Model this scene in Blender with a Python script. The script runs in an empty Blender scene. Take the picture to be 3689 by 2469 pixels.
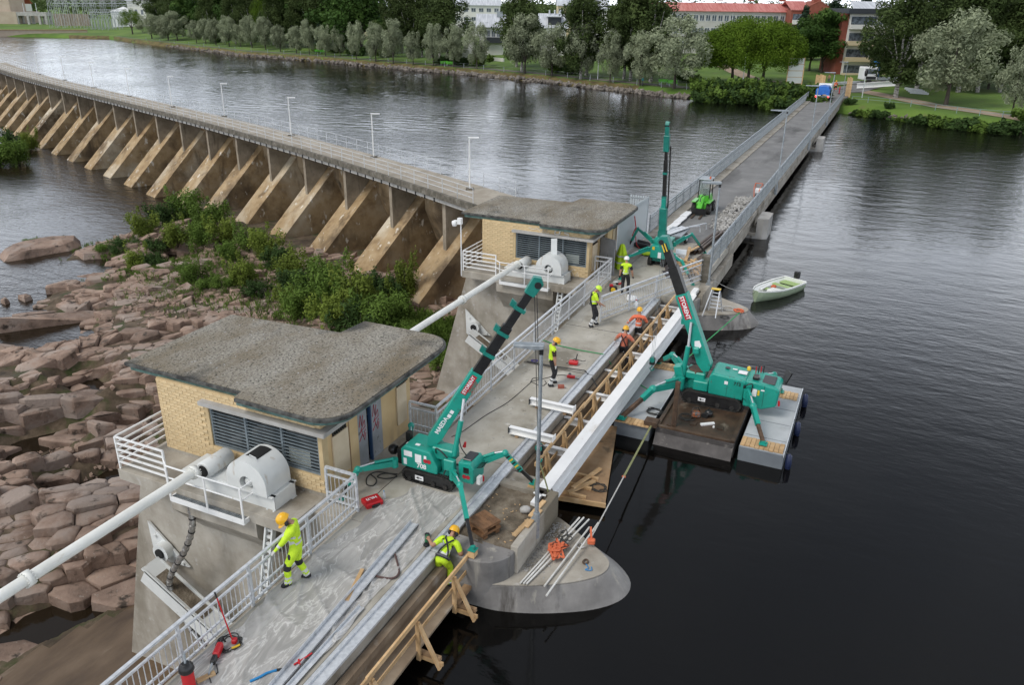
import bpy, bmesh, math, random
import numpy as np
from mathutils import Vector, Matrix, Quaternion
random.seed(7)
SC = bpy.context.scene
COL = SC.collection
R_ = math.radians

# ------------------------------------------------------------------ camera
# world frame: x runs along the bridge towards the far bank, y to the downstream side, z = 0 on the bridge deck
CAM_H, PITCH, ROLL, YAW = 12.2, R_(22.9), R_(0.8), R_(24.504)
_fh = Vector((math.cos(YAW), math.sin(YAW), 0)); _rt = Vector((math.sin(YAW), -math.cos(YAW), 0)); _up = Vector((0, 0, 1))
CF = _fh*math.cos(PITCH) - _up*math.sin(PITCH)
_u0 = _fh*math.sin(PITCH) + _up*math.cos(PITCH)
CR = _rt*math.cos(ROLL) + _u0*math.sin(ROLL)
CU = -_rt*math.sin(ROLL) + _u0*math.cos(ROLL)
cam_d = bpy.data.cameras.new('camera'); cam_d.lens = 28; cam_d.sensor_width = 36; cam_d.clip_start = .2; cam_d.clip_end = 4000
cam = bpy.data.objects.new('camera', cam_d); COL.objects.link(cam)
m = Matrix((CR, CU, -CF)).transposed().to_4x4(); m.translation = Vector((0, 0, CAM_H)); cam.matrix_world = m
SC.camera = cam

# ------------------------------------------------------------------ overcast daylight
SUN_EL, SUN_AZ = R_(52), R_(150)      # azimuth of the sun measured from +x towards +y
w = bpy.data.worlds.new('World'); SC.world = w; w.use_nodes = True
nt = w.node_tree; nt.nodes.clear()
sky = nt.nodes.new('ShaderNodeTexSky'); sky.sky_type = 'NISHITA'; sky.sun_disc = False
sky.sun_elevation = SUN_EL; sky.sun_rotation = R_(90) - SUN_AZ
sky.air_density = 1.0; sky.dust_density = 1.0; sky.ozone_density = 1.0; sky.altitude = 60
tc = nt.nodes.new('ShaderNodeTexCoord')
cl = nt.nodes.new('ShaderNodeTexNoise'); cl.inputs['Scale'].default_value = 2.6; cl.inputs['Detail'].default_value = 5; cl.inputs['Roughness'].default_value = .55
cr = nt.nodes.new('ShaderNodeValToRGB'); cr.color_ramp.elements[0].position = .3; cr.color_ramp.elements[0].color = (.6,.66,.76,1); cr.color_ramp.elements[1].position = .68; cr.color_ramp.elements[1].color = (.95,.98,1.03,1)
cs = nt.nodes.new('ShaderNodeVectorMath'); cs.operation = 'SCALE'; cs.inputs['Scale'].default_value = 10.2      # closed cloud deck in the units of the sky texture
mx = nt.nodes.new('ShaderNodeMix'); mx.data_type = 'RGBA'; mx.inputs['Factor'].default_value = .84
bg = nt.nodes.new('ShaderNodeBackground'); bg.inputs['Strength'].default_value = .12
wo = nt.nodes.new('ShaderNodeOutputWorld')
L = nt.links.new
L(tc.outputs['Generated'], cl.inputs['Vector']); L(cl.outputs['Fac'], cr.inputs['Fac']); L(cr.outputs['Color'], cs.inputs[0])
sx_ = nt.nodes.new('ShaderNodeSeparateXYZ'); L(tc.outputs['Generated'], sx_.inputs[0])       # thick cloud overhead, thinner and brighter towards the horizon
gr = nt.nodes.new('ShaderNodeMapRange'); gr.interpolation_type = 'SMOOTHSTEP'; gr.inputs['From Min'].default_value = .2; gr.inputs['From Max'].default_value = .48; gr.inputs['To Min'].default_value = 14.6; gr.inputs['To Max'].default_value = 3.4
L(sx_.outputs['Z'], gr.inputs['Value']); L(gr.outputs[0], cs.inputs['Scale'])
L(sky.outputs[0], mx.inputs['A']); L(cs.outputs[0], mx.inputs['B']); L(mx.outputs['Result'], bg.inputs['Color']); L(bg.outputs[0], wo.inputs['Surface'])
sd = bpy.data.lights.new('sun', 'SUN'); sd.energy = 1.5; sd.angle = R_(25); sd.color = (1, .96, .9)
so = bpy.data.objects.new('sun', sd); COL.objects.link(so)
_sv = Vector((math.cos(SUN_EL)*math.cos(SUN_AZ), math.cos(SUN_EL)*math.sin(SUN_AZ), math.sin(SUN_EL)))
so.rotation_euler = _sv.to_track_quat('Z', 'Y').to_euler(); so.location = _sv*60
vs = SC.view_settings; vs.view_transform = 'Standard'; vs.look = 'None'; vs.exposure = .52; vs.gamma = 1; vs.use_curve_mapping = False
SC.cycles.max_bounces = 6; SC.cycles.diffuse_bounces = 3; SC.cycles.glossy_bounces = 3; SC.cycles.transmission_bounces = 4; SC.cycles.transparent_max_bounces = 8
SC.cycles.use_denoising = True; SC.cycles.sample_clamp_indirect = 6; SC.cycles.caustics_reflective = False; SC.cycles.caustics_refractive = False

# ------------------------------------------------------------------ survey: a point of the place seen in the photograph (pixels of the 3689 x 2469 picture) at a known level
def G(u, v, z=0.0):
    d = CF + CR*((u - 1844.5)/2869.2) - CU*((v - 1234.5)/2869.2)
    return Vector((0, 0, CAM_H)) + d*((z - CAM_H)/d.z)

# ------------------------------------------------------------------ mesh helpers
OFF = {}
def _rot(up, d):
    return d.to_track_quat('Z', 'Y')
class MB:
    def __init__(s, local=False): s.v = []; s.f = []; s.sm = []; s.local = local
    def add(s, vs, fs, smooth=False):
        n = len(s.v); s.v += [tuple(v) for v in vs]
        for f in fs: s.f.append([i + n for i in f]); s.sm.append(smooth)
        return s
    def bb(s, x0, x1, y0, y1, z0, z1):
        return s.add([(x0,y0,z0),(x1,y0,z0),(x1,y1,z0),(x0,y1,z0),(x0,y0,z1),(x1,y0,z1),(x1,y1,z1),(x0,y1,z1)],
                     [(3,2,1,0),(4,5,6,7),(0,1,5,4),(1,2,6,5),(2,3,7,6),(3,0,4,7)])
    def box(s, c, size, rz=0, M=None):
        h = [x/2 for x in size]; Mx = M if M is not None else Matrix.Rotation(rz, 3, 'Z'); c = Vector(c); out = []
        for sz in (-1, 1):
            for sx, sy in ((-1,-1),(1,-1),(1,1),(-1,1)): out.append(c + Mx @ Vector((sx*h[0], sy*h[1], sz*h[2])))
        return s.add(out, [(3,2,1,0),(4,5,6,7),(0,1,5,4),(1,2,6,5),(2,3,7,6),(3,0,4,7)])
    def bar(s, p0, p1, w, h, w1=None, h1=None, up=(0,0,1)):
        p0 = Vector(p0); p1 = Vector(p1); d = (p1-p0).normalized(); up = Vector(up)
        if abs(d.dot(up)) > .99: up = Vector((1,0,0))
        sd_ = d.cross(up).normalized(); u = sd_.cross(d); w1 = w if w1 is None else w1; h1 = h if h1 is None else h1; out = []
        for p, a, b in ((p0,w,h),(p1,w1,h1)):
            for i, j in ((-1,-1),(1,-1),(1,1),(-1,1)): out.append(p + sd_*(i*a/2) + u*(j*b/2))
        return s.add(out, [(3,2,1,0),(4,5,6,7),(0,1,5,4),(1,2,6,5),(2,3,7,6),(3,0,4,7)])
    def tube(s, p0, p1, r, r1=None, n=8, cap=True):
        p0 = Vector(p0); p1 = Vector(p1); r1 = r if r1 is None else r1; q = (p1-p0).to_track_quat('Z', 'Y'); out = []
        for p, rr in ((p0,r),(p1,r1)):
            for k in range(n): a = 2*math.pi*k/n; out.append(p + q @ Vector((rr*math.cos(a), rr*math.sin(a), 0)))
        s.add(out, [(k,(k+1)%n,n+(k+1)%n,n+k) for k in range(n)], n > 5)
        if cap: s.add(out, [tuple(range(n-1,-1,-1)), tuple(range(n,2*n))])
        return s
    def path(s, pts, r, n=6, closed=False):
        pts = [Vector(p) for p in pts]; rings = []; N = len(pts)
        for i, p in enumerate(pts):
            a = pts[max(i-1,0)] if not closed else pts[i-1]; b = pts[min(i+1,N-1)] if not closed else pts[(i+1)%N]
            d = (b-a); d = d.normalized() if d.length > 1e-6 else Vector((0,0,1)); q = d.to_track_quat('Z','Y')
            if rings:
                x0 = (Vector(rings[-1][0])-pts[i-1]); x = x0 - d*x0.dot(d)
                if x.length > 1e-6:
                    x.normalize(); y = d.cross(x); rr = r if not callable(r) else r(i/(N-1))
                    rings.append([p + x*(rr*math.cos(2*math.pi*k/n)) + y*(rr*math.sin(2*math.pi*k/n)) for k in range(n)]); continue
            rr = r if not callable(r) else r(i/(N-1))
            rings.append([p + q @ Vector((rr*math.cos(2*math.pi*k/n), rr*math.sin(2*math.pi*k/n), 0)) for k in range(n)])
        vs_ = [v for rg in rings for v in rg]; fs = []
        for i in range(N-1 + (1 if closed else 0)):
            j = (i+1) % N
            for k in range(n): fs.append((i*n+k, i*n+(k+1)%n, j*n+(k+1)%n, j*n+k))
        s.add(vs_, fs, True)
        if not closed: s.add(vs_, [tuple(range(n-1,-1,-1)), tuple(range((N-1)*n, N*n))])
        return s
    def prism(s, poly, z0, z1, poly1=None):
        n = len(poly); p1 = poly1 or poly
        return s.add([(x,y,z0) for x,y in poly] + [(x,y,z1) for x,y in p1], [tuple(range(n-1,-1,-1)), tuple(range(n,2*n))] + [(k,(k+1)%n,n+(k+1)%n,n+k) for k in range(n)])
    def extr(s, pts, vec):
        n = len(pts); vec = Vector(vec); pts = [Vector(p) for p in pts]
        return s.add(pts + [p+vec for p in pts], [tuple(range(n-1,-1,-1)), tuple(range(n,2*n))] + [(k,(k+1)%n,n+(k+1)%n,n+k) for k in range(n)])
    def lathe(s, prof, c, ax=(0,0,1), n=16):
        c = Vector(c); q = Vector(ax).to_track_quat('Z','Y'); out = []
        for r, z in prof:
            for k in range(n): a = 2*math.pi*k/n; out.append(c + q @ Vector((r*math.cos(a), r*math.sin(a), z)))
        N = len(prof); s.add(out, [(i*n+k, i*n+(k+1)%n, (i+1)*n+(k+1)%n, (i+1)*n+k) for i in range(N-1) for k in range(n)], True)
        s.add(out, [tuple(range(n-1,-1,-1)), tuple(range((N-1)*n, N*n))]); return s
    def ibeam(s, p0, p1, w, h, t=.02, tw=.015):
        p0 = Vector(p0); p1 = Vector(p1); d = (p1-p0).normalized(); sd_ = d.cross(Vector((0,0,1))).normalized(); u = sd_.cross(d)
        for k in (-1, 1): s.bar(p0+u*(k*(h-t)/2), p1+u*(k*(h-t)/2), w, t)
        return s.bar(p0, p1, tw, h-2*t)
    def ball(s, c, r, n=10, m=6):
        c = Vector(c); r = r if hasattr(r, '__len__') else (r,r,r); out = [c+Vector((0,0,-r[2]))]
        for i in range(1, m):
            t = -math.pi/2 + math.pi*i/m
            for k in range(n): a = 2*math.pi*k/n; out.append(c+Vector((r[0]*math.cos(t)*math.cos(a), r[1]*math.cos(t)*math.sin(a), r[2]*math.sin(t))))
        out.append(c+Vector((0,0,r[2]))); fs = [(0,1+(k+1)%n,1+k) for k in range(n)]
        for i in range(m-2):
            for k in range(n): a = 1+i*n; fs.append((a+k, a+(k+1)%n, a+n+(k+1)%n, a+n+k))
        e = 1+(m-2)*n; fs += [(e+k, e+(k+1)%n, len(out)-1) for k in range(n)]
        return s.add(out, fs, True)
    def mesh(s, name, mat, off=None, bev=0, seg=1):
        me = bpy.data.meshes.new(name); vv = s.v
        if off is not None: ox, oy, oz = off; vv = [(x-ox, y-oy, z-oz) for x,y,z in vv]
        me.from_pydata(vv, [], s.f); me.polygons.foreach_set('use_smooth', s.sm)
        if bev:
            b = bmesh.new(); b.from_mesh(me); bmesh.ops.remove_doubles(b, verts=b.verts, dist=1e-5)
            bmesh.ops.bevel(b, geom=[e for e in b.edges if len(e.link_faces)==2 and e.calc_face_angle(0) > .5], offset=bev, segments=seg, affect='EDGES', profile=.5)
            b.to_mesh(me); b.free()
        if mat is not None: me.materials.append(mat)
        me.update(); return me
    def build(s, name, mat, parent=None, bev=0, seg=1, loc=None):
        off = None
        if parent is not None and not s.local: off = OFF.get(parent.name)
        elif parent is None and loc is not None and not s.local: off = loc
        o = bpy.data.objects.new(name, s.mesh(name, mat, off, bev, seg)); COL.objects.link(o)
        if parent is not None: o.parent = parent; OFF[o.name] = OFF.get(parent.name)
        elif loc is not None: o.location = loc; OFF[o.name] = tuple(loc)
        else: OFF[o.name] = (0,0,0)
        return o
def tag(o, label, cat, group=None):
    o['label'] = label; o['category'] = cat
    if group: o['group'] = group
    return o
def struct(o, kind='structure', label=None):
    o['kind'] = kind
    if label: o['label'] = label
    return o
def thing(name, label, cat, loc=(0,0,0), group=None, rz=0):
    o = bpy.data.objects.new(name, None); COL.objects.link(o); o.location = loc; o.rotation_euler = (0,0,rz); o.empty_display_size = .1
    OFF[o.name] = tuple(loc); return tag(o, label, cat, group)
def inst(name, me, parent=None, loc=(0,0,0), rot=None, scale=None, mat=None):
    o = bpy.data.objects.new(name, me); COL.objects.link(o)
    if parent is not None:
        o.parent = parent
        off = OFF.get(parent.name) or (0,0,0); o.location = Vector(loc) - Vector(off); OFF[o.name] = off
    else: o.location = loc
    if rot is not None: o.rotation_euler = rot
    if scale is not None: o.scale = scale
    return o
def inst_l(name, me, parent, loc=(0,0,0), rot=None, scale=None):
    o = bpy.data.objects.new(name, me); COL.objects.link(o); o.parent = parent; o.location = loc; OFF[o.name] = OFF.get(parent.name)
    if rot is not None: o.rotation_euler = rot
    if scale is not None: o.scale = scale
    return o
def copy_tree(o, parent=None):
    c = o.copy(); COL.objects.link(c); c.parent = parent
    for ch in o.children: copy_tree(ch, c)
    return c
def text(body, size, mat, parent, M, name='lettering', extr=.002, align='CENTER', shear=0, bold=0):
    c = bpy.data.curves.new(name, 'FONT'); c.body = body; c.size = size; c.extrude = extr; c.align_x = align; c.align_y = 'CENTER'; c.shear = shear; c.offset = bold; c.resolution_u = 3
    tmp = bpy.data.objects.new(name, c); me = bpy.data.meshes.new_from_object(tmp); bpy.data.objects.remove(tmp); bpy.data.curves.remove(c)
    me.materials.clear(); me.materials.append(mat); o = bpy.data.objects.new(name, me); COL.objects.link(o); o.parent = parent
    Mm = M.copy(); off = OFF.get(parent.name) or (0,0,0); Mm.translation = Mm.translation - Vector(off); o.matrix_local = Mm; OFF[o.name] = off
    return o
def frame(o, x, y):
    x = Vector(x).normalized(); y = Vector(y); y = (y - x*y.dot(x)).normalized(); z = x.cross(y)
    M = Matrix((x, y, z)).transposed().to_4x4(); M.translation = Vector(o); return M

# ------------------------------------------------------------------ procedural materials
def lin(c): return tuple((x/255/12.92 if x/255 <= .04045 else ((x/255+.055)/1.055)**2.4) for x in c) + (1,)
MATS = {}
def mat(name, stops, scale=1.0, rough=.7, metal=0.0, bump=0.0, bscale=None, detail=6, coord='Object', stretch=None, second=None, spec=None, alpha=None, trans=0, rnd=0, dist=0, translucent=0):
    """stops: [(pos, rgb linear)...] driven by noise; second = (rgb, scale, lo, hi, stretch) is a further layer of stains"""
    if name in MATS: return MATS[name]
    mt = bpy.data.materials.new(name); mt.use_nodes = True; nt = mt.node_tree; N = nt.nodes; L = nt.links.new
    b = N['Principled BSDF']; b.inputs['Roughness'].default_value = rough; b.inputs['Metallic'].default_value = metal
    if spec is not None: b.inputs['Specular IOR Level'].default_value = spec
    if coord == 'World':
        g = N.new('ShaderNodeNewGeometry'); src = g.outputs['Position']
    else:
        t = N.new('ShaderNodeTexCoord'); src = t.outputs[coord]
    def mapped(st):
        if st is None: return src
        mp = N.new('ShaderNodeMapping'); mp.inputs['Scale'].default_value = st; L(src, mp.inputs['Vector']); return mp.outputs[0]
    def noise(sc, st=None, dt=detail, rg=.6):
        n = N.new('ShaderNodeTexNoise'); n.inputs['Scale'].default_value = sc; n.inputs['Detail'].default_value = dt; n.inputs['Roughness'].default_value = rg
        n.inputs['Distortion'].default_value = dist; L(mapped(st), n.inputs['Vector']); return n.outputs['Fac']
    if len(stops) == 1: b.inputs['Base Color'].default_value = tuple(stops[0][1][:3]) + (1,); col = None
    else:
        r = N.new('ShaderNodeValToRGB'); L(noise(scale, stretch), r.inputs['Fac']); e = r.color_ramp.elements
        while len(e) < len(stops): e.new(.5)
        for i, (p, c) in enumerate(stops): e[i].position = p; e[i].color = tuple(c[:3]) + (1,)
        col = r.outputs['Color']
    layers = second if isinstance(second, list) else ([second] if second else [])
    for (c2, sc2, lo, hi, st2) in layers:
        mr = N.new('ShaderNodeMapRange'); mr.inputs['From Min'].default_value = lo; mr.inputs['From Max'].default_value = hi; L(noise(sc2, st2), mr.inputs['Value'])
        mxx = N.new('ShaderNodeMix'); mxx.data_type = 'RGBA'; L(mr.outputs[0], mxx.inputs['Factor'])
        if col is None: mxx.inputs['A'].default_value = b.inputs['Base Color'].default_value[:]
        else: L(col, mxx.inputs['A'])
        mxx.inputs['B'].default_value = tuple(c2[:3]) + (1,); col = mxx.outputs['Result']
    if rnd:
        oi = N.new('ShaderNodeObjectInfo'); hsv = N.new('ShaderNodeHueSaturation'); mr = N.new('ShaderNodeMapRange'); L(oi.outputs['Random'], mr.inputs['Value'])
        mr.inputs['To Min'].default_value = 1-rnd; mr.inputs['To Max'].default_value = 1+rnd; L(mr.outputs[0], hsv.inputs['Value'])
        if col is None: hsv.inputs['Color'].default_value = b.inputs['Base Color'].default_value[:]
        else: L(col, hsv.inputs['Color'])
        col = hsv.outputs[0]
    if col is not None: L(col, b.inputs['Base Color'])
    if bump:
        bp = N.new('ShaderNodeBump'); bp.inputs['Strength'].default_value = 1; bp.inputs['Distance'].default_value = bump
        L(noise(bscale or scale*4, stretch), bp.inputs['Height']); L(bp.outputs[0], b.inputs['Normal'])
    if alpha is not None: b.inputs['Alpha'].default_value = alpha
    if trans: b.inputs['Transmission Weight'].default_value = trans
    if translucent:
        tr = N.new('ShaderNodeBsdfTranslucent'); ms = N.new('ShaderNodeMixShader'); ms.inputs[0].default_value = translucent; out = N['Material Output']
        if col is not None: L(col, tr.inputs['Color'])
        L(b.outputs[0], ms.inputs[1]); L(tr.outputs[0], ms.inputs[2]); L(ms.outputs[0], out.inputs['Surface'])
    MATS[name] = mt; return mt
def water(name, base, ripple, s1, s2, rough=.02, lee=(20,2,-1.45)):
    mt = bpy.data.materials.new(name); mt.use_nodes = True; nt = mt.node_tree; N = nt.nodes; L = nt.links.new; b = N['Principled BSDF']
    b.inputs['Base Color'].default_value = base + (1,); b.inputs['Roughness'].default_value = rough; b.inputs['IOR'].default_value = 1.33
    g = N.new('ShaderNodeNewGeometry')
    def nz(sc, st, rz, d=3):
        mp = N.new('ShaderNodeMapping'); mp.inputs['Scale'].default_value = st; mp.inputs['Rotation'].default_value = (0,0,rz); L(g.outputs['Position'], mp.inputs['Vector'])
        n = N.new('ShaderNodeTexNoise'); n.inputs['Scale'].default_value = sc; n.inputs['Detail'].default_value = d; L(mp.outputs[0], n.inputs['Vector']); return n.outputs['Fac']
    a = nz(s1, (1,.35,1), R_(20)); c = nz(s2, (1,.5,1), R_(-25), 4); e = nz(.045, (1,1,1), 0, 2)
    ad = N.new('ShaderNodeMath'); ad.operation = 'MULTIPLY_ADD'; L(c, ad.inputs[0]); ad.inputs[1].default_value = .45; L(a, ad.inputs[2])
    mr = N.new('ShaderNodeMapRange'); mr.inputs['From Min'].default_value = .38; mr.inputs['From Max'].default_value = .62; mr.inputs['To Min'].default_value = .45; mr.inputs['To Max'].default_value = 1.15; L(e, mr.inputs['Value'])
    dv = N.new('ShaderNodeVectorMath'); dv.operation = 'DISTANCE'; dv.inputs[1].default_value = lee; L(g.outputs['Position'], dv.inputs[0])      # lee of the piers: calmer water
    m2 = N.new('ShaderNodeMapRange'); m2.inputs['From Min'].default_value = 6; m2.inputs['From Max'].default_value = 75; m2.inputs['To Min'].default_value = .12; m2.inputs['To Max'].default_value = 1; L(dv.outputs['Value'], m2.inputs['Value'])
    mm = N.new('ShaderNodeMath'); mm.operation = 'MULTIPLY'; L(mr.outputs[0], mm.inputs[0]); L(m2.outputs[0], mm.inputs[1])
    bp = N.new('ShaderNodeBump'); L(mm.outputs[0], bp.inputs['Strength']); bp.inputs['Distance'].default_value = ripple; L(ad.outputs[0], bp.inputs['Height']); L(bp.outputs[0], b.inputs['Normal'])
    return mt
c_ = lambda r,g,b: lin((r,g,b))
CONC = mat('concrete', [(.3,(.24,.215,.175)),(.5,(.34,.31,.26)),(.72,(.45,.42,.365))], .9, .9, bump=.01, bscale=14, coord='World', second=[((.17,.145,.105),.5,.52,.68,(1,1,.25)),((.45,.43,.4),3.1,.6,.75,None)])
DECKC = mat('deck_concrete', [(.3,(.27,.245,.195)),(.48,(.38,.355,.3)),(.66,(.47,.445,.39)),(.8,(.56,.54,.49))], .7, .75, bump=.006, bscale=18, coord='World', second=[((.2,.18,.14),.33,.56,.66,None),((.6,.58,.53),1.9,.64,.74,None),((.16,.14,.1),1.1,.66,.72,None)])
SOIL = mat('gravel_soil', [(.3,(.07,.055,.036)),(.5,(.15,.12,.085)),(.7,(.26,.22,.165))], 2.6, .95, bump=.04, bscale=16, coord='World')
DAMC = mat('stained_concrete', [(.28,(.13,.085,.042)),(.48,(.24,.165,.087)),(.7,(.34,.25,.15))], .8, .92, bump=.012, bscale=9, coord='World', second=[((.33,.26,.17),.17,.52,.68,None),((.08,.055,.033),.24,.53,.66,None),((.5,.45,.37),1.6,.62,.68,(1,1,.4)),((.07,.05,.03),.9,.55,.72,(1,1,.18))])
RIBC = mat('ochre_rib_concrete', [(.28,(.19,.12,.06)),(.48,(.33,.23,.12)),(.7,(.43,.32,.19))], .9, .92, bump=.012, bscale=9, coord='World', second=[((.5,.43,.32),.16,.52,.66,None),((.11,.075,.042),.21,.53,.68,None),((.62,.57,.48),1.5,.61,.67,(1,1,.5)),((.09,.06,.032),.7,.57,.72,(1,1,.25))])
DAMT = mat('dam_deck_concrete', [(.3,(.24,.205,.155)),(.55,(.35,.31,.25)),(.75,(.42,.38,.32))], .6, .9, bump=.005, bscale=8, coord='World', second=((.12,.11,.08),1.2,.6,.75,None))
DAMF = mat('dam_column_concrete', [(.3,(.17,.14,.1)),(.55,(.28,.235,.175)),(.75,(.37,.32,.255))], .9, .9, bump=.008, bscale=9, coord='World', second=((.09,.075,.05),2.,.58,.75,(1,1,.15)))
MOSSC = mat('mossy_concrete', [(.3,(.06,.055,.04)),(.55,(.14,.125,.1)),(.75,(.25,.235,.2))], 2.2, .95, bump=.01, bscale=20, coord='World')
FASC = mat('pale_concrete', [(.35,(.3,.29,.27)),(.7,(.46,.45,.43))], 1.2, .9, coord='World', second=((.15,.13,.11),1.8,.6,.72,(1,1,.3)))
BRICK = mat('yellow_brick', [(.25,(.5,.36,.19)),(.5,(.58,.44,.25)),(.75,(.63,.5,.3))], 2, .85, bump=.003, bscale=30, rnd=.075)
MORTAR = mat('mortar', [(.3,(.44,.33,.18)),(.7,(.52,.4,.23))], 3, .95, coord='World')
PLAST = mat('ochre_plaster', [(.3,(.47,.33,.16)),(.7,(.58,.43,.24))], 1.1, .9, coord='World', second=((.3,.23,.14),1.6,.56,.75,(1,1,.2)))
BOARDP = mat('shutter_board', [(.3,(.5,.4,.27)),(.7,(.6,.5,.36))], 1.5, .8)
ROOF = mat('roof_felt', [(.3,(.13,.12,.098)),(.48,(.26,.24,.2)),(.68,(.4,.375,.32))], 13, .95, bump=.025, bscale=40, coord='World', detail=9, second=[((.17,.135,.085),.4,.42,.66,(.8,1.6,1)),((.04,.04,.036),.3,.54,.66,None),((.03,.028,.022),19,.55,.62,None),((.52,.5,.45),24,.645,.7,None)])
ROOFE = mat('roof_felt_edge', [(.35,(.025,.025,.024)),(.7,(.13,.13,.12))], 4, .95, bump=.015, bscale=20, coord='World')
COPPER = mat('green_copper', [(.3,(.035,.06,.052)),(.55,(.09,.16,.14)),(.75,(.17,.27,.24))], 3.5, .8, coord='World')
GALV = mat('galvanised_steel', [(.35,(.52,.54,.56)),(.65,(.7,.72,.74))], 9, .42, metal=.35, coord='World', second=((.36,.37,.37),1.7,.6,.72,None))
GALVD = mat('dull_galvanised_steel', [(.35,(.25,.28,.3)),(.65,(.4,.43,.45))], 6, .5, metal=.5, coord='World')
WPAINT = mat('white_paint', [(.3,(.7,.71,.7)),(.7,(.8,.8,.79))], 2, .5, second=((.5,.43,.33),3.5,.66,.8,(1,1,.3)))
WSTEEL = mat('white_steel', [(.3,(.76,.76,.75)),(.7,(.84,.84,.83))], 1.2, .4, coord='World', second=[((.6,.56,.49),1.1,.62,.75,(.4,1,1)),((.4,.34,.26),5,.69,.76,None)])
MACH = mat('pale_grey_paint', [(.3,(.58,.6,.59)),(.7,(.68,.69,.67))], 2, .45, second=((.36,.27,.17),2.7,.63,.78,(1,1,.3)))
TEAL = mat('teal_paint', [(.35,(.008,.25,.19)),(.65,(.014,.32,.245))], 1.5, .36, second=[((.03,.13,.1),3,.6,.75,None),((.12,.1,.07),9,.66,.74,(1,1,.4))])
SIDEC = mat('stained_pier_side', [(.3,(.12,.115,.11)),(.55,(.22,.21,.2)),(.75,(.32,.31,.29))], .8, .85, bump=.01, bscale=10, coord='World', second=[((.36,.34,.29),2.2,.58,.7,(1,1,.12)),((.06,.052,.045),1.5,.58,.72,(1,1,.15))])
TEALD = mat('dark_teal_paint', [(.35,(.008,.155,.125)),(.65,(.014,.22,.175))], 2.5, .4)
BLACK = mat('black_steel', [(.35,(.008,.008,.009)),(.7,(.02,.02,.02))], 5, .35)
RUBBER = mat('black_rubber', [(.35,(.012,.012,.011)),(.7,(.035,.032,.028))], 9, .8, bump=.006)
RUSTB = mat('brown_steel', [(.35,(.05,.03,.018)),(.7,(.12,.07,.04))], 5, .7)
RUST = mat('rusty_plate', [(.3,(.028,.017,.011)),(.5,(.065,.038,.022)),(.72,(.12,.075,.045))], 1.2, .5, bump=.004, coord='World', second=[((.2,.17,.13),1.1,.6,.72,None),((.025,.018,.012),.8,.55,.65,None)])
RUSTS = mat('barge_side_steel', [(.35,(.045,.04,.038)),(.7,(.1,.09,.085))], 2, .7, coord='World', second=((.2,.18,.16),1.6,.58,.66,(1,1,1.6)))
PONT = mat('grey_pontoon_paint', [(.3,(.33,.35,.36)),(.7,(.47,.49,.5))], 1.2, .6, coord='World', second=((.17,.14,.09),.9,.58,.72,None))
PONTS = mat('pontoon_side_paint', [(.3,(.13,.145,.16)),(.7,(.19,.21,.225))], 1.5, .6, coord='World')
WOOD = mat('fresh_timber', [(.3,(.42,.26,.12)),(.5,(.52,.34,.17)),(.72,(.62,.44,.25))], 3, .75, stretch=(1,1,1), rnd=.16)
WOODO = mat('weathered_timber', [(.3,(.2,.12,.06)),(.55,(.31,.2,.11)),(.75,(.41,.29,.18))], 3, .85, coord='World', rnd=.12)
WOODD = mat('wet_timber', [(.3,(.09,.045,.02)),(.55,(.2,.1,.045)),(.75,(.3,.17,.085))], 4, .75, stretch=(1,1,5), coord='World', rnd=.12)
PLY = mat('plywood', [(.3,(.22,.13,.065)),(.55,(.33,.21,.11)),(.75,(.42,.29,.17))], 1.2, .75, coord='World', second=((.12,.085,.05),1.5,.56,.7,None))
PLYW = mat('dusty_form_board', [(.3,(.16,.115,.075)),(.55,(.25,.19,.13)),(.75,(.33,.27,.2))], 1.4, .85, coord='World', second=((.36,.33,.29),1.2,.58,.72,None))
ASPH = mat('asphalt', [(.3,(.14,.138,.135)),(.55,(.19,.188,.184)),(.75,(.25,.245,.235))], .5, .8, bump=.004, bscale=30, coord='World', second=[((.25,.24,.22),1.3,.62,.74,(.25,1,1)),((.07,.068,.065),.25,.55,.68,(.3,1,1))])
GLASS = mat('dark_window_glass', [(.4,(.012,.016,.018)),(.7,(.04,.05,.05))], .8, .08, spec=.8)
LOUV = mat('blue_grey_louver', [(.4,(.13,.16,.18)),(.7,(.2,.235,.25))], 3, .5)
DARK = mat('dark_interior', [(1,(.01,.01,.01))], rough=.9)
DOORM = mat('grey_door_steel', [(.3,(.2,.21,.22)),(.7,(.3,.31,.32))], 2.5, .6, second=((.1,.1,.1),5,.6,.7,None))
RED = mat('red_plastic', [(1,(.5,.012,.018))], rough=.4)
ORANGE = mat('orange_webbing', [(.3,(.5,.1,.04)),(.7,(.68,.17,.07))], 8, .8)
GREENR = mat('green_strap', [(.3,(.02,.2,.06)),(.7,(.05,.32,.12))], 8, .8)
OLIVE = mat('olive_sling', [(.3,(.16,.17,.07)),(.7,(.27,.28,.13))], 8, .85)
CHAIN = mat('pale_rope', [(.3,(.4,.39,.36)),(.7,(.6,.58,.55))], 30, .8)
ROPEB = mat('dark_rope', [(.4,(.02,.02,.02)),(.7,(.06,.06,.055))], 20, .8)
BLUE = mat('blue_rope', [(1,(.02,.22,.5))], rough=.7)
YEL = mat('yellow_plastic', [(.4,(.65,.42,.02)),(.7,(.75,.52,.05))], 4, .4)
YELB = mat('yellow_helmet', [(1,(.75,.4,.015))], rough=.32)
LIMEH = mat('lime_helmet', [(1,(.55,.8,.05))], rough=.35)
WHTP = mat('white_plastic', [(1,(.75,.76,.76))], rough=.4)
HIVIS = mat('hi_vis_yellow', [(.35,(.45,.68,.015)),(.65,(.58,.8,.03))], 9, .75, bump=.012, bscale=14)
HIORA = mat('hi_vis_orange', [(.35,(.68,.13,.055)),(.65,(.8,.2,.1))], 9, .75, bump=.012, bscale=14)
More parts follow.
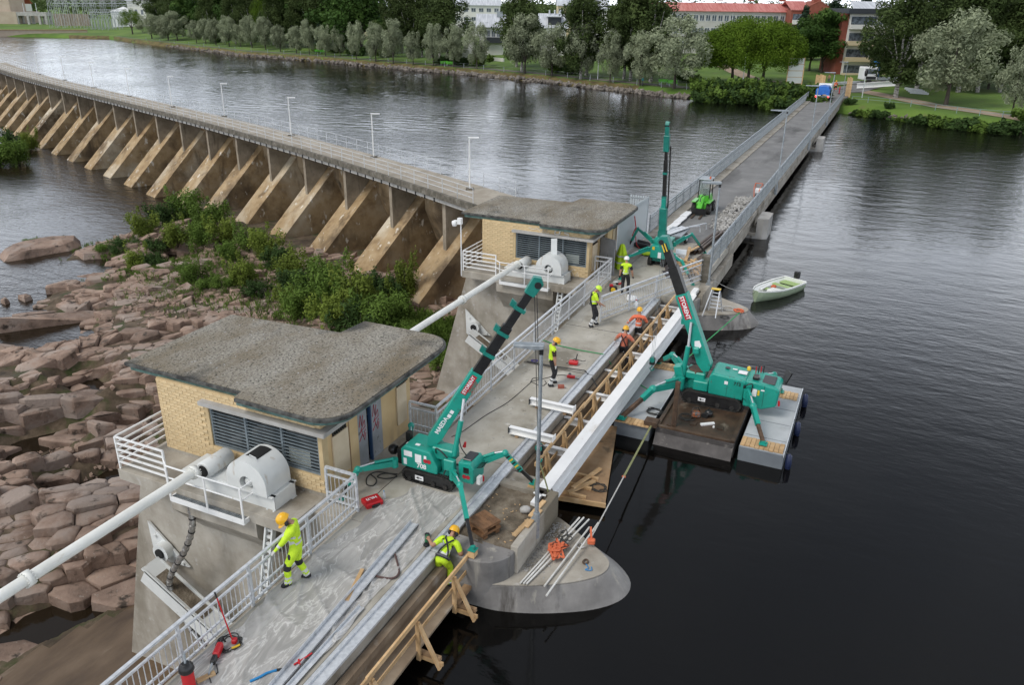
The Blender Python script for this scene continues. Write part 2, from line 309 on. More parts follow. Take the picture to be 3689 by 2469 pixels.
CORAL = mat('coral_shirt', [(.35,(.5,.13,.075)),(.65,(.6,.18,.11))], 9, .85, bump=.012, bscale=14)
REFL = mat('reflective_tape', [(.4,(.52,.53,.53)),(.7,(.68,.69,.68))], 12, .45)
BLKC = mat('black_cloth', [(.4,(.012,.012,.014)),(.7,(.035,.035,.04))], 9, .9, bump=.012, bscale=14)
BRWC = mat('brown_cloth', [(.4,(.03,.018,.012)),(.7,(.06,.04,.03))], 9, .9)
SKIN = mat('skin', [(.4,(.36,.19,.12)),(.7,(.46,.26,.17))], 8, .6)
HAIR = mat('dark_hair', [(1,(.02,.013,.01))], rough=.7)
LABELW = mat('white_sticker', [(1,(.78,.78,.78))], rough=.5)
LABELR = mat('red_sticker', [(1,(.42,.015,.03))], rough=.45)
LABELK = mat('black_print', [(1,(.012,.012,.012))], rough=.6)
LABELY = mat('yellow_sticker', [(1,(.7,.48,.03))], rough=.5)
# ================================================================== SETTING
WZ, DZ = -1.45, -8.8            # water levels above and below the dam
# ---- far bank: radius of the waterline as a function of bearing
_bank = [(-700,128),(-300,130),(0,131),(160,133),(300,139),(400,141),(463,151),(560,163),(700,181),(891,204),(1127,221),(1300,237),(1500,255),(1799,282),(2140,320),(2400,349),(2565,362),(2785,385),(2960,402),(3044,410),(3225,426),(3445,459),(3689,479),(4000,500),(4400,520)]
_ba = []
for u, v in _bank:
    p = G(u, v, WZ); _ba.append((math.atan2(p.y, p.x), math.hypot(p.x, p.y)))
_ba.sort(); _baz = np.array([a for a, r in _ba]); _bar = np.array([r for a, r in _ba])
_td = [-3, 0, 1.5, 3.2, 4.5, 8, 22, 60, 130, 400, 1200]; _tz = [-2.6, -1.5, -.85, -.4, -.3, -.25, .1, 1.3, 2.6, 7, 16]
def terr(x, y):
    r = math.hypot(x, y); a = math.atan2(y, x); d = r - float(np.interp(a, _baz, _bar))
    return float(np.interp(d, _td, _tz))
def GT(u, v):
    z = 0
    for _ in range(8): p = G(u, v, z); z = .5*z + .5*terr(p.x, p.y)
    p = G(u, v, z); return Vector((p.x, p.y, terr(p.x, p.y)))
GRASS = mat('lawn', [(.3,(.05,.1,.01)),(.5,(.09,.165,.018)),(.72,(.14,.215,.03))], .09, .95, bump=.05, bscale=3, coord='World', second=((.12,.12,.04),.35,.58,.75,None))
def terrain_strip(name, d0s, u0, u1, nu, mat_, lift=0, kind='structure', jitter=0):
    azs = np.linspace(u0, u1, nu); b = MB(); n = len(d0s); rnd = random.Random(3)
    for a in azs:
        rb = float(np.interp(a, _baz, _bar))
        for j, d in enumerate(d0s):
            dd = d + (rnd.uniform(-jitter, jitter) if 0 < j else 0); r = rb + dd
            b.v.append((r*math.cos(a), r*math.sin(a), float(np.interp(dd, _td, _tz)) + lift + (rnd.uniform(-jitter, jitter)*.25)))
    for i in range(nu-1):
        for j in range(n-1): b.f.append((i*n+j, i*n+j+1, (i+1)*n+j+1, (i+1)*n+j)); b.sm.append(True)
    o = b.build(name, mat_); return struct(o, kind)
az0, az1 = float(_baz[0]), float(_baz[-1])
terrain_strip('ground', [-3,0,.8,1.5,2.3,3.2,4.5,8,14,22,40,60,90,130,250,400,800,1200,2500], az0, az1, 300, GRASS)
BANKM = mat('bank_turf', [(.3,(.05,.04,.012)),(.5,(.11,.085,.028)),(.72,(.17,.13,.045))], .5, .95, bump=.06, bscale=5, coord='World')
terrain_strip('bank', [-.4,.3,.8,1.5,2.2,2.9,3.5], float(np.interp(0, [0], [math.atan2(G(2300,340,WZ).y, G(2300,340,WZ).x)])), math.atan2(G(250,139,WZ).y, G(250,139,WZ).x), 420, BANKM, .03, jitter=.16)
PATHM = mat('gravel_path', [(.3,(.1,.09,.075)),(.7,(.17,.155,.13))], 1.2, .95, coord='World')
terrain_strip('path', [4.6,7.6], math.atan2(G(2480,350,WZ).y, G(2480,350,WZ).x), math.atan2(G(420,142,WZ).y, G(420,142,WZ).x), 200, PATHM, .05)
PINKP = mat('sand_path', [(.3,(.26,.19,.13)),(.7,(.36,.28,.2))], .8, .95, coord='World')
def ribbon(name, pts, w, mat_, lift=.06):
    P = [GT(u, v) for u, v in pts]; Q = []
    for i in range(len(P)-1):
        for k in range(6): Q.append(P[i].lerp(P[i+1], k/6))
    Q.append(P[-1]); b = MB()
    for i, p in enumerate(Q):
        d = (Q[min(i+1,len(Q)-1)] - Q[max(i-1,0)]); s = Vector((-d.y, d.x, 0)).normalized()*w/2
        for q in (p-s, p, p+s): b.v.append((q.x, q.y, terr(q.x, q.y)+lift))
    for i in range(len(Q)-1):
        for k in range(2): b.f.append((i*3+k, i*3+k+1, i*3+3+k+1, i*3+3+k)); b.sm.append(True)
    return struct(b.build(name, mat_))
ribbon('path', [(3060,322),(3130,333),(3225,352),(3390,385),(3555,408),(3720,435)], 3.2, PINKP)
ribbon('path', [(2600,235),(2655,262),(2700,280),(2770,295),(2830,300)], 3.0, PINKP)
ribbon('road', [(2960,345),(2990,325),(3050,328),(3110,312),(3200,296)], 5.5, ASPH, .09)

# ---- water
_rng = np.random.RandomState(5); _wv = [(_rng.uniform(-1,1), _rng.uniform(-1,1), _rng.uniform(0,6.28)) for _ in range(24)]
def wob(X, Y, f):
    s = 0
    for i, (a, b_, p) in enumerate(_wv[:10]): s = s + np.sin((a*X + b_*Y)*f*(1+.35*i) + p)/(1+.35*i)
    return s/4
def sdf2(X, Y, lx, ly):
    ins = np.zeros(X.shape, bool); n = len(lx)
    for i in range(n):
        x0, y0, x1, y1 = lx[i], ly[i], lx[(i+1)%n], ly[(i+1)%n]; c = ((y0 > Y) != (y1 > Y)); xi = x0 + (Y-y0)*(x1-x0)/((y1-y0) if abs(y1-y0) > 1e-9 else 1e-9); ins ^= (c & (X < xi))
    return ins
WATER = water('river_water', (.003,.0027,.0024), .075, 1.7, 5, .07)
WATERD = water('tailwater', (.016,.011,.006), .14, 1.4, 5, .07, (10,24,-8.8))
# ---- dam axis (foot of each column), spacing 7.5 m, slightly curved
_pil = [(48.25,27.85),(52.62,34.46),(55.95,40.95),(59.01,47.84),(61.47,54.24),(64.41,61.22),(67.55,68.46),(71.34,76.35),(73.3,82.34),(76.11,89.23),(79.37,96.62),(81.23,102.24),(83.95,109.03),(87.08,116.17),(89.78,122.84),(92.76,129.97),(96.13,137.52),(98.9,144.26),(101.93,151.4)]
_ii = np.arange(len(_pil)); _px = np.polyfit(_ii, [p[0] for p in _pil], 3); _py = np.polyfit(_ii, [p[1] for p in _pil], 2)
def dam_p(i): return Vector((float(np.polyval(_px, i)), float(np.polyval(_py, i)), 0))
def dam_f(i):
    t = (dam_p(i+.05) - dam_p(i-.05)).normalized(); return dam_p(i), t, Vector((-t.y, t.x, 0))
NB = 20
up_line = []
for i in np.arange(-.6, NB+2, 1): p, t, n = dam_f(i); q = p - n*3.0; up_line.append((q.x, q.y))
uw = [(-200,10.4),(36,10.4),(38.4,12.6),(41,18)] + up_line + [(150,330),(700,900),(1500,300),(1200,-1200),(-200,-600)]
_ux = np.array([p[0] for p in uw], float); _uy = np.array([p[1] for p in uw], float)
STEP = .3; wxs = np.arange(-12, 262, STEP); wys = np.arange(-75, 345, STEP); XX, YY = np.meshgrid(wxs, wys)
AZ = np.arctan2(YY, XX); RR = np.hypot(XX, YY); keep = (RR < np.interp(AZ, _baz, _bar) + 2.5) & ((AZ > az0 + .02) | ((RR < 90) & (AZ > -1.1))) & (AZ < az1 + .3)
wr = np.random.RandomState(8); ZZ = np.zeros(XX.shape); SLP = .05; NWV = 26
for k in range(NWV):
    lam = 1.0*(2.6**wr.rand()); th = R_(205) + wr.normal(0, .55); kk = 2*math.pi/lam; ZZ += (SLP*math.sqrt(2/NWV)/kk)*np.sin(kk*(XX*math.cos(th)+YY*math.sin(th)) + wr.uniform(0, 6.28))
gust = np.clip(.72 + .4*wob(XX, YY, .06), .35, 1.15); lee_ = np.clip((np.hypot(XX-20, YY-2)-8)/70, .1, 1.0)
ZZ = WZ + ZZ*gust*lee_
ui, uj = np.nonzero(keep[:-1,:-1] & keep[1:,1:] & keep[:-1,1:] & keep[1:,:-1])
ins_ = sdf2(XX[ui,uj]+STEP/2, YY[ui,uj]+STEP/2, _ux, _uy); ui, uj = ui[ins_], uj[ins_]; NXw = len(wxs)
quad = np.stack([ui*NXw+uj, ui*NXw+uj+1, (ui+1)*NXw+uj+1, (ui+1)*NXw+uj], 1); used, inv = np.unique(quad.ravel(), return_inverse=True)
co = np.column_stack([XX.ravel()[used], YY.ravel()[used], ZZ.ravel()[used]]); nq = len(quad); me = bpy.data.meshes.new('water'); me.vertices.add(len(co)); me.vertices.foreach_set('co', co.ravel()); me.loops.add(nq*4); me.loops.foreach_set('vertex_index', inv.astype(np.int32)); me.polygons.add(nq); me.polygons.foreach_set('loop_start', np.arange(0,nq*4,4,dtype=np.int32)); me.polygons.foreach_set('loop_total', np.full(nq,4,dtype=np.int32)); me.polygons.foreach_set('use_smooth', np.ones(nq, bool)); me.materials.append(WATER); me.update(calc_edges=True); print('WAVES', len(co))
o = bpy.data.objects.new('water', me); COL.objects.link(o); struct(o)
struct(MB().add([(x,y,WZ-.28) for x,y in uw], [tuple(range(len(uw)))]).build('water', WATER))      # the same river beyond the waves modelled above
struct(MB().add([(-60,12.7,DZ),(90,12.7,DZ),(130,180,DZ),(160,420,DZ),(-60,420,DZ)], [(0,1,2,3,4)]).build('water', WATERD))

# ---- riverbed below the dam: bedrock ground and its broken blocks
ROCK = mat('pink_granite', [(.27,(.09,.06,.044)),(.44,(.22,.15,.112)),(.6,(.31,.22,.168)),(.78,(.42,.32,.25))], .7, .85, bump=.05, bscale=5, coord='World', rnd=.16, second=[((.27,.215,.18),.35,.52,.62,None),((.045,.032,.022),1.6,.57,.68,None),((.3,.25,.21),7,.6,.72,None)])
ROCKG = mat('riverbed_ground', [(.3,(.035,.025,.015)),(.5,(.085,.06,.036)),(.72,(.17,.125,.085))], 1.1, .95, bump=.05, bscale=6, coord='World', second=((.04,.05,.012),.7,.52,.64,None))
SLABR = mat('wet_brown_slab', [(.3,(.06,.036,.018)),(.5,(.105,.068,.037)),(.72,(.16,.11,.067))], .35, .4, coord='World', stretch=(1,2.5,1), bump=.01, bscale=2, second=((.22,.17,.12),.5,.62,.75,(1,3,1)))
land = [(24,57),(28.9,49.3),(31,47.5),(33.6,46.6),(34.5,48),(35.2,49.6),(36.2,50.9),(35.6,52),(35.5,55.2),(38.6,56.7),(41.9,56.7),(44.2,56.4),(46.2,58.6),(46.4,61),(44.6,63),(45.6,64.2),(48.2,64.8),(53.9,66),(61,70),(70,70),(70,10),(-8,10),(-8,30),(10,44)]
_lx = np.array([p[0] for p in land]); _ly = np.array([p[1] for p in land])
def sdf(X, Y, lx=_lx, ly=_ly):
    ins = np.zeros(X.shape, bool); D = np.full(X.shape, 1e9); n = len(lx)
    for i in range(n):
        x0, y0, x1, y1 = lx[i], ly[i], lx[(i+1)%n], ly[(i+1)%n]; dx, dy = x1-x0, y1-y0
        t = np.clip(((X-x0)*dx + (Y-y0)*dy)/(dx*dx+dy*dy), 0, 1); D = np.minimum(D, np.hypot(X-x0-t*dx, Y-y0-t*dy))
        c = ((y0 > Y) != (y1 > Y)); xi = x0 + (Y-y0)*dx/(dy if abs(dy) > 1e-9 else 1e-9); ins ^= (c & (X < xi))
    return np.where(ins, D, -D)
# still pools: (pixel, pixel, half width)
pools = [((300,1370),(345,1400),.5),((90,1600),(230,1570),.6),((20,1640),(90,1620),.5),((370,1735),(430,1700),.6),((610,915),(640,945),.8),((480,1545),(530,1520),.5)]
_pl = []
for a, b_, r in pools: A, B = G(*a, -8.6), G(*b_, -8.6); _pl.append((A.x, A.y, B.x, B.y, r))
apron = [(2,12.5),(2,24.4),(9,24.7),(12.2,24.3),(13.8,23.6),(15,23.1),(17.3,22.7),(17.3,12.5)]
_pl += [(9,26.6,13.3,24.95,.62),(13.3,24.95,15.2,24.1,.5),(15.2,24.1,17.6,23.4,.45),(24.5,41,27,38.5,.35),(20.5,35.5,22.5,33.5,.4),(20,31.5,21.5,29.5,.35)]
_ax = np.array([p[0] for p in apron]); _ay = np.array([p[1] for p in apron])
def bed(X, Y):
    X = np.asarray(X, float); Y = np.asarray(Y, float)
    s = sdf(X, Y) + wob(X, Y, .9)*.35
    h = DZ + np.clip(s*.28, -1.5, .75) + np.clip((s-3)*.05, 0, .6) + wob(X, Y, .5)*.22*np.clip(s, 0, 1) + wob(Y, X, 2.2)*.08
    h = h + np.clip(1-np.hypot(X-27, Y-36)/9, 0, 1)*.5
    for x0, y0, x1, y1, r in _pl:
        dx, dy = x1-x0, y1-y0; t = np.clip(((X-x0)*dx + (Y-y0)*dy)/(dx*dx+dy*dy+1e-9), 0, 1); d = np.hypot(X-x0-t*dx, Y-y0-t*dy) + wob(X, Y, 1.5)*.15
        h = np.minimum(h, DZ - .3 + np.clip(d-r, 0, 9)*.9)
    sa = sdf(X, Y, _ax, _ay); ha = -8.62 + (22-Y)*.035 + wob(X, Y, .4)*.05
    k = np.clip(sa/.5+.5, 0, 1); return h*(1-k) + ha*k
gx = np.arange(4, 66, .4); gy = np.arange(12, 84, .4); XX, YY = np.meshgrid(gx, gy); HH = bed(XX, YY)
nx, ny = len(gx), len(gy); b = MB()
b.v = [(float(x), float(y), float(z)) for x, y, z in zip(XX.ravel(), YY.ravel(), HH.ravel())]
b.f = [(j*nx+i, j*nx+i+1, (j+1)*nx+i+1, (j+1)*nx+i) for j in range(ny-1) for i in range(nx-1)]; b.sm = [True]*len(b.f)
riverbed = struct(b.build('riverbed', ROCKG), label='broken pink granite riverbed below the dam')
sx = np.arange(2, 17, .4); sy = np.arange(12.6, 24.2, .4); XX, YY = np.meshgrid(sx, sy); SA = sdf(XX, YY, _ax, _ay); HH = bed(XX, YY) + .02
b = MB(); n1 = len(sx)
b.v = [(float(x), float(y), float(z)) for x, y, z in zip(XX.ravel(), YY.ravel(), HH.ravel())]
for j in range(len(sy)-1):
    for i in range(n1-1):
        if SA[j,i] > .1 and SA[j+1,i+1] > .1: b.f.append((j*n1+i, j*n1+i+1, (j+1)*n1+i+1, (j+1)*n1+i)); b.sm.append(True)
b.build('rock_slab', SLABR, riverbed)

# broken blocks: cells of a random partition, tilted and split apart
rg = random.Random(21); seeds = []
# the rock splits along a bedding direction: cells are grown in a space squeezed along it
BA = R_(-38); ca_, sa_ = math.cos(BA), math.sin(BA); SQ = .58
def sq(x, y): a, b_ = x*ca_+y*sa_, -x*sa_+y*ca_; return a*SQ, b_
def unsq(a, b_): a = a/SQ; return a*ca_-b_*sa_, a*sa_+b_*ca_
cand = np.column_stack([np.random.RandomState(2).uniform(8,52,22000), np.random.RandomState(3).uniform(19,67,22000)])
cs_, csa, chh = sdf(cand[:,0], cand[:,1]), sdf(cand[:,0], cand[:,1], _ax, _ay), bed(cand[:,0], cand[:,1])
GRID = {}
for i in range(len(cand)):
    x, y = cand[i]
    if cs_[i] < .1 or csa[i] > -.15 or y < 19.6 or chh[i] < DZ - .05: continue
    band = .5 + .5*math.sin(x*.8 + y*.5 + 1.3*math.sin(x*.31)); r = .3 + (2.5*rg.random()**2.8 + .3*rg.random())*(.35+.65*band)
    if x > 33 and y < 44: r = .3 + .5*rg.random()*band
    a, b_ = sq(x, y); ok = True; gi, gj = int(a//1.2), int(b_//1.2)
    for di in (-2,-1,0,1,2):
        for dj in (-2,-1,0,1,2):
            for (p, q, r2) in GRID.get((gi+di, gj+dj), ()):
                if (p-a)**2 + (q-b_)**2 < ((r+r2)*.44)**2: ok = False
    if ok and (x > 31 or y > 43) and rg.random() < (.45 if wob(np.array([x]), np.array([y]), .6)[0] > 0 else .1): seeds.append((a, b_, -1)); GRID.setdefault((gi,gj), []).append((a, b_, r)); continue
    if ok and len(seeds) < 2600: seeds.append((a, b_, r)); GRID.setdefault((gi,gj), []).append((a, b_, r))
SX = np.array([s[0] for s in seeds]); SY = np.array([s[1] for s in seeds])
def cell(i, R):
    x, y = SX[i], SY[i]; poly = [(x + R*math.cos(a), y + R*math.sin(a)) for a in [k*math.pi/4 + .3 for k in range(8)]]
    d = np.hypot(SX-x, SY-y); nb = np.argsort(d)[1:22]
    for j in nb:
        if d[j] > 2*R: break
        mx_, my_ = (x+SX[j])/2, (y+SY[j])/2; nx_, ny_ = SX[j]-x, SY[j]-y; out = []
        for k in range(len(poly)):
            p, q = poly[k], poly[(k+1)%len(poly)]; dp = (p[0]-mx_)*nx_ + (p[1]-my_)*ny_; dq = (q[0]-mx_)*nx_ + (q[1]-my_)*ny_
            if dp <= 0: out.append(p)
            if dp*dq < 0: t = dp/(dp-dq); out.append((p[0]+t*(q[0]-p[0]), p[1]+t*(q[1]-p[1])))
        poly = out
        if len(poly) < 3: return poly
    return poly
blocks = []
prs = np.random.RandomState(12); NP = 95; PXY = np.column_stack([prs.uniform(8,52,NP), prs.uniform(19,67,NP)]); PS = np.array([sq(x, y) for x, y in PXY]); PH = prs.uniform(-.04,.24,NP); PA = prs.normal(0,.11,NP); PB = prs.normal(.05,.11,NP)   # bedrock plates
for i in range(len(seeds)):
    if seeds[i][2] < 0 or rg.random() < .03: continue
    R = seeds[i][2]*1.7; poly = [unsq(*p) for p in cell(i, R)]
    pts = []
    for p in poly:
        if not pts or math.hypot(p[0]-pts[-1][0], p[1]-pts[-1][1]) > .1: pts.append(p)
    if len(pts) < 4: continue
    cx_, cy_ = sum(p[0] for p in pts)/len(pts), sum(p[1] for p in pts)/len(pts); hb_ = float(bed(np.array([cx_]), np.array([cy_]))[0]); R2 = max(math.hypot(p[0]-cx_, p[1]-cy_) for p in pts)
    j = int(np.hypot(PS[:,0]-SX[i], PS[:,1]-SY[i]).argmin()); loose = rg.random() < .1
    if loose: h0 = hb_ + rg.uniform(.05,.4); ta, tb = rg.gauss(0,.3), rg.gauss(0,.3)
    else: ta, tb = PA[j]+rg.gauss(0,.025), PB[j]+rg.gauss(0,.025); h0 = hb_ + PH[j] + max(-.35, min(.42, PA[j]*(cx_-PXY[j,0]) + PB[j]*(cy_-PXY[j,1]))) + rg.gauss(0,.028)
    h0 = max(h0, hb_ + .03); n = len(pts); V = []
    zz = lambda x, y: h0 + ta*(x-cx_) + tb*(y-cy_)
    for p in pts: V.append((cx_+(p[0]-cx_)*1.04, cy_+(p[1]-cy_)*1.04, hb_-.7))
    for p in pts:
        k = rg.uniform(.965,1.01); qx, qy = cx_+(p[0]-cx_)*k, cy_+(p[1]-cy_)*k; V.append((qx, qy, zz(qx,qy) - rg.uniform(.03,.12)*(1.8 if loose else 1)))
    for p in pts:
        k = rg.uniform(.72,.9); qx, qy = cx_+(p[0]-cx_)*k, cy_+(p[1]-cy_)*k; V.append((qx, qy, zz(qx,qy) + rg.gauss(0,.018)))
    V.append((cx_+rg.uniform(-.3,.3)*R2, cy_+rg.uniform(-.3,.3)*R2, h0 + rg.gauss(.01,.025)))
    Fc = [(k,(k+1)%n,n+(k+1)%n,n+k) for k in range(n)] + [(n+k,n+(k+1)%n,2*n+(k+1)%n,2*n+k) for k in range(n)] + [(2*n+k,2*n+(k+1)%n,3*n) for k in range(n)]
    dd = math.hypot(cx_, cy_, 20); blocks.append((R2*R2/dd/dd if cy_/cx_ < 2.1 else 0, (cx_,cy_,hb_), V, Fc))
blocks.sort(key=lambda q: -q[0])
for k, (q, c0, V, Fc) in enumerate(blocks[:300]):
    mb_ = MB().add(V, Fc); mb_.sm = [f_ >= len(Fc)//3 for f_ in range(len(Fc))]; mb_.build('rock', ROCK, riverbed)
b = MB()
for q, c0, V, Fc in blocks[300:]: b.add(V, Fc)
struct(b.build('rock_rubble', ROCK, riverbed), 'stuff')
# loose pebbles and cobbles between the blocks
b = MB(); rg = random.Random(9)
def cobble(b, x, y, z, r):
    q = Quaternion((rg.random(), rg.random(), rg.random(), rg.random())).normalized(); o = [Vector((r*rg.uniform(.7,1.2),0,0)), Vector((-r,0,0)), Vector((0,r*rg.uniform(.6,1.1),0)), Vector((0,-r*.9,0)), Vector((0,0,r*.6)), Vector((0,0,-r*.5))]
    b.add([Vector((x,y,z)) + q @ p for p in o], [(0,2,4),(2,1,4),(1,3,4),(3,0,4),(2,0,5),(1,2,5),(3,1,5),(0,3,5)])
for (u, v, r_, n) in ((480,1560,2.2,120),(300,1660,2.0,90),(950,1180,3.0,160),(700,1120,4.0,160),(1500,1330,3,120),(820,1010,3.2,140),(500,1090,3,120)):
    c0 = G(u, v, -8.4)
    for _ in range(n):
        x, y = c0.x + rg.gauss(0, r_*.5), c0.y + rg.gauss(0, r_*.6); cobble(b, x, y, float(bed(np.array([x]), np.array([y]))[0])+.04, rg.uniform(.08,.26))
struct(b.build('cobbles', ROCK, riverbed), 'stuff')
# low islands of rock in the tailwater
def islet(px, h, name='rock'):
    P = [G(u, v, DZ) for u, v in px]; cx_ = sum(p.x for p in P)/len(P); cy_ = sum(p.y for p in P)/len(P); n = len(P); V = []
    for k, zz in ((1.08,-.6),(1.0,.05),(.86,h*.75),(.55,h)):
        for p in P: V.append((cx_+(p.x-cx_)*k*rg.uniform(.95,1.05), cy_+(p.y-cy_)*k*rg.uniform(.95,1.05), DZ+zz*rg.uniform(.8,1.2)))
    V.append((cx_, cy_, DZ+h*1.05)); Fc = [(r*n+k, r*n+(k+1)%n, (r+1)*n+(k+1)%n, (r+1)*n+k) for r in range(3) for k in range(n)] + [(3*n+k, 3*n+(k+1)%n, 4*n) for k in range(n)]
    return MB().add(V, Fc).build(name, ROCK, riverbed)
islet([(0,925),(20,945),(90,935),(170,920),(250,905),(290,890),(285,870),(220,868),(130,885),(40,905)], .8)
islet([(262,920),(300,938),(380,932),(470,920),(450,900),(330,900)], .6)
islet([(2,1092),(20,1100),(36,1092),(22,1080)], .35); islet([(65,1078),(90,1090),(118,1080),(100,1070)], .4)
islet([(200,1112),(240,1130),(300,1128),(295,1105),(240,1098)], .5)

# ================================================================== DAM
dam = thing('buttress_dam', 'long curved brown concrete buttress dam with sloping ribs', 'dam', tuple(dam_p(0)))
SL = lambda a: -4.15 - 1.0*a
mb = MB(local=True)                                        # sloping rib
prof = [(-2.35,SL(-2.35)),(5.3,SL(5.3)),(5.3,-10.5),(-6,-10.5),(-4.6,-6)]
mb.extr([(a,-1.35,z) for a,z in prof], (0,2.7,0)); RIB = mb.mesh('buttress', RIBC)
mb = MB(local=True); mb.extr([(0,-.21,-.62),(0,-.21,-4.2),(-2.34,-.21,-1.75),(-2.34,-.21,-.62)], (0,.42,0)); FIN = mb.mesh('column', DAMF)
mb = MB(local=True); mb.bb(.36,.44,-.03,.03,-.62,.05); mb.bb(.28,.44,-.03,.03,-.68,-.62); mb.bb(.3,.46,-.03,.03,.05,.1); BRK = mb.mesh('bracket', BLACK)
for i in range(NB+1):
    p, t, n = dam_f(i); rz = math.atan2(n.y, n.x)
    inst('buttress', RIB, dam, p, (0,0,rz)); inst('column', FIN, dam, p, (0,0,rz))
    p2, t2, n2 = dam_f(i+1)
    def pp(a, s, z):       # s: 0 at this column, 1 at the next
        q, tt, nn = dam_f(i+s); q = q + nn*a; return (q.x, q.y, z)
    MB().add([pp(-2.3,0,-.6),pp(-2.3,1,-.6),pp(-2.3,1,-2.7),pp(-2.3,0,-2.7),pp(-5.2,1,-10),pp(-5.2,0,-10)], [(0,1,2,3),(3,2,4,5)]).build('wall_panel', DAMC, dam)
    for nm, a0, a1, z0, z1, mt in (('deck_slab',-3.6,.25,-.3,0,DAMT),('kerb',.25,.5,-.34,.1,MOSSC),('edge_beam',.02,.36,-.62,-.345,FASC)):
        e = .004; MB().add([pp(a,s,z) for z in (z0,z1) for s,a in ((e,a0),(e,a1),(1-e,a1),(1-e,a0))], [(3,2,1,0),(4,5,6,7),(0,1,5,4),(1,2,6,5),(2,3,7,6),(3,0,4,7)]).build(nm, mt, dam)
    for k in range(6):
        q, tt, nn = dam_f(i + (k+.5)/6); inst('bracket', BRK, dam, q, (0,0,math.atan2(nn.y, nn.x)))
# stub of the dam running behind the gatehouse
mb = MB(); p, t, n = dam_f(0)
for nm, a0, a1, z0, z1, mt in (('deck_slab',-3.6,.25,-.3,0,DAMT),('kerb',.25,.5,-.34,.1,MOSSC),('edge_beam',.02,.36,-.62,-.345,FASC)):
    q = [p+n*a0, p+n*a1, p+n*a1-t*5.5, p+n*a0-t*5.5]; MB().prism([(v.x,v.y) for v in reversed(q)], z0, z1).build(nm, mt, dam)
q = p - n*2.3; MB().extr([(q.x,q.y,-.6),(q.x-t.x*10,q.y-t.y*10,-.6),(q.x-t.x*10,q.y-t.y*10,-10),(q.x,q.y,-10)], (-n*.6)).build('wall_panel', DAMC, dam)
POST = MB(local=True).tube((0,0,0),(0,0,1.0),.024,n=6).mesh('post', GALV)
def dam_rail(a, label, hgts):
    r = thing('dam_railing', label, 'railing', tuple(dam_p(0)+dam_f(0)[2]*a), 'white pipe railings along the dam')
    for h in hgts:
        MB().path([tuple(dam_p(s)+dam_f(s)[2]*a+Vector((0,0,h))) for s in np.arange(-.5, NB+1, .5)], .02, 6).build('rail', GALV, r)
    for s in np.arange(-.5, NB+1, .25): inst('post', POST, r, tuple(dam_p(s)+dam_f(s)[2]*a))
dam_rail(.1, 'white three-rail pipe railing on the rib side of the dam walkway', (.4,.72,1.05))
dam_rail(-3.45, 'white pipe railing on the reservoir side of the dam walkway', (.55,1.05))
# lamps on the dam
LAMPW = mat('pale_lamp_paint', [(1,(.74,.74,.72))], rough=.5)
POLE = MB(local=True).tube((0,0,0),(0,0,3.6),.055,.045,n=8).mesh('pole', LAMPW)
BASE = MB(local=True).bb(-.28,.28,-.28,.28,0,.1).mesh('base', MOSSC)
HEAD = MB(local=True).box((-.3,0,3.66),(.75,.2,.07)).mesh('lamp_head', LAMPW)
_lp = [(222,1080,1230,0),(881,1300,1230,0)] + [(a,b_,0,0) for a,b_ in ((268,510),(445,550),(645,600),(890,660),(1183,735),(1543,800),(2000,930))]
_ord = ['white lamp post on the dam, second nearest the gatehouse', 'white lamp post with a double-banded pole on the dam, next to the gatehouse', 'white lamp post on the dam, farthest away at the left edge', 'white lamp post on the dam, second from the left edge', 'white lamp post on the dam, third from the left edge', 'white lamp post on the dam, fourth from the left edge', 'white lamp post on the dam, fifth from the left edge', 'white lamp post on the dam, fourth from the gatehouse', 'white lamp post on the dam, third from the gatehouse']
for (a, b_, ox, oy), lb in zip(_lp, _ord):
    p = G(ox+a/1.905, oy+b_/1.905, 0); o = thing('street_lamp', lb, 'street lamp', tuple(p), 'lamp posts along the dam'); s = (p.y-27)/7.0
    o.rotation_euler = (0,0,R_(-65) + R_(180))
    for nm, me in (('pole',POLE),('base',BASE),('lamp_head',HEAD)): inst_l(nm, me, o)
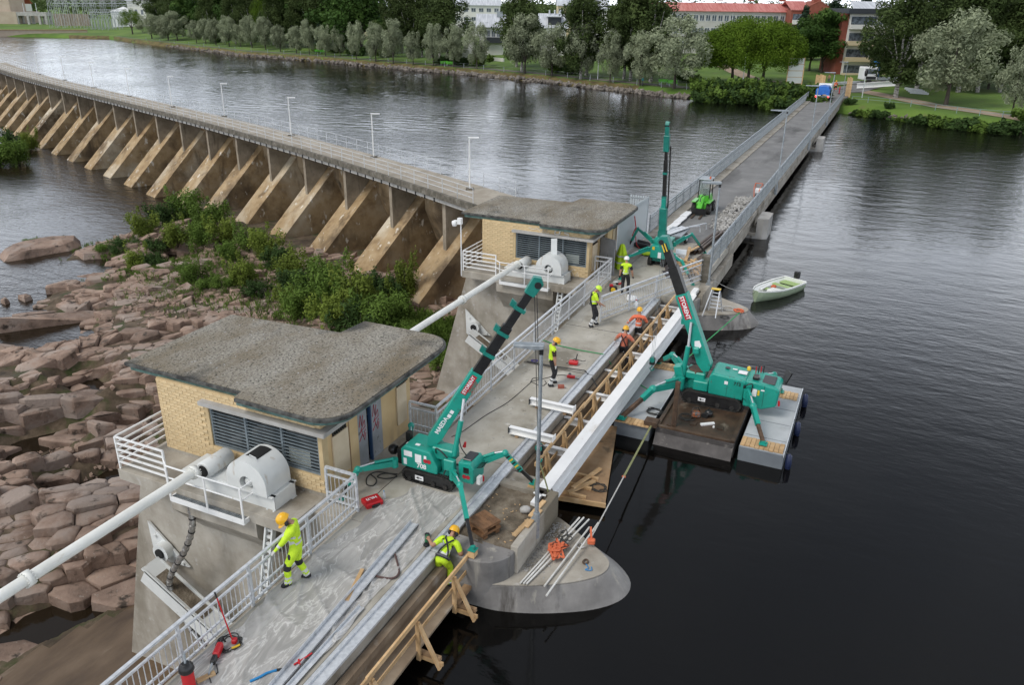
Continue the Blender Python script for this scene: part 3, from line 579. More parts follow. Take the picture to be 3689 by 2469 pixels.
# ================================================================== PIERS AND BRIDGE
PX = 20.6
def smooth(P, n=6):
    P = [Vector(p) for p in P]; out = []
    for i in range(len(P)-1):
        a, b_, c, d = P[max(i-1,0)], P[i], P[i+1], P[min(i+2,len(P)-1)]
        for k in range(n): s = k/n; out.append(.5*((2*b_)+(c-a)*s+(2*a-5*b_+4*c-d)*s*s+(3*b_-a-3*c+d)*s**3))
    out.append(P[-1]); return out
def pier(dx, label):
    t = thing('spillway_pier', label, 'pier', (15.9+dx, 12, -9), 'spillway piers')
    sh = lambda ps: [(x+dx, y) for x, y in ps]
    # trunk with battered downstream end
    top = sh([(13.85,7.4),(14.3,6.75),(14.62,6.56),(17.3,6.5),(17.95,7.0),(17.95,18.2),(13.85,18.2)]); bot = sh([(13.85,7.4),(14.3,6.75),(14.62,6.56),(17.3,6.5),(17.95,7.0),(17.95,20.9),(13.85,20.9)])
    MB().prism(bot, -9.6, -.14, top).build('trunk', CONC, t)
    # cutwater ledge
    nt_ = sh([(13.86,7.3),(14.02,6.75),(14.4,5.9),(14.95,5.05),(15.5,4.55),(16.0,4.5),(16.35,4.85),(16.75,5.5),(17.3,6.48),(17.3,7.3)]); nb_ = sh([(13.84,7.3),(13.9,6.6),(14.3,5.55),(14.95,4.5),(15.65,3.95),(16.35,3.95),(16.95,4.5),(17.4,5.4),(17.7,6.45),(17.7,7.3)])
    def rnd_(P):
        q = smooth([(x,y,0) for x, y in P], 5); return [(v.x, v.y) for v in q]
    nt_, nb_ = rnd_(nt_), rnd_(nb_)
    MB().prism(nb_, -1.5, -.8, nt_).build('cutwater', SIDEC, t, bev=.04); MB().prism(nt_, -.8, -.775).build('ledge', CONC, t); MB().prism(nb_, -9, -1.48).build('cutwater_base', MOSSC, t)
    # quarter round bank seat at the corner, low wall round the top
    MB().bb(14.6+dx,17.3+dx,6.42,6.62,-.77,.02).build('parapet', CONC, t, bev=.015)
    MB().bb(17.05+dx,17.32+dx,6.62,8.08,-.78,.0).build('parapet', CONC, t)
    MB().prism(sh([(14.63+.8*math.cos(R_(a)),7.3+.8*math.sin(R_(a))) for a in range(180,271,10)]+[(14.63,8.1),(13.83,8.1)]), -1.6, -.1).build('corner_block', SIDEC, t, bev=.03)
    b = MB(); rr = random.Random(4+int(dx)); n1, n2 = 20, 12        # rough gravelly top
    for j in range(n2+1):
        for i in range(n1+1): b.v.append((14.5+dx+i*(2.6/n1), 6.55+j*(1.55/n2), -.14+rr.uniform(0,.05)))
    for j in range(n2):
        for i in range(n1): b.f.append((j*(n1+1)+i, j*(n1+1)+i+1, (j+1)*(n1+1)+i+1, (j+1)*(n1+1)+i)); b.sm.append(True)
    b.build('gravel_top', SOIL, t)
    # platform under the gatehouse
    MB().bb(12.95+dx,20.0+dx,12.0,18.1,-.34,-.002).build('platform', CONC, t, bev=.01)
    MB().bb(13.95+dx,19.9+dx,10.84,12.0,-.34,-.002).build('platform', CONC, t)
    # corbel under the machine platform
    MB().extr([(13.86+dx,13.2,-.34),(12.98+dx,13.2,-.34),(12.98+dx,13.2,-.8),(13.86+dx,13.2,-1.9)], (0,3.0,0)).build('corbel', CONC, t)
    MB().bb(13.86+dx,17.94+dx,18.0,18.08,-.9,-.35).build('rim', MOSSC, t)
    return t
pier1 = pier(0, 'near concrete spillway pier with a rounded cutwater carrying the nearer gatehouse')
pier2 = pier(PX, 'farther concrete spillway pier beside the moored boat, under the farther gatehouse')
# ---- near bridge over the spillway bays
br = thing('spillway_bridge', 'pale concrete spillway bridge deck under repair with bare edge', 'bridge', (16, 9.5, 0))
for x0, x1 in ((-3,13.84),(13.86,17.94),(17.96,24.78),(24.84,29.1),(29.16,34.4),(34.42,44.0)):
    MB().bb(x0,x1,8.44,10.82,-.34,0).build('deck_slab', DECKC, br, bev=.008)
MB().bb(-3,44,10.82,10.9,-.5,-.06).build('edge_strip', CONC, br)
for x in (24.81, 29.13, 17.95, 34.41): MB().bb(x-.03,x+.03,8.44,10.82,-.3,-.012).build('joint', BLACK, br)
for x0, x1 in ((-3,13.6),(13.6,18.2),(18.2,24.8),(24.84,29.1),(29.16,33.9)):
    b = MB(); b.bb(x0,x1-.02,8.1,8.425,-.012,.012); b.bb(x0,x1-.02,8.09,8.1,-.05,.012); b.bb(x0,x1-.02,8.30,8.315,.012,.075); b.build('edge_angle', GALV, br)
MB().bb(-3,34.3,8.12,8.43,-.42,-.03).build('edge_beam', CONC, br)
for x0, x1 in ((-3,13.84),(17.96,34.4)):
    for y in (8.7, 10.4): MB().bb(x0,x1,y-.15,y+.15,-1.0,-.345).build('girder', CONC, br)
MB().bb(34.42,44.0,6.9,8.44,-.3,-.006).build('deck_slab', DECKC, br); MB().bb(36.2,44,10.85,11.7,-.3,-.006).build('deck_slab', DECKC, br)
# gate skin and sill under the near bridge
for k, (x0, x1) in enumerate(((-6,13.84),(17.96,34.44))):
    g = thing('spillway_gate', ('steel spillway gate under the nearest bridge span', 'steel spillway gate between the two gatehouse piers')[k], 'gate', ((x0+x1)/2, 13.4, -8), 'spillway gates')
    b = MB(); pts = [(10.35 + .8*(1-math.cos(a)), -.8 - 6.6*math.sin(a)) for a in [i*math.pi/2/7 for i in range(8)]]
    for i in range(7): b.add([(x0,*pts[i]),(x1,*pts[i]),(x1,*pts[i+1]),(x0,*pts[i+1]),(x0,pts[i][0]+.06,pts[i][1]),(x1,pts[i][0]+.06,pts[i][1]),(x1,pts[i+1][0]+.06,pts[i+1][1]),(x0,pts[i+1][0]+.06,pts[i+1][1])], [(0,1,2,3),(7,6,5,4),(0,4,5,1),(2,6,7,3)])
    b.build('skin_plate', MACH, g)
    for z in (-1.3,-2.6,-4.0,-5.4): MB().bb(x0,x1,10.75,11.05,z-.15,z+.15).build('stiffener', MACH, g)
    for x in (x0+.75, x1-.75):
        A = Vector((x,17.75,-3.25)); E = Vector((x,11.0,-7.2)); dv = (E-A).normalized(); up_ = Vector((0,dv.z,-dv.y)).normalized()
        b = MB(); b.bar(A,E,.62,.05); ar = b.build('arm', MACH, g)
        for sx_ in (-.29,.29): MB().bar(A+Vector((sx_,0,-.25)),E+Vector((sx_,0,-.25)),.04,.55).build('arm_web', MACH, ar)
        MB().bar(A+dv*.5+Vector((0,0,.04)),A+dv*2.4+Vector((0,0,.04)),.4,.02).build('dirt', SOIL, ar)
    MB().tube((x1-2.1,12.0,-1.75),(x1-2.1,12.0,-3.4),.13,n=14).build('hydraulic_cylinder', MACH, g)
    MB().bb(x0,x1,10.2,13.2,-9.2,-7.3).build('sill', CONC, g)
# ---- far bridge
fb = thing('road_bridge', 'grey asphalt road bridge running straight to the far bank', 'bridge', (90, 9.3, 0))
MB().bb(44.0,136,6.86,11.76,-.36,-.03).build('deck_slab', CONC, fb); 
MB().bb(44.02,136,7.2,10.95,-.03,.004).build('asphalt', ASPH, fb)
MB().bb(44.02,136,10.95,11.72,-.03,.1).build('kerb', CONC, fb, bev=.02); MB().bb(44.02,136,6.88,7.2,-.03,.1).build('kerb', CONC, fb, bev=.02)
for y in (7.25, 9.3, 11.35): MB().bb(44,136,y-.25,y+.25,-1.05,-.37).build('girder', CONC, fb)
for x in (53.2, 91.6):
    q = [(x-1.1,6.2),(x-.9,5.9),(x+.9,5.9),(x+1.1,6.2),(x+1.1,12.2),(x+.9,12.5),(x-.9,12.5),(x-1.1,12.2)]; MB().prism(q,-9,-1.26).build('pier', FASC, fb); MB().prism([(x-1.1,6.2),(x-.9,5.9),(x+.9,5.9),(x+1.1,6.2),(x+1.1,6.6),(x-1.1,6.6)],-1.26,-.12).build('pier_head', FASC, fb)
    MB().bb(x-1.2,x+1.2,6.6,11.9,-1.25,-1.06).build('bearing', CONC, fb)
MB().bb(132,140,5.6,13.2,-4,-.37).build('abutment', FASC, fb); MB().bb(136,150,6.5,12.2,-.5,.0).build('approach_slab', ASPH, fb)
MB().bar((140,5.7,-.4),(132.5,6.4,-1.9),.5,.4).build('wing_wall', FASC, fb)
# post where the bridge rail starts
MB().bb(37.2,37.65,6.62,7.02,-.3,1.3).build('rail_post', MOSSC, br, bev=.02); MB().bb(36.0,37.9,6.45,7.3,-.8,-.02).build('abutment_block', CONC, br, bev=.02); MB().bb(37.0,44,6.6,6.9,-1.0,-.35).build('edge_girder', CONC, br)

# ---- railings
BAL = MB(local=True).tube((0,0,.12),(0,0,.86),.011,n=5).mesh('baluster', GALV)
RPOST = MB(local=True).bb(-.03,.03,-.03,.03,-.05,1.06).mesh('post', GALV)
def railing(pts, label, group=None, mtl=GALV, step=.125, every=2.0, h=1.1, skip=None):
    t = thing('bridge_railing', label, 'railing', tuple(pts[0]), group); pts = [Vector(p) for p in pts]
    for i in range(len(pts)-1):
        a, b_ = pts[i], pts[i+1]; d = b_-a; Lg = d.length; z = Vector((0,0,1)); an = math.atan2(d.y, d.x)
        MB().bar(a+z*h, b_+z*h, .075, .055).build('handrail', mtl, t)
        for zz, s in ((.88,.045),(.34,.04),(.12,.045)): MB().bar(a+z*zz, b_+z*zz, s, s).build('rail', mtl, t)
        n = max(1, round(Lg/every))
        for k in range(n+1): 
            if i and k == 0: continue
            inst('post', RPOST, t, tuple(a+d*(k/n)), (0,0,an))
        m_ = int(Lg/step)
        for k in range(1, m_):
            inst('baluster', BAL, t, tuple(a+d*(k/m_)), (0,0,an))
    return t
railing([(6.3,10.82,0),(14.2,10.82,0),(14.2,11.76,0)], 'galvanised railing between the near worker and the nearer gatehouse corner')
railing([(18.35,11.76,0),(18.35,10.84,0),(35.5,10.98,0),(35.5,11.8,0)], 'galvanised bridge railing running from the nearer gatehouse to the farther one')
dr = railing([(30.0,9.6,.02),(37.38,6.9,.02)], 'loose galvanised railing panel standing askew across the bridge deck')
BAL2 = MB(local=True).bar((0,0,.14),(0,0,.95),.03,.03).mesh('baluster', GALVD)
RPOST2 = MB(local=True).bb(-.035,.035,-.035,.035,-.1,1.08).mesh('post', GALVD)
MESHP = MATS.get('x') or mat('rail_mesh_infill', [(.4,(.09,.1,.11)),(.7,(.16,.175,.185))], 3, .6, metal=.3, alpha=.62)
def far_rail(y, x0, x1, label, fill):
    t = thing('bridge_railing', label, 'railing', (x0,y,0), 'railings of the far bridge')
    for zz, s in ((1.1,.08),(.94,.05),(.5,.03),(.14,.05)): MB().bb(x0,x1,y-s/2,y+s/2,zz-s/2,zz+s/2).build('rail', GALVD, t)
    n = int((x1-x0)/2.0)
    for k in range(n+1): inst('post', RPOST2, t, (x0+(x1-x0)*k/n, y, .1))
    for k in range(n):
        xa = x0+(x1-x0)*k/n+.06; xb = x0+(x1-x0)*(k+1)/n-.06; b = MB()
        for j in range(13 if fill else 0): xx = xa+(xb-xa)*j/12; b.bb(xx-.011,xx+.011,y-.011,y+.011,.16,.92)
        if fill: b.build('mesh_panel', GALVD, t)
far_rail(6.98, 37.7, 134, 'grey railing along the open-water side of the far bridge', True)
far_rail(11.63, 44.6, 134, 'grey railing along the reservoir side of the far bridge', True)
# lamps of the bridge
def lamp(p, h, label, arm=(-.55,.0), mtl=GALVD):
    o = thing('street_lamp', label, 'street lamp', p, 'lamp posts of the bridge'); x, y, z = p
    MB().tube((x,y,z+.6),(x,y,z+h),.055,.042,n=10).build('pole', mtl, o); MB().tube((x,y,z),(x,y,z+.75),.085,n=10).build('sleeve', mtl, o); MB().bb(x-.09,x+.09,y-.02,y+.12,z+.05,z+.6).build('bracket', mtl, o)
    a = Vector((arm[0], arm[1], 0)); L_ = a.length; an = math.atan2(a.y, a.x); b = MB(); M3 = Matrix.Rotation(an,3,'Z')
    prof = [(-.06,-.04),(.12,-.07),(L_,-.03),(L_,.03),(-.06,.05)]; b.extr([Vector((x,y,z+h+.02)) + M3 @ Vector((px,-.12,pz)) for px,pz in prof], M3 @ Vector((0,.24,0))); b.build('lamp_head', GALVD, o, bev=.01)
    MB().box((x,y,z+h-.08),(.1,.1,.22),an).build('collar', BLACK, o)
lamp((15.84,6.46,-.5), 5.38, 'grey lamp post with flat head at the near pier beside the white beam', (-.2,.62))
lamp((36.9,6.52,-.5), 5.4, 'grey lamp post with flat head where the far bridge railing begins', (-.3,.75))
for (a, b_, t_), lb in zip(((635,1300,760),(840,1000,590),(975,840,490),(1095,660,425)), ('first grey lamp post on the far bridge past the rubble heap','second grey lamp post on the far bridge, half way over','third grey lamp post on the far bridge, near the blue-topped truck','last grey lamp post by the timber hoarding at the bridge end')):
    p = G(2460+a/1.9064, b_/1.9064, 0); lamp((p.x, 6.72 if p.x < 120 else p.y, -.4), 6.0 if p.x < 120 else 5.4, lb, (-.3,1.1))
# ================================================================== GATEHOUSES
BRK_ME = MB(local=True).box((0,0,0),(.03,.275,.088)).mesh('brick', BRICK, bev=.004)
BRH_ME = MB(local=True).box((0,0,0),(.03,.13,.088)).mesh('brick', BRICK, bev=.004)
SLAT_ME = MB(local=True).box((0,0,0),(.035,1.16,.024)).mesh('slat', LOUV)
GRAFR = mat('red_spray_paint', [(1,(.35,.03,.05))], rough=.7); GRAFW = mat('white_spray_paint', [(1,(.62,.6,.56))], rough=.7); BLUEF = mat('blue_door_frame', [(1,(.02,.05,.11))], rough=.5)
def arc(cx, cy, r, a0, a1, n=8): return [(cx+r*math.cos(R_(a0+(a1-a0)*k/n)), cy+r*math.sin(R_(a0+(a1-a0)*k/n))) for k in range(n+1)]
def scribble(mt, parent, o, ax, ay, pts, r=.012):
    o = Vector(o); ax = Vector(ax); ay = Vector(ay); b = MB()
    for st in pts:
        b.path([o+ax*x+ay*y for x, y in st], r, 4)
    return b.build('graffiti', mt, parent)
def house(dx, label, first):
    t = thing('gatehouse', label, 'building', (16.5+dx,15,0), 'gatehouses on the piers'); S = lambda *a: (a[0]+dx, *a[1:])
    wl = MB()
    x0, x1 = 14.375+dx, 14.6+dx
    wl.bb(x0,x1,15.82,17.66,-.002,2.36); wl.bb(x0,x1,11.95,12.08,-.002,2.36); wl.bb(x0,x1,12.08,15.82,-.002,.6); wl.bb(x0,x1,12.08,15.82,1.92,2.36)
    wl.build('front_wall', MORTAR, t)
    MB().bb(x1,18.7+dx,17.45,17.66,0,2.36).build('side_wall', PLAST, t); MB().bb(18.7+dx,18.9+dx,12.15,17.66,0,2.36).build('back_wall', PLAST, t)
    w2 = MB()
    for xa, xb, za, zb in ((14.6,15.95,0,2.36),(15.95,17.1,1.78,2.36),(17.1,18.7,0,2.36)): w2.bb(xa+dx,xb+dx,11.95,12.15,za,zb)
    w2.build('side_wall', PLAST, t)
    MB().bb(14.62+dx,18.7+dx,12.16,17.44,.0,.02).build('floor', DARK, t)
    MB().bb(x0-.012,x0+.0,11.93,17.68,-.3,.1).build('plinth', CONC, t)
    # yellow bricks, each one of its own
    nb_ = 0
    for r in range(23):
        z = .145 + r*.097; off = 0 if r % 2 else .14; y = 17.66 - off - .14
        if off:
            if not (.5 < z < 2.02) or True: inst('brick', BRH_ME, t, (14.365+dx, 17.66-.065, z)); nb_ += 1
        while y > 12.03:
            inwin = (12.08 < y+.13 and y-.13 < 15.86) and (.56 < z < 2.06)
            if not inwin: inst('brick', BRK_ME, t, (14.365+dx+random.uniform(-.003,.003), y, z)); nb_ += 1
            y -= .285
    # louvred window
    wn = MB(); 
    for a in ((12.08,12.14,.6,1.92),(15.76,15.82,.6,1.92),(12.14,15.76,.6,.66),(12.14,15.76,1.86,1.92),(13.3,13.36,.66,1.86),(14.54,14.6,.66,1.86)): wn.bb(14.42+dx,14.5+dx,*a)
    win = wn.build('window', LOUV, t)
    for y0, y1 in ((12.14,13.3),(13.36,14.54),(14.6,15.76)):
        MB().bb(14.52+dx,14.53+dx,y0,y1,.66,1.86).build('pane', GLASS, win)
        for k in range(11): inst('slat', SLAT_ME, win, (14.44+dx,(y0+y1)/2,.72+k*.105))
    MB().bb(14.46+dx,14.6+dx,12.1,15.8,.52,.6).build('sill', CONC, win)
    MB().bb(14.515+dx,14.519+dx,12.5,13.2,.7,1.15).build('notice', mat('pale_paper',[(1,(.5,.52,.46))],rough=.8), win)
    ln = MB(); ln.bb(14.16+dx,14.4+dx,11.7,15.95,1.95,2.07); ln.bb(14.4+dx,17.3+dx,11.7,11.94,1.95,2.07); ln.build('lintel', FASC, t)
    # roof
    P = [(14.36,18.86),(14.36,14.48),(13.98,14.42)] + arc(14.85,12.02,.9,180,270)[0:] + arc(19.3,12.02,.9,270,360) + [(20.2,14.5),(19.0,14.62),(18.7,18.86)]
    P = [(x+dx, y) for x, y in P]; C = (16.9+dx, 14.9); sc = lambda k: [(C[0]+(x-C[0])*k, C[1]+(y-C[1])*k) for x, y in P]
    MB().prism(sc(.965), 2.34, 2.47).build('fascia', COPPER, t); r_ = MB().prism(P, 2.47, 2.585).build('roof', ROOFE, t, bev=.02)
    MB().prism(sc(.982), 2.585, 2.61).build('felt', ROOF, r_)
    MB().bb(14.4+dx,18.7+dx,11.95,17.66,2.3,2.34).build('soffit', FASC, t)
    rr = random.Random(5+int(dx)); b = MB()
    for _ in range(46):
        x, y = rr.uniform(14.6,18.6)+dx, rr.uniform(12,18); b.box((x,y,2.615),(rr.uniform(.02,.06),rr.uniform(.02,.05),.02),rr.uniform(0,3))
    struct(b.build('loose_stones', FASC, r_), 'stuff')
    # side wall: boarded openings and door
    for xa, xb, za, zb in ((14.76,15.45,.34,1.63),(17.9,18.42,.44,1.7)):
        sb = MB().bb(xa+dx,xb+dx,11.9,11.945,za,zb).build('shutter', BOARDP, t)
        b = MB()
        for k in range(7): b.bb(xa+dx+.04+k*.09,xa+dx+.09+k*.09,11.905,11.945,zb+.02,zb+.12)
        b.build('vent', BLACK, sb)
    MB().bb(15.52+dx,15.55+dx,11.93,11.948,.0,1.95).build('seam', WOODO, t)
    if first:
        d = MB().bb(15.95+dx,16.4+dx,11.96,12.0,0,1.78).build('door', DOORM, t); d2 = MB().bb(16.55+dx,17.1+dx,11.93,11.97,0,1.78).build('door', DOORM, t)
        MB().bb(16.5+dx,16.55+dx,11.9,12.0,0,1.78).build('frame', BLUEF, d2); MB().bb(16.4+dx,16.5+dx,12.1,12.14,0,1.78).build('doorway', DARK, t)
        for k, (o, d_) in enumerate((((16.0,11.955,.8),d),((16.62,11.925,.85),d2))):
            scribble(GRAFR, d_, S(*o), (1,0,0), (0,0,1), [[(.02,.5),(.1,.85),(.14,.5),(.22,.8)],[(.05,.3),(.28,.62),(.3,.4),(.12,.35),(.2,.1),(.3,.32)],[(.0,.05),(.15,.22),(.24,.0),(.32,.2)]], .012)
    else:
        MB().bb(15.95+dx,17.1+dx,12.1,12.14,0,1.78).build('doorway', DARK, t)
        d = MB().bar(S(15.98,11.92,.9), S(15.6,11.05,.9), .045, 1.8).build('door', DOORM, t)
        scribble(LABELK, d, S(15.93,11.72,.5), (-.4,-.9,0), (0,0,1), [[(.05,.9),(.08,1.15),(.15,.92),(.18,1.15)],[(.3,1.1),(.42,1.05),(.4,.9),(.3,.95),(.3,1.08)],[(.05,.4),(.2,.6),(.12,.3),(.32,.5),(.3,.2)],[(.1,.0),(.3,.2),(.25,-.1)]], .012)
        # white tags sprayed on the front
        fx = 14.335+dx
        scribble(GRAFW, t, (fx,13.9,2.02), (0,-1,0), (0,0,1), [[(.35,.28),(.2,.24),(.16,.1),(.3,.04),(.42,.1),(.44,.24),(.34,.29)],[(.95,.28),(.7,.27),(.66,.18),(.88,.14),(.9,.04),(.62,.02)]], .04)
        scribble(GRAFW, t, (fx,15.1,2.02), (0,-1,0), (0,0,1), [[(0,.22),(.25,.16),(.45,.24),(.6,.12)],[(.7,.3),(.78,.12),(.86,.3),(.94,.14),(1.0,.28)],[(.66,.05),(.72,.14),(.8,.03),(.88,.13),(.96,.02),(1.05,.1)]], .014)
        scribble(GRAFW, t, (14.14+dx,13.0,1.93), (0,-1,0), (0,0,1), [[(.05,.05),(.1,.1)],[(.15,.03),(.22,.12),(.28,.03),(.34,.12)],[(.42,.03),(.4,.1),(.48,.12),(.5,.04),(.42,.03)],[(.56,.03),(.6,.12),(.68,.03)],[(.8,.03),(.78,.1),(.86,.11),(.87,.03)]], .01)
        scribble(GRAFW, t, (14.345+dx,13.1,.0), (0,-1,0), (0,0,1), [[(.0,.12),(.12,.3),(.2,.1),(.3,.34),(.42,.12)],[(.5,.14),(.62,.3),(.7,.12),(.55,.16)],[(.3,.4),(.4,.46),(.5,.42)],[(.35,.0),(.55,-.02)]], .012)
    return t
house(0, 'nearer yellow brick gatehouse with flat gravelled roof and reddish scrawl on its door', True)
house(PX, 'farther yellow brick gatehouse with white graffiti above its louvred window', False)

# ---- white balcony railings on the piers
def balcony(dx, label):
    t = thing('balcony_railing', label, 'railing', (13+dx,18.05,0), 'white railings of the pier platforms')
    P = [(18.0+dx,18.05),(13.02+dx,18.05),(13.02+dx,16.25)]
    for h in (.22,.42,.62,.82,1.02):
        for a, b_ in zip(P, P[1:]): MB().bar((*a,h),(*b_,h),.045,.045).build('rail', WPAINT, t)
    for p in (P[1],P[2],(15.5+dx,18.05)): MB().bar((*p,-.3),(*p,1.02),.05,.05).build('post', WPAINT, t)
    return t
balcony(0, 'white five-rail railing round the nearer gatehouse platform'); balcony(PX, 'white five-rail railing round the farther gatehouse platform')

# ---- hoisting machines with drum covers
def machine(dx, label, first):
    t = thing('gate_hoist', label, 'machine', (13.6+dx,14.5,0), 'gate hoists beside the gatehouses'); X = lambda x: x+dx
    b = MB(); b.ibeam((X(13.28),12.75,.12),(X(13.28),15.9,.12),.16,.6); b.ibeam((X(14.1),12.75,.12),(X(14.1),15.9,.12),.16,.6); b.bb(X(13.28),X(14.1),12.75,12.9,-.18,.42); b.bb(X(13.28),X(14.1),15.6,15.75,-.18,.42); b.build('frame', MACH, t)
    MB().bb(X(13.24),X(14.14),13.9,15.85,.42,.46).build('cover_plate', MACH, t)
    # drum cover: arched box with open hub
    yc, zc, r = 13.55, .68, .66; pts = [(yc+r,.4)] + [(yc+r*math.cos(R_(a)), zc+r*math.sin(R_(a))) for a in range(0,181,10)] + [(yc-r,.4)]
    b = MB(); n = len(pts); x0, x1 = X(13.18), X(14.12); hub = [(yc+.22*math.cos(a), zc-.02+.22*math.sin(a)) for a in [2*math.pi*k/16 for k in range(16)]]
    b.add([(x0,*p) for p in pts]+[(x1,*p) for p in pts], [(k,k+1,n+k+1,n+k) for k in range(n-1)], True); b.add([(x1,*p) for p in pts], [tuple(range(n))]); 
    fr = [(x0,*p) for p in pts]; hb = [(x0,*h) for h in hub]; hb2 = [(x0+.25,*h) for h in hub]; V = fr+hb+hb2; m0 = n; fs = []
    # front plate: ring between outline and hub
    oa = [math.atan2(p[1]-(zc-.02), p[0]-yc) for p in pts]
    for k in range(n-1):
        a = int(round((oa[k] % (2*math.pi))/(2*math.pi)*16)) % 16; c = int(round((oa[k+1] % (2*math.pi))/(2*math.pi)*16)) % 16
        fs.append((k,k+1,m0+c,m0+a) if a != c else (k,k+1,m0+a))
    a = int(round((oa[-1] % (2*math.pi))/(2*math.pi)*16)) % 16; e = int(round((oa[0] % (2*math.pi))/(2*math.pi)*16)) % 16; seq = []
    k = a
    while k != e: seq.append(m0+k); k = (k+1) % 16
    seq.append(m0+e); fs.append(tuple([0, n-1] + seq))
    fs += [(m0+k, m0+(k+1)%16, m0+16+(k+1)%16, m0+16+k) for k in range(16)]
    b.add(V, fs); dc = b.build('drum_cover', MACH, t)
    MB().tube((x0+.24,yc,zc-.02),(x0+.26,yc,zc-.02),.23,n=16).build('hub_recess', DARK, dc); MB().lathe([(.14,0),(.14,.16),(.06,.2)], (x0+.26,yc,zc-.02), (-1,0,0), 14).build('hub', MACH, dc)
    if first:
        pt = [(yc+(r+.004)*math.cos(R_(a)), zc+(r+.004)*math.sin(R_(a))) for a in range(74,112,6)]; MB().add([(x0+.28,*p) for p in pt]+[(x1-.1,*p) for p in pt], [(k,k+1,len(pt)+k+1,len(pt)+k) for k in range(len(pt)-1)]).build('opening', DARK, dc)
        MB().path([(x0+.2,yc-.25,zc+.63),(x0+.2,yc-.25,zc+.72),(x0+.2,yc-.05,zc+.76),(x0+.2,yc-.05,zc+.68)], .012, 5).build('handle', MACH, dc)
    else:
        MB().bar((X(13.6),yc-.1,zc+.5),(X(13.75),yc-.02,zc+1.35),.28,.1).build('rack_cover', MACH, dc)
    MB().lathe([(.21,0),(.25,.03),(.25,.9),(.2,.96)], (X(13.2),15.05,.62), (1,0,0), 18).build('motor', MACH, t); MB().lathe([(.17,0),(.17,.05)], (X(13.15),15.05,.62), (1,0,0), 16).build('motor_end', DARK, t)
    # leg under the drum and the toothed rack
    MB().bb(X(13.9),X(14.1),12.7,12.85,-.3,.0).build('leg', MACH, t)
    b = MB(); b.bar((X(13.3),13.0,.0),(X(12.0),12.95,-4.4),.05,.16); b.bar((X(13.3),12.78,.0),(X(12.0),12.73,-4.4),.05,.16)
    for k in range(24): s = k/24; b.bar((X(13.3-1.3*s),12.78,-4.4*s),(X(13.3-1.3*s),13.0,-4.4*s),.06,.08)
    b.build('rack', MACH, t)
    # walkway grating with white handrail
    gr = MB(); gx0, gx1 = X(12.78), X(13.16)
    for k in range(44): y = 13.4+k*2.5/43; gr.bb(gx0,gx1,y-.008,y+.008,-.22,-.18)
    for k in range(7): xx = gx0+k*(gx1-gx0)/6; gr.bb(xx-.006,xx+.006,13.4,15.9,-.22,-.182)
    g_ = gr.build('grating', GALVD, t); b = MB(); b.bb(gx0-.03,gx0,13.38,15.92,-.32,-.16); b.bb(gx0,gx1,13.36,13.4,-.3,-.17); b.bb(gx0,gx1,15.9,15.94,-.3,-.17); b.build('edge', WPAINT, g_)
    h = thing('walkway_handrail', ('white handrail of the small grating by the nearer gatehouse', 'white handrail of the small grating by the farther gatehouse')[0 if first else 1], 'railing', (gx0,14.6,0), 'handrails of the hoist walkways')
    for zz in (.42,.78): MB().path([(X(13.2),13.38,zz),(gx0,13.38,zz),(gx0,15.92,zz),(X(13.0),16.25,zz)], .025, 6).build('rail', WPAINT, h)
    for y in (13.38,14.6,15.92): MB().bar((gx0-.02,y,-.3),(gx0-.02,y,.78),.05,.03).build('post', WPAINT, h)
machine(0, 'pale grey gate hoist with round drum cover under the nearer gatehouse window', True)
machine(PX, 'pale grey gate hoist with upright rack cover under the farther gatehouse window', False)
# ---- white pipes across the bays
PIPEM = mat('cream_pipe_paint', [(.3,(.64,.64,.59)),(.7,(.76,.76,.72))], 1.5, .45, coord='World', second=((.45,.38,.28),2.4,.64,.76,(.3,1,1)))
def pipe(x0, x1, fl, label):
    t = thing('white_pipe', label, 'pipe', (x0,15,.8), 'white pipes across the spillway bays')
    MB().tube((x0,15,.8),(x1,15,.8),.13,n=18).build('tube', PIPEM, t)
    for f in fl:
        b = MB(); b.lathe([(.135,-.07),(.185,-.06),(.185,.06),(.135,.07)], (f,15,.8), (1,0,0), 18)
        for k in range(14): a = 2*math.pi*k/14; b.tube((f-.1,15+.165*math.cos(a),.8+.165*math.sin(a)),(f+.1,15+.165*math.cos(a),.8+.165*math.sin(a)),.017,n=6)
        b.build('flange', PIPEM, t)
pipe(-4, 12.9, (8.15,12.85), 'white flanged pipe leading from the left edge to the nearer gatehouse')
pipe(18.9, 33.5, (27.8,33.4), 'white flanged pipe between the two gatehouses')
# ---- gate arm fittings on the pier faces, silver hose
for dx, nm in ((0,'near'),(PX,'far')):
    t = thing('gate_bearing', ('steel gate bearing with silver hose on the near pier face','steel gate bearing with triangular plate on the farther pier face')[0 if dx == 0 else 1], 'bearing', (13.8+dx,17.75,-3.2), 'gate bearings')
    b = MB(); b.extr([(13.8+dx,18.35,-2.35),(13.8+dx,18.3,-3.7),(13.8+dx,16.9,-3.6)], (-.06,0,0)); b.build('plate', MACH, t)
    MB().tube((13.78+dx,17.75,-3.2),(13.5+dx,17.75,-3.2),.3,n=18).build('trunnion', MACH, t); MB().tube((13.5+dx,17.75,-3.2),(13.44+dx,17.75,-3.2),.16,n=14).build('pin', DARK, t)
    for k in range(3): MB().tube((13.75+dx,17.1+k*.5,-3.5+k*.35),(13.68+dx,17.1+k*.5,-3.5+k*.35),.05,n=8).build('bolt', MACH, t)
SILV = mat('silver_hose', [(.4,(.35,.35,.34)),(.7,(.65,.65,.64))], 12, .3, metal=.8)
hp = [(13.05,15.6,-.35),(13.05,15.62,-1.2),(13.0,16.0,-2.1),(13.0,16.55,-2.9),(12.95,16.85,-3.5),(12.9,16.75,-4.1),(12.85,16.3,-4.8),(12.8,15.6,-5.5),(12.7,14.9,-6.2)]
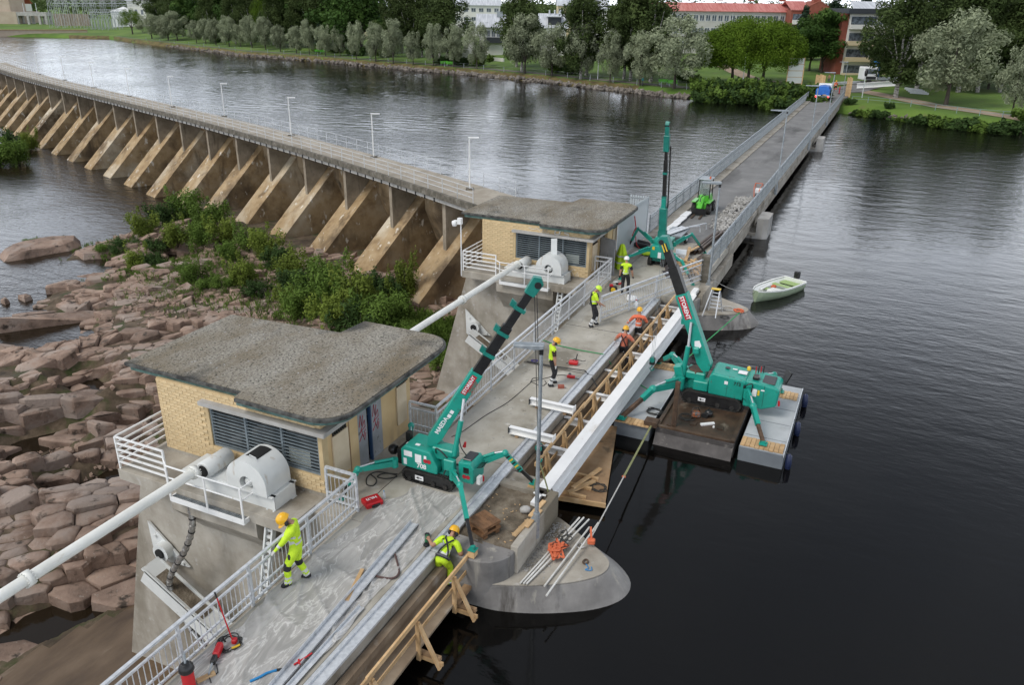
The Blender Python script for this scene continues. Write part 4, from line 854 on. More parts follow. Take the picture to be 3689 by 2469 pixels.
q = smooth(hp, 8)
hs_ = thing('cable_hose', 'ribbed silver cable hose bending down the near pier face', 'hose', hp[0])
MB().path(q, .085, 10).build('sheath', SILV, hs_)
for k in range(2, len(q)-12, 2): MB().tube(q[k]-(q[k+1]-q[k])*.14, q[k]+(q[k+1]-q[k])*.14, .1, n=10).build('band', BLACK if k % 4 else SILV, hs_)
# security camera on a pole at the farther gatehouse
t = thing('security_camera', 'white security camera on a pole at the corner of the farther gatehouse platform', 'camera', (33.6,18.15,0)); MB().tube((33.6,18.15,-.3),(33.6,18.15,2.55),.03,n=8).build('pole', WPAINT, t); MB().bb(33.5,33.7,18.1,18.3,2.35,2.65).build('bracket', WPAINT, t); MB().lathe([(.05,.2),(.14,.15),(.14,0),(.1,-.08)], (33.6,18.5,2.3), n=14).build('housing', WPAINT, t); MB().bar((33.6,18.15,2.5),(33.6,18.5,2.5),.06,.06).build('arm', WPAINT, t)
# pale slatted screen beside the farther gatehouse
t = thing('slatted_screen', 'tall pale grey slatted screen beside the farther gatehouse', 'screen', (39.2,11.75,0))
for a, b_ in (((38.85,11.78),(43.6,11.6)),((43.6,11.6),(43.6,12.6))):
    a = Vector((*a,0)); b_ = Vector((*b_,0)); n = max(4, int((b_-a).length/.14)); z = Vector((0,0,1))
    for zz in (.15,2.3): MB().bar(a+z*zz, b_+z*zz, .05, .06).build('rail', GALVD, t)
    for k in range(n+1): p = a.lerp(b_, k/n); MB().box((p.x,p.y-.03,1.25),(.1,.02,2.4),math.atan2((b_-a).y,(b_-a).x)).build('slat', mat('pale_slat',[(1,(.46,.5,.52))],rough=.5), t)
# ================================================================== SPIDER CRANES
STRIPE = mat('yellow_black_tape', [(1,(.6,.5,.2))], rough=.5)
def stadium(L, h, n=6):
    r = h/2; return [( L/2-r + r*math.cos(a), r + r*math.sin(a)) for a in [-math.pi/2+math.pi*k/n for k in range(n+1)]] + [(-L/2+r + r*math.cos(a), r + r*math.sin(a)) for a in [math.pi/2+math.pi*k/n for k in range(n+1)]]
def track(t, c, F, S, L, h, w, arrow):
    c = Vector(c); F = Vector(F); S = Vector(S); Z = Vector((0,0,1)); o = stadium(L, h, 8); i_ = stadium(L-.1, h-.1, 8)
    P = lambda p, s, dz=0: c + F*p[0] + Z*(p[1]+dz) + S*s
    b = MB(); n = len(o)
    b.add([P(p,-w/2) for p in o]+[P(p,w/2) for p in o], [(k,(k+1)%n,n+(k+1)%n,n+k) for k in range(n)], True)
    for s in (-w/2, w/2): b.add([P(p,s) for p in o]+[P(p,s,.05) for p in i_], [(k,(k+1)%n,n+(k+1)%n,n+k) for k in range(n)])
    # treads
    per = []; tot = 0
    for k in range(n):
        a, e = o[k], o[(k+1)%n]; d = math.hypot(e[0]-a[0], e[1]-a[1]); m_ = max(1, int(d/.07))
        for j in range(m_): per.append((a[0]+(e[0]-a[0])*j/m_, a[1]+(e[1]-a[1])*j/m_, math.atan2(e[1]-a[1], e[0]-a[0])))
    for x, z, an in per:
        M3 = Matrix((F, S, Z)).transposed() @ Matrix.Rotation(-an, 3, 'Y'); b.box(P((x,z),0), (.03,w*.98,.035), M=M3)
    tr = b.build('track', RUBBER, t)
    MB().extr([P(p,-w/2+.03,.05) for p in i_], S*(w-.06)).build('side_frame', BLACK, tr)
    for k in range(4): q = P((-L/2+h*.6+k*(L-1.2*h)/3, h*.28), 0); MB().tube(q-S*(w/2+.005), q+S*(w/2+.005), h*.17, n=10).build('roller', RUBBER, tr)
    if arrow:
        s = -w/2-.004; q = P((arrow*L*.15, h*.5), s); MB().extr([q+F*a+Z*b_ for a,b_ in ((-.13,-.07),(.13,-.07),(.13,.07),(-.13,.07))], -S*.004).build('sticker', LABELW, tr)
        q = q - S*.006; MB().extr([q+F*(a)+Z*b_ for a,b_ in ((-.08,-.012),(.02,-.012),(.02,-.045),(.1,0),(.02,.045),(.02,.012),(-.08,.012))], -S*.003).build('arrow', LABELK, tr)
def outrigger(t, hip, knee, foot, k=1.0, tip=BLACK, stripes=False, split=.55):
    hip, knee, foot = Vector(hip), Vector(knee), Vector(foot)
    b = MB(); b.bar(hip, knee, .12*k, .17*k, .1*k, .14*k); b.tube(hip-Vector((0,0,.12*k)), hip+Vector((0,0,.14*k)), .1*k, n=10); b.ball(knee, .1*k, 8, 5); o = b.build('outrigger', TEAL, t)
    d = (knee-hip).normalized(); u = Vector((0,0,.14*k)); MB().tube(hip+u+d*.05, hip.lerp(knee,.55)+u*.9, .045*k, n=8).build('cylinder', TEAL, o); MB().tube(hip.lerp(knee,.55)+u*.9, knee+u*.4, .02*k, n=6).build('rod', GALV, o)
    mid = knee.lerp(foot, split); MB().bar(knee, mid, .11*k, .12*k).build('outer_leg', TEAL, o); MB().bar(mid, foot+Vector((0,0,.05)), .08*k, .09*k).build('inner_leg', tip, o)
    b = MB(); b.box(foot+Vector((0,0,.06)), (.1*k,.1*k,.1)); b.box(foot+Vector((0,0,.012)), (.2*k,.2*k,.024)); b.build('foot', TEAL, o)
    if stripes:
        for j in range(5): p = knee.lerp(mid, .15+j*.18); q = knee.lerp(mid, .22+j*.18); MB().bar(p+Vector((-.005,.005,.004)), q+Vector((-.005,.005,.004)), .115*k, .122*k).build('stripe', LABELY if j % 2 else LABELK, o)
    return o
def boom(t, B0, T, teal, w, h, collars=(), head=True):
    B0, T = Vector(B0), Vector(T); d = (T-B0).normalized(); L = (T-B0).length; up = Vector((0,0,1)); sd = d.cross(up).normalized(); u = sd.cross(d)
    b = MB(); pr = [(-.12,-h*.35),(.25,-h*.6),(teal*.5,-h*.5),(teal,-h*.5),(teal,h*.5),(.1,h*.5),(-.12,h*.2)]
    b.extr([B0+d*a+u*c-sd*w/2 for a, c in pr], sd*w); bo = b.build('boom', TEALD if False else TEAL, t, bev=.012)
    b = MB(); b.bar(B0+d*(teal-.2), B0+d*(teal+(L-teal)*.55), w*.8, h*.78); b.bar(B0+d*(teal+(L-teal)*.5), T-d*.1, w*.62, h*.6); b.build('telescope', BLACK, bo)
    for a in collars:
        c0 = B0+d*a; b = MB(); b.bar(c0-d*.05, c0+d*.05, w*1.0, h*.95); b.extr([c0+u*h*.4-sd*.05-d*.06, c0+u*h*.4-sd*.05+d*.1, c0+u*(h*.4+.16)-sd*.05+d*.14, c0+u*(h*.4+.14)-sd*.05-d*.04], sd*.1); b.build('collar', TEALD, bo)
    if head:
        b = MB(); b.extr([T+d*a+u*c-sd*w*.42 for a, c in ((-.22,-h*.4),(.2,-h*.5),(.32,-h*.1),(.25,h*.45),(-.22,h*.42))], sd*w*.84); b.build('boom_head', TEALD, bo, bev=.01)
        MB().tube(T+d*.12-sd*w*.5-u*h*.15, T+d*.12+sd*w*.5-u*h*.15, .09, n=12).build('sheave', BLACK, bo)
    return bo, d, u, sd
def cover(t, c0, c1, name='engine_cover', bev=.06, mt=TEAL): return MB().bb(*[v for a, b_ in zip(c0, c1) for v in (min(a,b_), max(a,b_))]).build(name, mt, t, bev=bev, seg=3)
def sticker(par, o, x, y, w, h, mt, name='sticker'):
    M_ = frame(o, x, y); X_ = M_.col[0].to_3d(); Y_ = M_.col[1].to_3d(); n = M_.col[2].to_3d(); o = Vector(o)
    return MB().extr([o-X_*w/2-Y_*h/2, o+X_*w/2-Y_*h/2, o+X_*w/2+Y_*h/2, o-X_*w/2+Y_*h/2], n*.004).build(name, mt, par)
def lines(name, label, cat, segs, r, mt, group=None):
    t = thing(name, label, cat, tuple(segs[0][0]), group)
    for s in segs: MB().path(s, r, 5).build('strand', mt, t)
    return t

# ---- crane on the bridge by the nearer gatehouse ("708")
c = thing('spider_crane', 'teal tracked spider crane numbered 708 standing on the near bridge deck', 'crane', (16.4,9.7,0), 'teal spider cranes')
track(c, (16.1,9.8,0), (0,1,0), (1,0,0), 1.6, .4, .2, 1); track(c, (16.72,9.8,0), (0,1,0), (1,0,0), 1.6, .4, .2, 0)
MB().bb(16.15,16.65,8.95,10.5,.25,.46).build('chassis', TEALD, c)
ec = MB(); ec.extr([(16.05,y,z) for y, z in ((10.64,.42),(9.5,.4),(9.48,.62),(9.72,1.06),(10.5,1.1),(10.64,.95))], (.78,0,0)); ec = ec.build('engine_cover', TEAL, c, bev=.04, seg=2)
MB().bb(16.15,16.75,10.62,10.82,.4,.85).build('radiator', BLACK, ec); MB().lathe([(.13,0),(.16,.1),(.1,.2)], (16.3,10.95,.7), (0,1,0), 12).build('light', BLACK, ec)
MB().box((16.7,10.75,1.0),(.16,.14,.26)).build('lamp_box', BLACK, ec)
op = MB().extr([(16.08,y,z) for y, z in ((8.86,.38),(8.42,.38),(8.4,.85),(8.5,1.02),(8.86,.98))], (.66,0,0)).build('control_box', TEAL, c, bev=.03, seg=2)
MB().bb(16.2,16.66,8.52,8.8,1.0,1.05).build('seat_pad', BLACK, op, bev=.02); sticker(op, (16.075,8.62,.78), (0,-1,0), (0,0,1), .16, .17, BLACK, 'screen')
for k in range(5): MB().path([(16.3+k*.07,8.42,.8),(16.25+k*.07,8.25,.88),(16.22+k*.07,8.18,.95)], .012, 5).build('lever', BLACK, op)
MB().box((16.2,8.28,.52),(.16,.1,.22)).build('switch_box', MACH, op); MB().tube((16.34,8.26,.55),(16.34,8.26,.42),.05,n=8).build('alarm', RED, op)
MB().tube((16.42,9.35,.4),(16.42,9.35,.95),.2,n=14).build('swing_post', TEALD, c); MB().bb(16.22,16.62,9.1,9.75,.8,1.15).build('turret', TEAL, c, bev=.03)
MB().box((16.1,9.12,.82),(.16,.32,.34)).build('valve_box', TEAL, c, bev=.02)
bo, d, u, sd = boom(c, (16.42,9.86,1.2), (17.55,7.42,5.68), 2.45, .24, .34, (3.05,3.75,4.55))
MB().tube((16.3,9.1,1.0),(16.5,8.98,2.0),.075,n=10).build('lift_cylinder', TEAL, c); MB().tube((16.5,8.98,2.0),(16.62,8.95,2.6),.04,n=8).build('lift_rod', GALV, c)
MB().path(smooth([(16.2,9.6,1.0),(16.05,9.5,1.25),(16.1,9.3,1.1),(16.15,9.05,.75),(16.2,8.95,.5)],4), .022, 6).build('hose', BLACK, c); MB().path(smooth([(16.5,9.05,1.7),(16.3,8.9,1.35),(16.45,8.8,1.0)],4), .015, 5).build('hose', BLACK, c)
MB().path(smooth([(16.1,9.2,.72),(15.98,9.25,.5),(16.05,9.0,.42)],4), .02, 5).build('hose', RUBBER, c)
MB().tube((16.6,8.95,1.15),(16.62,8.92,1.3),.05,.03,n=8).build('warning_light', RED, c)
fc = Vector((16.42,9.86,1.2)) + d*1.55 - sd*.125; MB().tube(fc, fc - sd*.08, .1, n=14).build('boom_pin', GALV, bo)
sside = -sd
def on_boom(a, off=.0, side=-1): return Vector((16.42,9.86,1.2)) + d*a + u*off + sd*(side*.1235)
# lettering on the boom side that faces the camera
fs_ = 1 if sd.x < 0 else -1; xdir = d
def boomtext(par, s, size, mt, a, off, B0, w, up_, bold=0, dirx=1):
    o = Vector(B0) + d*a + u*off + sd*(fs_*(w/2+.006)); return text(s, size, mt, par, frame(o, d*dirx, up_), bold=bold)
yv = (sd*fs_).cross(d)
boomtext(bo, 'MAEDA', .17, LABELW, .62, .03, (16.42,9.86,1.2), .24, yv, .004)
o = Vector((16.42,9.86,1.2)) + d*2.05 + u*.02 + sd*(fs_*.123); sticker(bo, o, d, yv, .62, .15, LABELR, 'name_plate'); text('STORENT', .13, LABELW, bo, frame(o+sd*fs_*.008, d, yv), bold=.003)
text('VUOKRAUS', .075, LABELR, bo, frame(o-yv*.11+sd*fs_*.006, d, yv)); text('040 735 1353', .06, LABELR, bo, frame(o-yv*.17+sd*fs_*.006, d, yv))
for a in (.98,1.12): sticker(bo, Vector((16.42,9.86,1.2)) + d*a + sd*(fs_*.123), d, yv, .1, .1, LABELW)
text('708', .2, LABELW, ec, frame((16.04,9.98,.56), (0,-1,0), (0,0,1)), bold=.006)
for y, z, w_, h_, mt in ((10.4,.86,.26,.17,LABELW),(10.08,.78,.2,.26,LABELW),(10.5,.6,.1,.2,LABELW),(9.86,.86,.08,.12,LABELW)): sticker(ec, (16.046,y,z), (0,-1,0), (0,0,1), w_, h_, mt)
for dy in (-.055,.055): MB().tube((16.05,9.8+dy,.76),(16.04,9.8+dy,.76),.065,n=14).build('badge', LABELR, ec); MB().tube((16.08,8.62+dy,.58),(16.07,8.62+dy,.58),.06,n=14).build('badge', LABELR, op)
for x, y in ((16.2,10.45),(16.25,10.2)): sticker(ec, (x,y,1.085), (0,-1,0), (1,0,0), .14, .1, LABELW)
outrigger(c, (15.95,8.95,.62), (15.3,8.38,.85), (13.97,7.33,.1)); outrigger(c, (15.9,10.75,.55), (14.95,11.3,.72), (14.5,11.55,0))
outrigger(c, (16.75,8.5,.72), (16.95,7.88,1.05), (17.33,7.19,.06), stripes=True); outrigger(c, (16.8,10.75,.5), (17.2,11.0,1.02), (17.55,11.35,0))
MB().bb(13.87,14.07,7.25,7.41,-.08,.085).build('timber_pad', WOOD, c); MB().bb(17.18,17.5,7.1,7.3,-.12,.045).build('timber_pad', WOOD, c)
hk = Vector((17.1,6.95,1.25))
tipp = Vector((17.55,7.42,5.68)) + d*.12
lines('hoist_rope', 'pair of dark hoist ropes hanging from the boom of crane 708', 'rope', [[tipp+Vector((.04,0,-.1)), hk+Vector((.04,0,.2))],[tipp+Vector((-.04,.03,-.1)), hk+Vector((-.04,.03,.2))]], .011, ROPEB, 'hoist ropes')
def hookblock(p, label):
    t = thing('hook_block', label, 'hook', tuple(p), 'crane hook blocks'); p = Vector(p); b = MB(); b.box(p+Vector((0,0,.08)),(.12,.2,.3)); b.build('block', BLACK, t, bev=.02); MB().tube(p+Vector((-.07,0,.14)),p+Vector((.07,0,.14)),.1,n=12).build('pulley', TEALD, t)
    MB().path([p+Vector((0,.0,-.06)),p+Vector((0,0,-.16)),p+Vector((0,.07,-.24)),p+Vector((0,.02,-.32)),p+Vector((0,-.07,-.28)),p+Vector((0,-.08,-.2))], .025, 6).build('hook', TEALD, t)
hookblock(hk, 'hook block over the near end of the long white beam')
lines('lifting_sling', 'olive lifting sling round the near end of the white beam', 'sling', [[hk-Vector((0,0,.25)),(17.2,6.72,.12),(17.25,6.66,-.35)],[hk-Vector((0,0,.25)),(17.15,7.08,.12),(17.2,7.1,-.2)],[(17.25,6.66,-.35),(17.25,6.75,-.66),(17.22,7.08,-.66),(17.2,7.1,-.2)]], .022, OLIVE)

# ---- crane on the barge ("712")
c = thing('spider_crane', 'large teal tracked spider crane numbered 712 standing on the barge', 'crane', (26.6,3.8,-.9), 'teal spider cranes'); zb = -.9
track(c, (26.1,4.05,zb), (0,1,0), (1,0,0), 2.1, .5, .28, 1); track(c, (27.1,4.05,zb), (0,1,0), (1,0,0), 2.1, .5, .28, 0)
MB().bb(26.2,27.0,3.0,5.4,-.6,-.32).build('chassis', TEALD, c)
ec = MB().extr([(26.0,y,z) for y, z in ((4.2,-.4),(3.0,-.42),(2.92,.3),(3.05,.36),(4.1,.42),(4.2,.3))], (1.15,0,0)).build('engine_cover', TEAL, c, bev=.06, seg=3)
rc = MB().extr([(26.02,y,z) for y, z in ((2.96,-.62),(2.3,-.62),(1.85,-.42),(1.8,.2),(1.9,.28),(2.6,.36),(2.96,.36))], (1.1,0,0)).build('rear_cover', TEAL, c, bev=.06, seg=3)
MB().bb(26.0-.002,26.0+.01,3.55,3.56,-.35,.3).build('seam', LABELK, ec); MB().bb(26.012,26.02,2.3,2.31,-.5,.3).build('seam', LABELK, rc)
MB().bb(26.2,26.9,2.0,2.5,.3,.34).build('seat_pad', BLACK, rc, bev=.02); MB().box((26.35,2.65,.42),(.3,.22,.16)).build('tool_bag', BLACK, rc, bev=.04)
text('712', .17, LABELK, ec, frame((25.992,3.22,.18), (0,-1,0), (0,0,1)), bold=.004)
for y, z, w_, h_, mt, pr in ((3.6,.16,.12,.12,LABELW,ec),(2.98,.14,.05,.14,LABELK,ec),(2.62,-.02,.16,.28,LABELW,rc),(2.48,.0,.07,.2,LABELY,rc),(2.35,.12,.12,.05,LABELW,rc)): sticker(pr, (25.99 if pr is ec else 26.012,y,z), (0,-1,0), (0,0,1), w_, h_, mt)
for x, y, w_, h_ in ((26.6,3.15,.3,.3),(26.75,3.45,.16,.1)): sticker(ec, (x,y,.395), (0,-1,0), (1,0,0), w_, h_, LABELW)
MB().lathe([(.06,0),(.09,.02),(.09,.03)], (26.7,3.7,.41), n=14).build('filler_cap', BLACK, ec)
for k in range(4): MB().tube((26.85+.05*k,2.75-.08*k,.34),(26.85+.05*k,2.75-.08*k,.6+.04*(k%2)),.018,n=6).build('lever', BLACK if k%2 else RED, rc)
MB().lathe([(.07,0),(.07,.1),(.03,.14)], (26.9,3.0,.4), n=10).build('beacon', YEL, rc); MB().tube((26.1,1.78,-.2),(26.1,1.76,-.38),.035,n=8).build('tail_light', RED, rc)
MB().bb(26.05,26.55,4.22,4.75,-.38,-.02).build('tank', TEAL, c, bev=.03); MB().tube((26.65,4.75,-.35),(26.65,4.75,.1),.34,n=16).build('swing_post', TEALD, c); MB().lathe([(.3,0),(.36,.05),(.3,.14)], (26.65,4.75,.08), n=8).build('turret', RUSTB, c)
MB().bb(26.3,27.0,4.4,5.1,-.1,.18).build('turret_frame', TEAL, c, bev=.04); MB().bb(26.2,27.0,5.1,5.55,-.5,-.1).build('front_frame', TEAL, c, bev=.04); MB().bar((26.35,5.25,-.15),(26.35,5.4,.35),.35,.3).build('front_cover', TEAL, c, bev=.03)
B7 = Vector((26.62,4.42,.34)); T7 = Vector((26.75,6.36,4.62)); bo, d, u, sd = boom(c, B7, T7, 2.85, .34, .44, ())
fs_ = 1 if sd.x < 0 else -1
MB().tube((26.35,5.2,.0),(26.4,5.12,1.1),.09,n=10).build('lift_cylinder', TEAL, c); MB().tube((26.4,5.12,1.1),(26.45,5.12,2.0),.045,n=8).build('lift_rod', GALV, c)
MB().box(B7+d*.75+sd*fs_*.2-u*.1,(.22,.22,.26)).build('winch', TEAL, bo, bev=.04); MB().box(B7+d*1.85-u*.25,(.2,.2,.2)).build('bracket', TEAL, bo)
yv = (sd*fs_).cross(-d); o = B7 + d*2.35 + sd*(fs_*.174); sticker(bo, o, -d, yv, .86, .26, LABELR, 'name_plate'); text('STORENT', .2, LABELW, bo, frame(o+sd*fs_*.008, -d, yv), bold=.006)
o = B7 + d*.95 + sd*(fs_*.174); MB().extr([o+d*a+u*b_ for a, b_ in ((-.22,-.05),(-.1,.12),(.12,.12),(.14,-.06),(-.05,-.12))], sd*fs_*.005).build('sticker', LABELW, bo)
for a in range(4): sticker(bo, T7+d*(-.1-.0*a)+sd*(fs_*(.15+.003))+u*(.08-.05*a), d, yv, .3, .04, LABELY if a % 2 else LABELK, 'stripe')
outrigger(c, (26.0,5.2,-.2), (24.9,5.9,-.1), (23.66,6.6,-.82), 1.5, RUSTB, split=.35); outrigger(c, (26.0,2.85,-.1), (25.1,2.5,-.1), (24.0,1.91,-.82), 1.3, RUSTB, split=.5)
outrigger(c, (27.2,2.7,-.1), (27.8,2.2,.0), (28.26,1.92,-.82), 1.2, RUSTB, split=.5); outrigger(c, (27.1,5.3,-.2), (28.0,6.0,-.05), (28.8,6.72,-.82), 1.4, RUSTB, split=.5)
MB().path(smooth([(26.1,2.95,.0),(25.9,2.9,.25),(25.95,2.7,.3),(26.0,2.75,-.1)],4), .02, 5).build('hose', BLACK, c); MB().bar((27.2,1.8,.05),(27.3,1.65,.45),.35,.05).build('control_panel', BLACK, c)
hk = Vector((26.95,6.5,-.05)); tipp = T7 + d*.12
lines('hoist_rope', 'thin hoist ropes hanging from the boom of crane 712 past the white beam', 'rope', [[tipp+Vector((0,.06*s,-.1)), hk+Vector((0,.05*s,.2))] for s in (-1,0,1)], .006, GALVD, 'hoist ropes')
hookblock(hk, 'hook block hanging beside the middle of the long white beam')

# ---- crane farther along the bridge
c = thing('spider_crane', 'teal spider crane with upright boom standing on the bridge past the farther gatehouse', 'crane', (39.3,9.6,0), 'teal spider cranes')
track(c, (39.5,9.25,0), (1,0,0), (0,1,0), 1.7, .42, .2, 0); track(c, (39.5,9.95,0), (1,0,0), (0,1,0), 1.7, .42, .2, 0)
MB().bb(38.8,40.4,9.35,9.85,.25,.5).build('chassis', TEALD, c)
cb = MB().bb(38.65,39.05,9.15,9.95,.42,1.1).build('control_box', TEAL, c, bev=.05, seg=2); sticker(cb, (38.645,9.45,.62), (0,-1,0), (0,0,1), .16, .3, LABELW); sticker(cb, (38.645,9.78,.95), (0,-1,0), (0,0,1), .12, .16, LABELY)
cover(c, (39.5,9.15,.45), (40.6,10.05,1.15)); MB().tube((39.3,9.55,.5),(39.3,9.55,1.3),.28,n=14).build('swing_post', TEAL, c); MB().lathe([(.42,0),(.46,.12),(.3,.32)], (39.3,9.55,1.1), n=14).build('turret', TEAL, c)
MB().bb(39.1,39.5,9.35,9.75,1.3,1.75).build('boom_foot', TEALD, c)
B3 = Vector((39.3,9.55,1.75)); T3 = Vector((38.25,9.5,7.0)); b = MB(); b.bar(B3,B3.lerp(T3,.24),.36,.34); b.build('boom_guard', TEALD, c, bev=.02)
bo, d, u, sd = boom(c, B3, T3, 1.8, .22, .26, (1.85,3.1)); MB().bar(T3-d*1.15,T3-d*.35,.26,.3).build('jib_head', TEALD, bo, bev=.02); MB().bar(T3-d*.4,T3+d*.25,.18,.2).build('jib_tip', TEALD, bo)
a0 = B3+d*1.3+sd*(.2 if sd.y < 0 else -.2); a1 = T3-d*.9+sd*(.2 if sd.y < 0 else -.2); b = MB()
for s in (-.05,.05): b.bar(a0+u*s, a1+u*s, .05, .05)
for k in range(10): p = a0.lerp(a1, k/10); b.bar(p-u*.06, p+u*.06, .04, .05)
b.build('jib', BLACK, bo)
outrigger(c, (38.7,10.05,.85), (37.4,10.65,.75), (35.85,10.6,0), .9); outrigger(c, (38.7,9.05,.85), (37.4,8.0,.85), (36.62,7.2,-.0), .9); outrigger(c, (39.9,10.2,.95), (40.6,11.2,1.35), (41.0,11.85,0), .9); outrigger(c, (39.9,9.0,.95), (41.0,8.4,1.3), (42.3,7.85,0), .9)
# ================================================================== BARGE, BEAMS, TIMBER BARRIERS
t = thing('work_barge', 'floating work barge of a brown steel box between two grey pontoons', 'barge', (26.5,4,-1.45))
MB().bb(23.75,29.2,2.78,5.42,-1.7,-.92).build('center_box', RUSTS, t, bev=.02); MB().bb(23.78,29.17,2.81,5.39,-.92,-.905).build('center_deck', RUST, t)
for y in (2.78,5.3): MB().bb(23.75,29.2,y,y+.12,-.9,-.82).build('rim', RUST, t)
MB().bb(23.74,23.86,2.9,5.3,-.9,-.84).build('rim', RUST, t)
b = MB(); b.add([(23.74,2.8,-1.1),(23.74,5.4,-1.1),(23.35,5.4,-1.62),(23.35,2.8,-1.62)], [(0,1,2,3)]); b.build('bow_plate', RUSTS, t)
for y0, y1, x0 in ((5.58,6.85,23.6),(1.2,2.62,23.72)):
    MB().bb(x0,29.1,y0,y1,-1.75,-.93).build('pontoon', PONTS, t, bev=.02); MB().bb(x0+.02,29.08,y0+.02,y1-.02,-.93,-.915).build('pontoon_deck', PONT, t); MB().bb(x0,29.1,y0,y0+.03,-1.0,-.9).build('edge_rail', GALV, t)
for k in range(1,5): MB().bb(23.4+k*1.2,23.42+k*1.2,1.25,2.58,-.917,-.908).build('seam', PONTS, t)
for (x, y) in ((24.6,3.4),(24.5,4.3),(24.1,5.0)): MB().bb(x-.12,x+.12,y-.1,y+.1,-.905,-.87).build('lug', RUST, t)
MB().bb(24.0,24.14,4.8,4.95,-1.4,.75).build('mooring_post', RUSTB, t); MB().bb(23.6,24.0,5.35,5.8,-.9,-.72).build('bollard_arm', RUSTB, t)
for n_, (x0, x1, y0, y1) in enumerate(((23.5,23.95,5.6,6.85),(23.75,24.35,1.25,2.6),(27.9,28.5,1.3,2.5),(28.4,29.0,5.9,7.0))):
    p = thing('timber_pad', ('planked timber pad under the outrigger beside the white beam','planked timber pad under the outrigger at the open-water corner of the barge','planked timber pad at the far open-water corner of the barge','planked timber pad behind crane 712 beside the pier')[n_], 'timber pad', ((x0+x1)/2,(y0+y1)/2,-.91), 'timber pads on the barge')
    nn = 9
    for k in range(nn): ya = y0+(y1-y0)*k/nn; MB().bb(x0+random.uniform(-.02,.02),x1+random.uniform(-.02,.02),ya+.006,ya+(y1-y0)/nn-.006,-.91,-.865).build('plank', WOOD, p)
FEND = mat('navy_fender', [(1,(.012,.02,.06))], rough=.5)
for k, (x, y) in enumerate(((23.9,1.05),(26.3,1.05),(28.7,1.05))):
    f = thing('fender', ('navy fender at the near corner of the barge','navy fender half way along the open-water side of the barge','navy fender at the far corner of the barge')[k], 'fender', (x,y,-1.2), 'fenders on the barge'); MB().lathe([(.02,-.32),(.09,-.26),(.11,0),(.09,.26),(.03,.32)], (x,y,-1.25), n=12).build('body', FEND, f); MB().path([(x,y,-.95),(x,y+.15,-.88)], .012, 5).build('cord', ROPEB, f)
# things lying on the barge
t = thing('power_tool', 'orange and grey petrol saw lying on the brown barge deck', 'tool', (25.05,4.35,-.9)); MB().box((25.05,4.35,-.8),(.24,.3,.2),.4).build('engine', mat('grey_orange_tool',[(.45,(.3,.09,.03)),(.55,(.1,.1,.1))],9,.5), t, bev=.04); MB().path([(24.95,4.5,-.75),(25.0,4.45,-.58),(25.15,4.3,-.58),(25.2,4.25,-.75)], .018, 6).build('handle', BLACK, t); MB().lathe([(.1,-.02),(.12,0),(.1,.02)], (25.1,4.05,-.82), (1,0,0), 14).build('disc', BLACK, t)
t = thing('dark_bag', 'small dark bag on the barge deck beside the petrol saw', 'bag', (25.25,3.95,-.9)); MB().ball((25.25,3.95,-.78),(.13,.16,.14)).build('body', BLACK, t); MB().path([(25.2,3.9,-.68),(25.25,3.95,-.58),(25.3,4.0,-.68)], .012, 5).build('strap', BLACK, t)
t = thing('white_offcut', 'short white steel offcut lying on the barge deck', 'offcut', (24.65,3.85,-.9)); MB().bar((24.5,4.05,-.87),(24.8,3.65,-.87),.1,.06).build('piece', WSTEEL, t); MB().box((24.55,3.62,-.88),(.07,.06,.05)).build('chip', WSTEEL, t)
def coil(name, label, cat, c, r, mt, n=3, w=.014, sq=1.0, seed=1, z=None):
    rr = random.Random(seed); pts = []; c = Vector(c)
    for k in range(n*14): a = k/14*2*math.pi; q = r*(.7+.35*rr.random()+.1*math.sin(a*1.7)); pts.append(c+Vector((q*math.cos(a)+.1*r*math.sin(k*.37), q*sq*math.sin(a)+.1*r*math.cos(k*.29), w+.006*(k%14)/14+.008*(k//14))))
    t = thing(name, label, cat, tuple(c)); MB().path(smooth(pts,2), w, 5).build('cable', mt, t); return t
coil('cable_coil', 'black cable coil lying on the grey pontoon by the white beam', 'cable', (24.75,5.75,-.91), .26, ROPEB, 4, seed=2)
coil('cable_coil', 'thin black cable tangle beside the petrol saw', 'cable', (24.85,4.62,-.9), .26, ROPEB, 4, .009, seed=3)

# ---- long white beam and its crosspieces
t = thing('white_steel_beam', 'very long white steel beam hoisted along the open edge of the bridge', 'beam', (17,6.87,-.34)); MB().ibeam((17.0,6.87,-.34),(35.2,6.87,-.34),.36,.68,.03,.03).build('profile', WSTEEL, t)
MB().bb(16.55,17.2,6.8,6.94,-.3,.0).build('end_tongue', WSTEEL, t); MB().bb(35.2,35.9,6.75,6.99,-.1,.12).build('end_tongue', WSTEEL, t)
for k, x in enumerate((20.0,22.0,24.1,26.15,28.15,30.2,32.3,34.0)):
    MB().ibeam((x,8.08,-.42),(x,7.05,-.42),.16,.22,.014,.012).build('crossbeam', WSTEEL, t)
for k, (x, z, lb) in enumerate(((21.6,.42,'short white beam with end plate lifted above the deck beside the lamp post'),(19.55,.35,'short white beam lying level nearer to the lamp post foot'))):
    y0, y1 = (9.15,7.62) if k == 0 else (8.95,7.5)
    s = thing('short_white_beam', lb, 'beam', (x,8.4,z), 'short white beams'); MB().ibeam((x,y0,.22),(x,y1,.22),.16,.22,.014,.012).build('profile', WSTEEL, s); MB().bb(x-.14,x+.14,y1-.02,y1,.08,.36).build('end_plate', WSTEEL, s); MB().bb(x-.1,x+.1,y0,y0+.015,.11,.33).build('end_plate', BLACK, s)
    for yy in (y0-.25,y1+.3): MB().bb(x-.05,x+.05,yy-.05,yy+.05,.0,.105).build('block', WOODO, s)
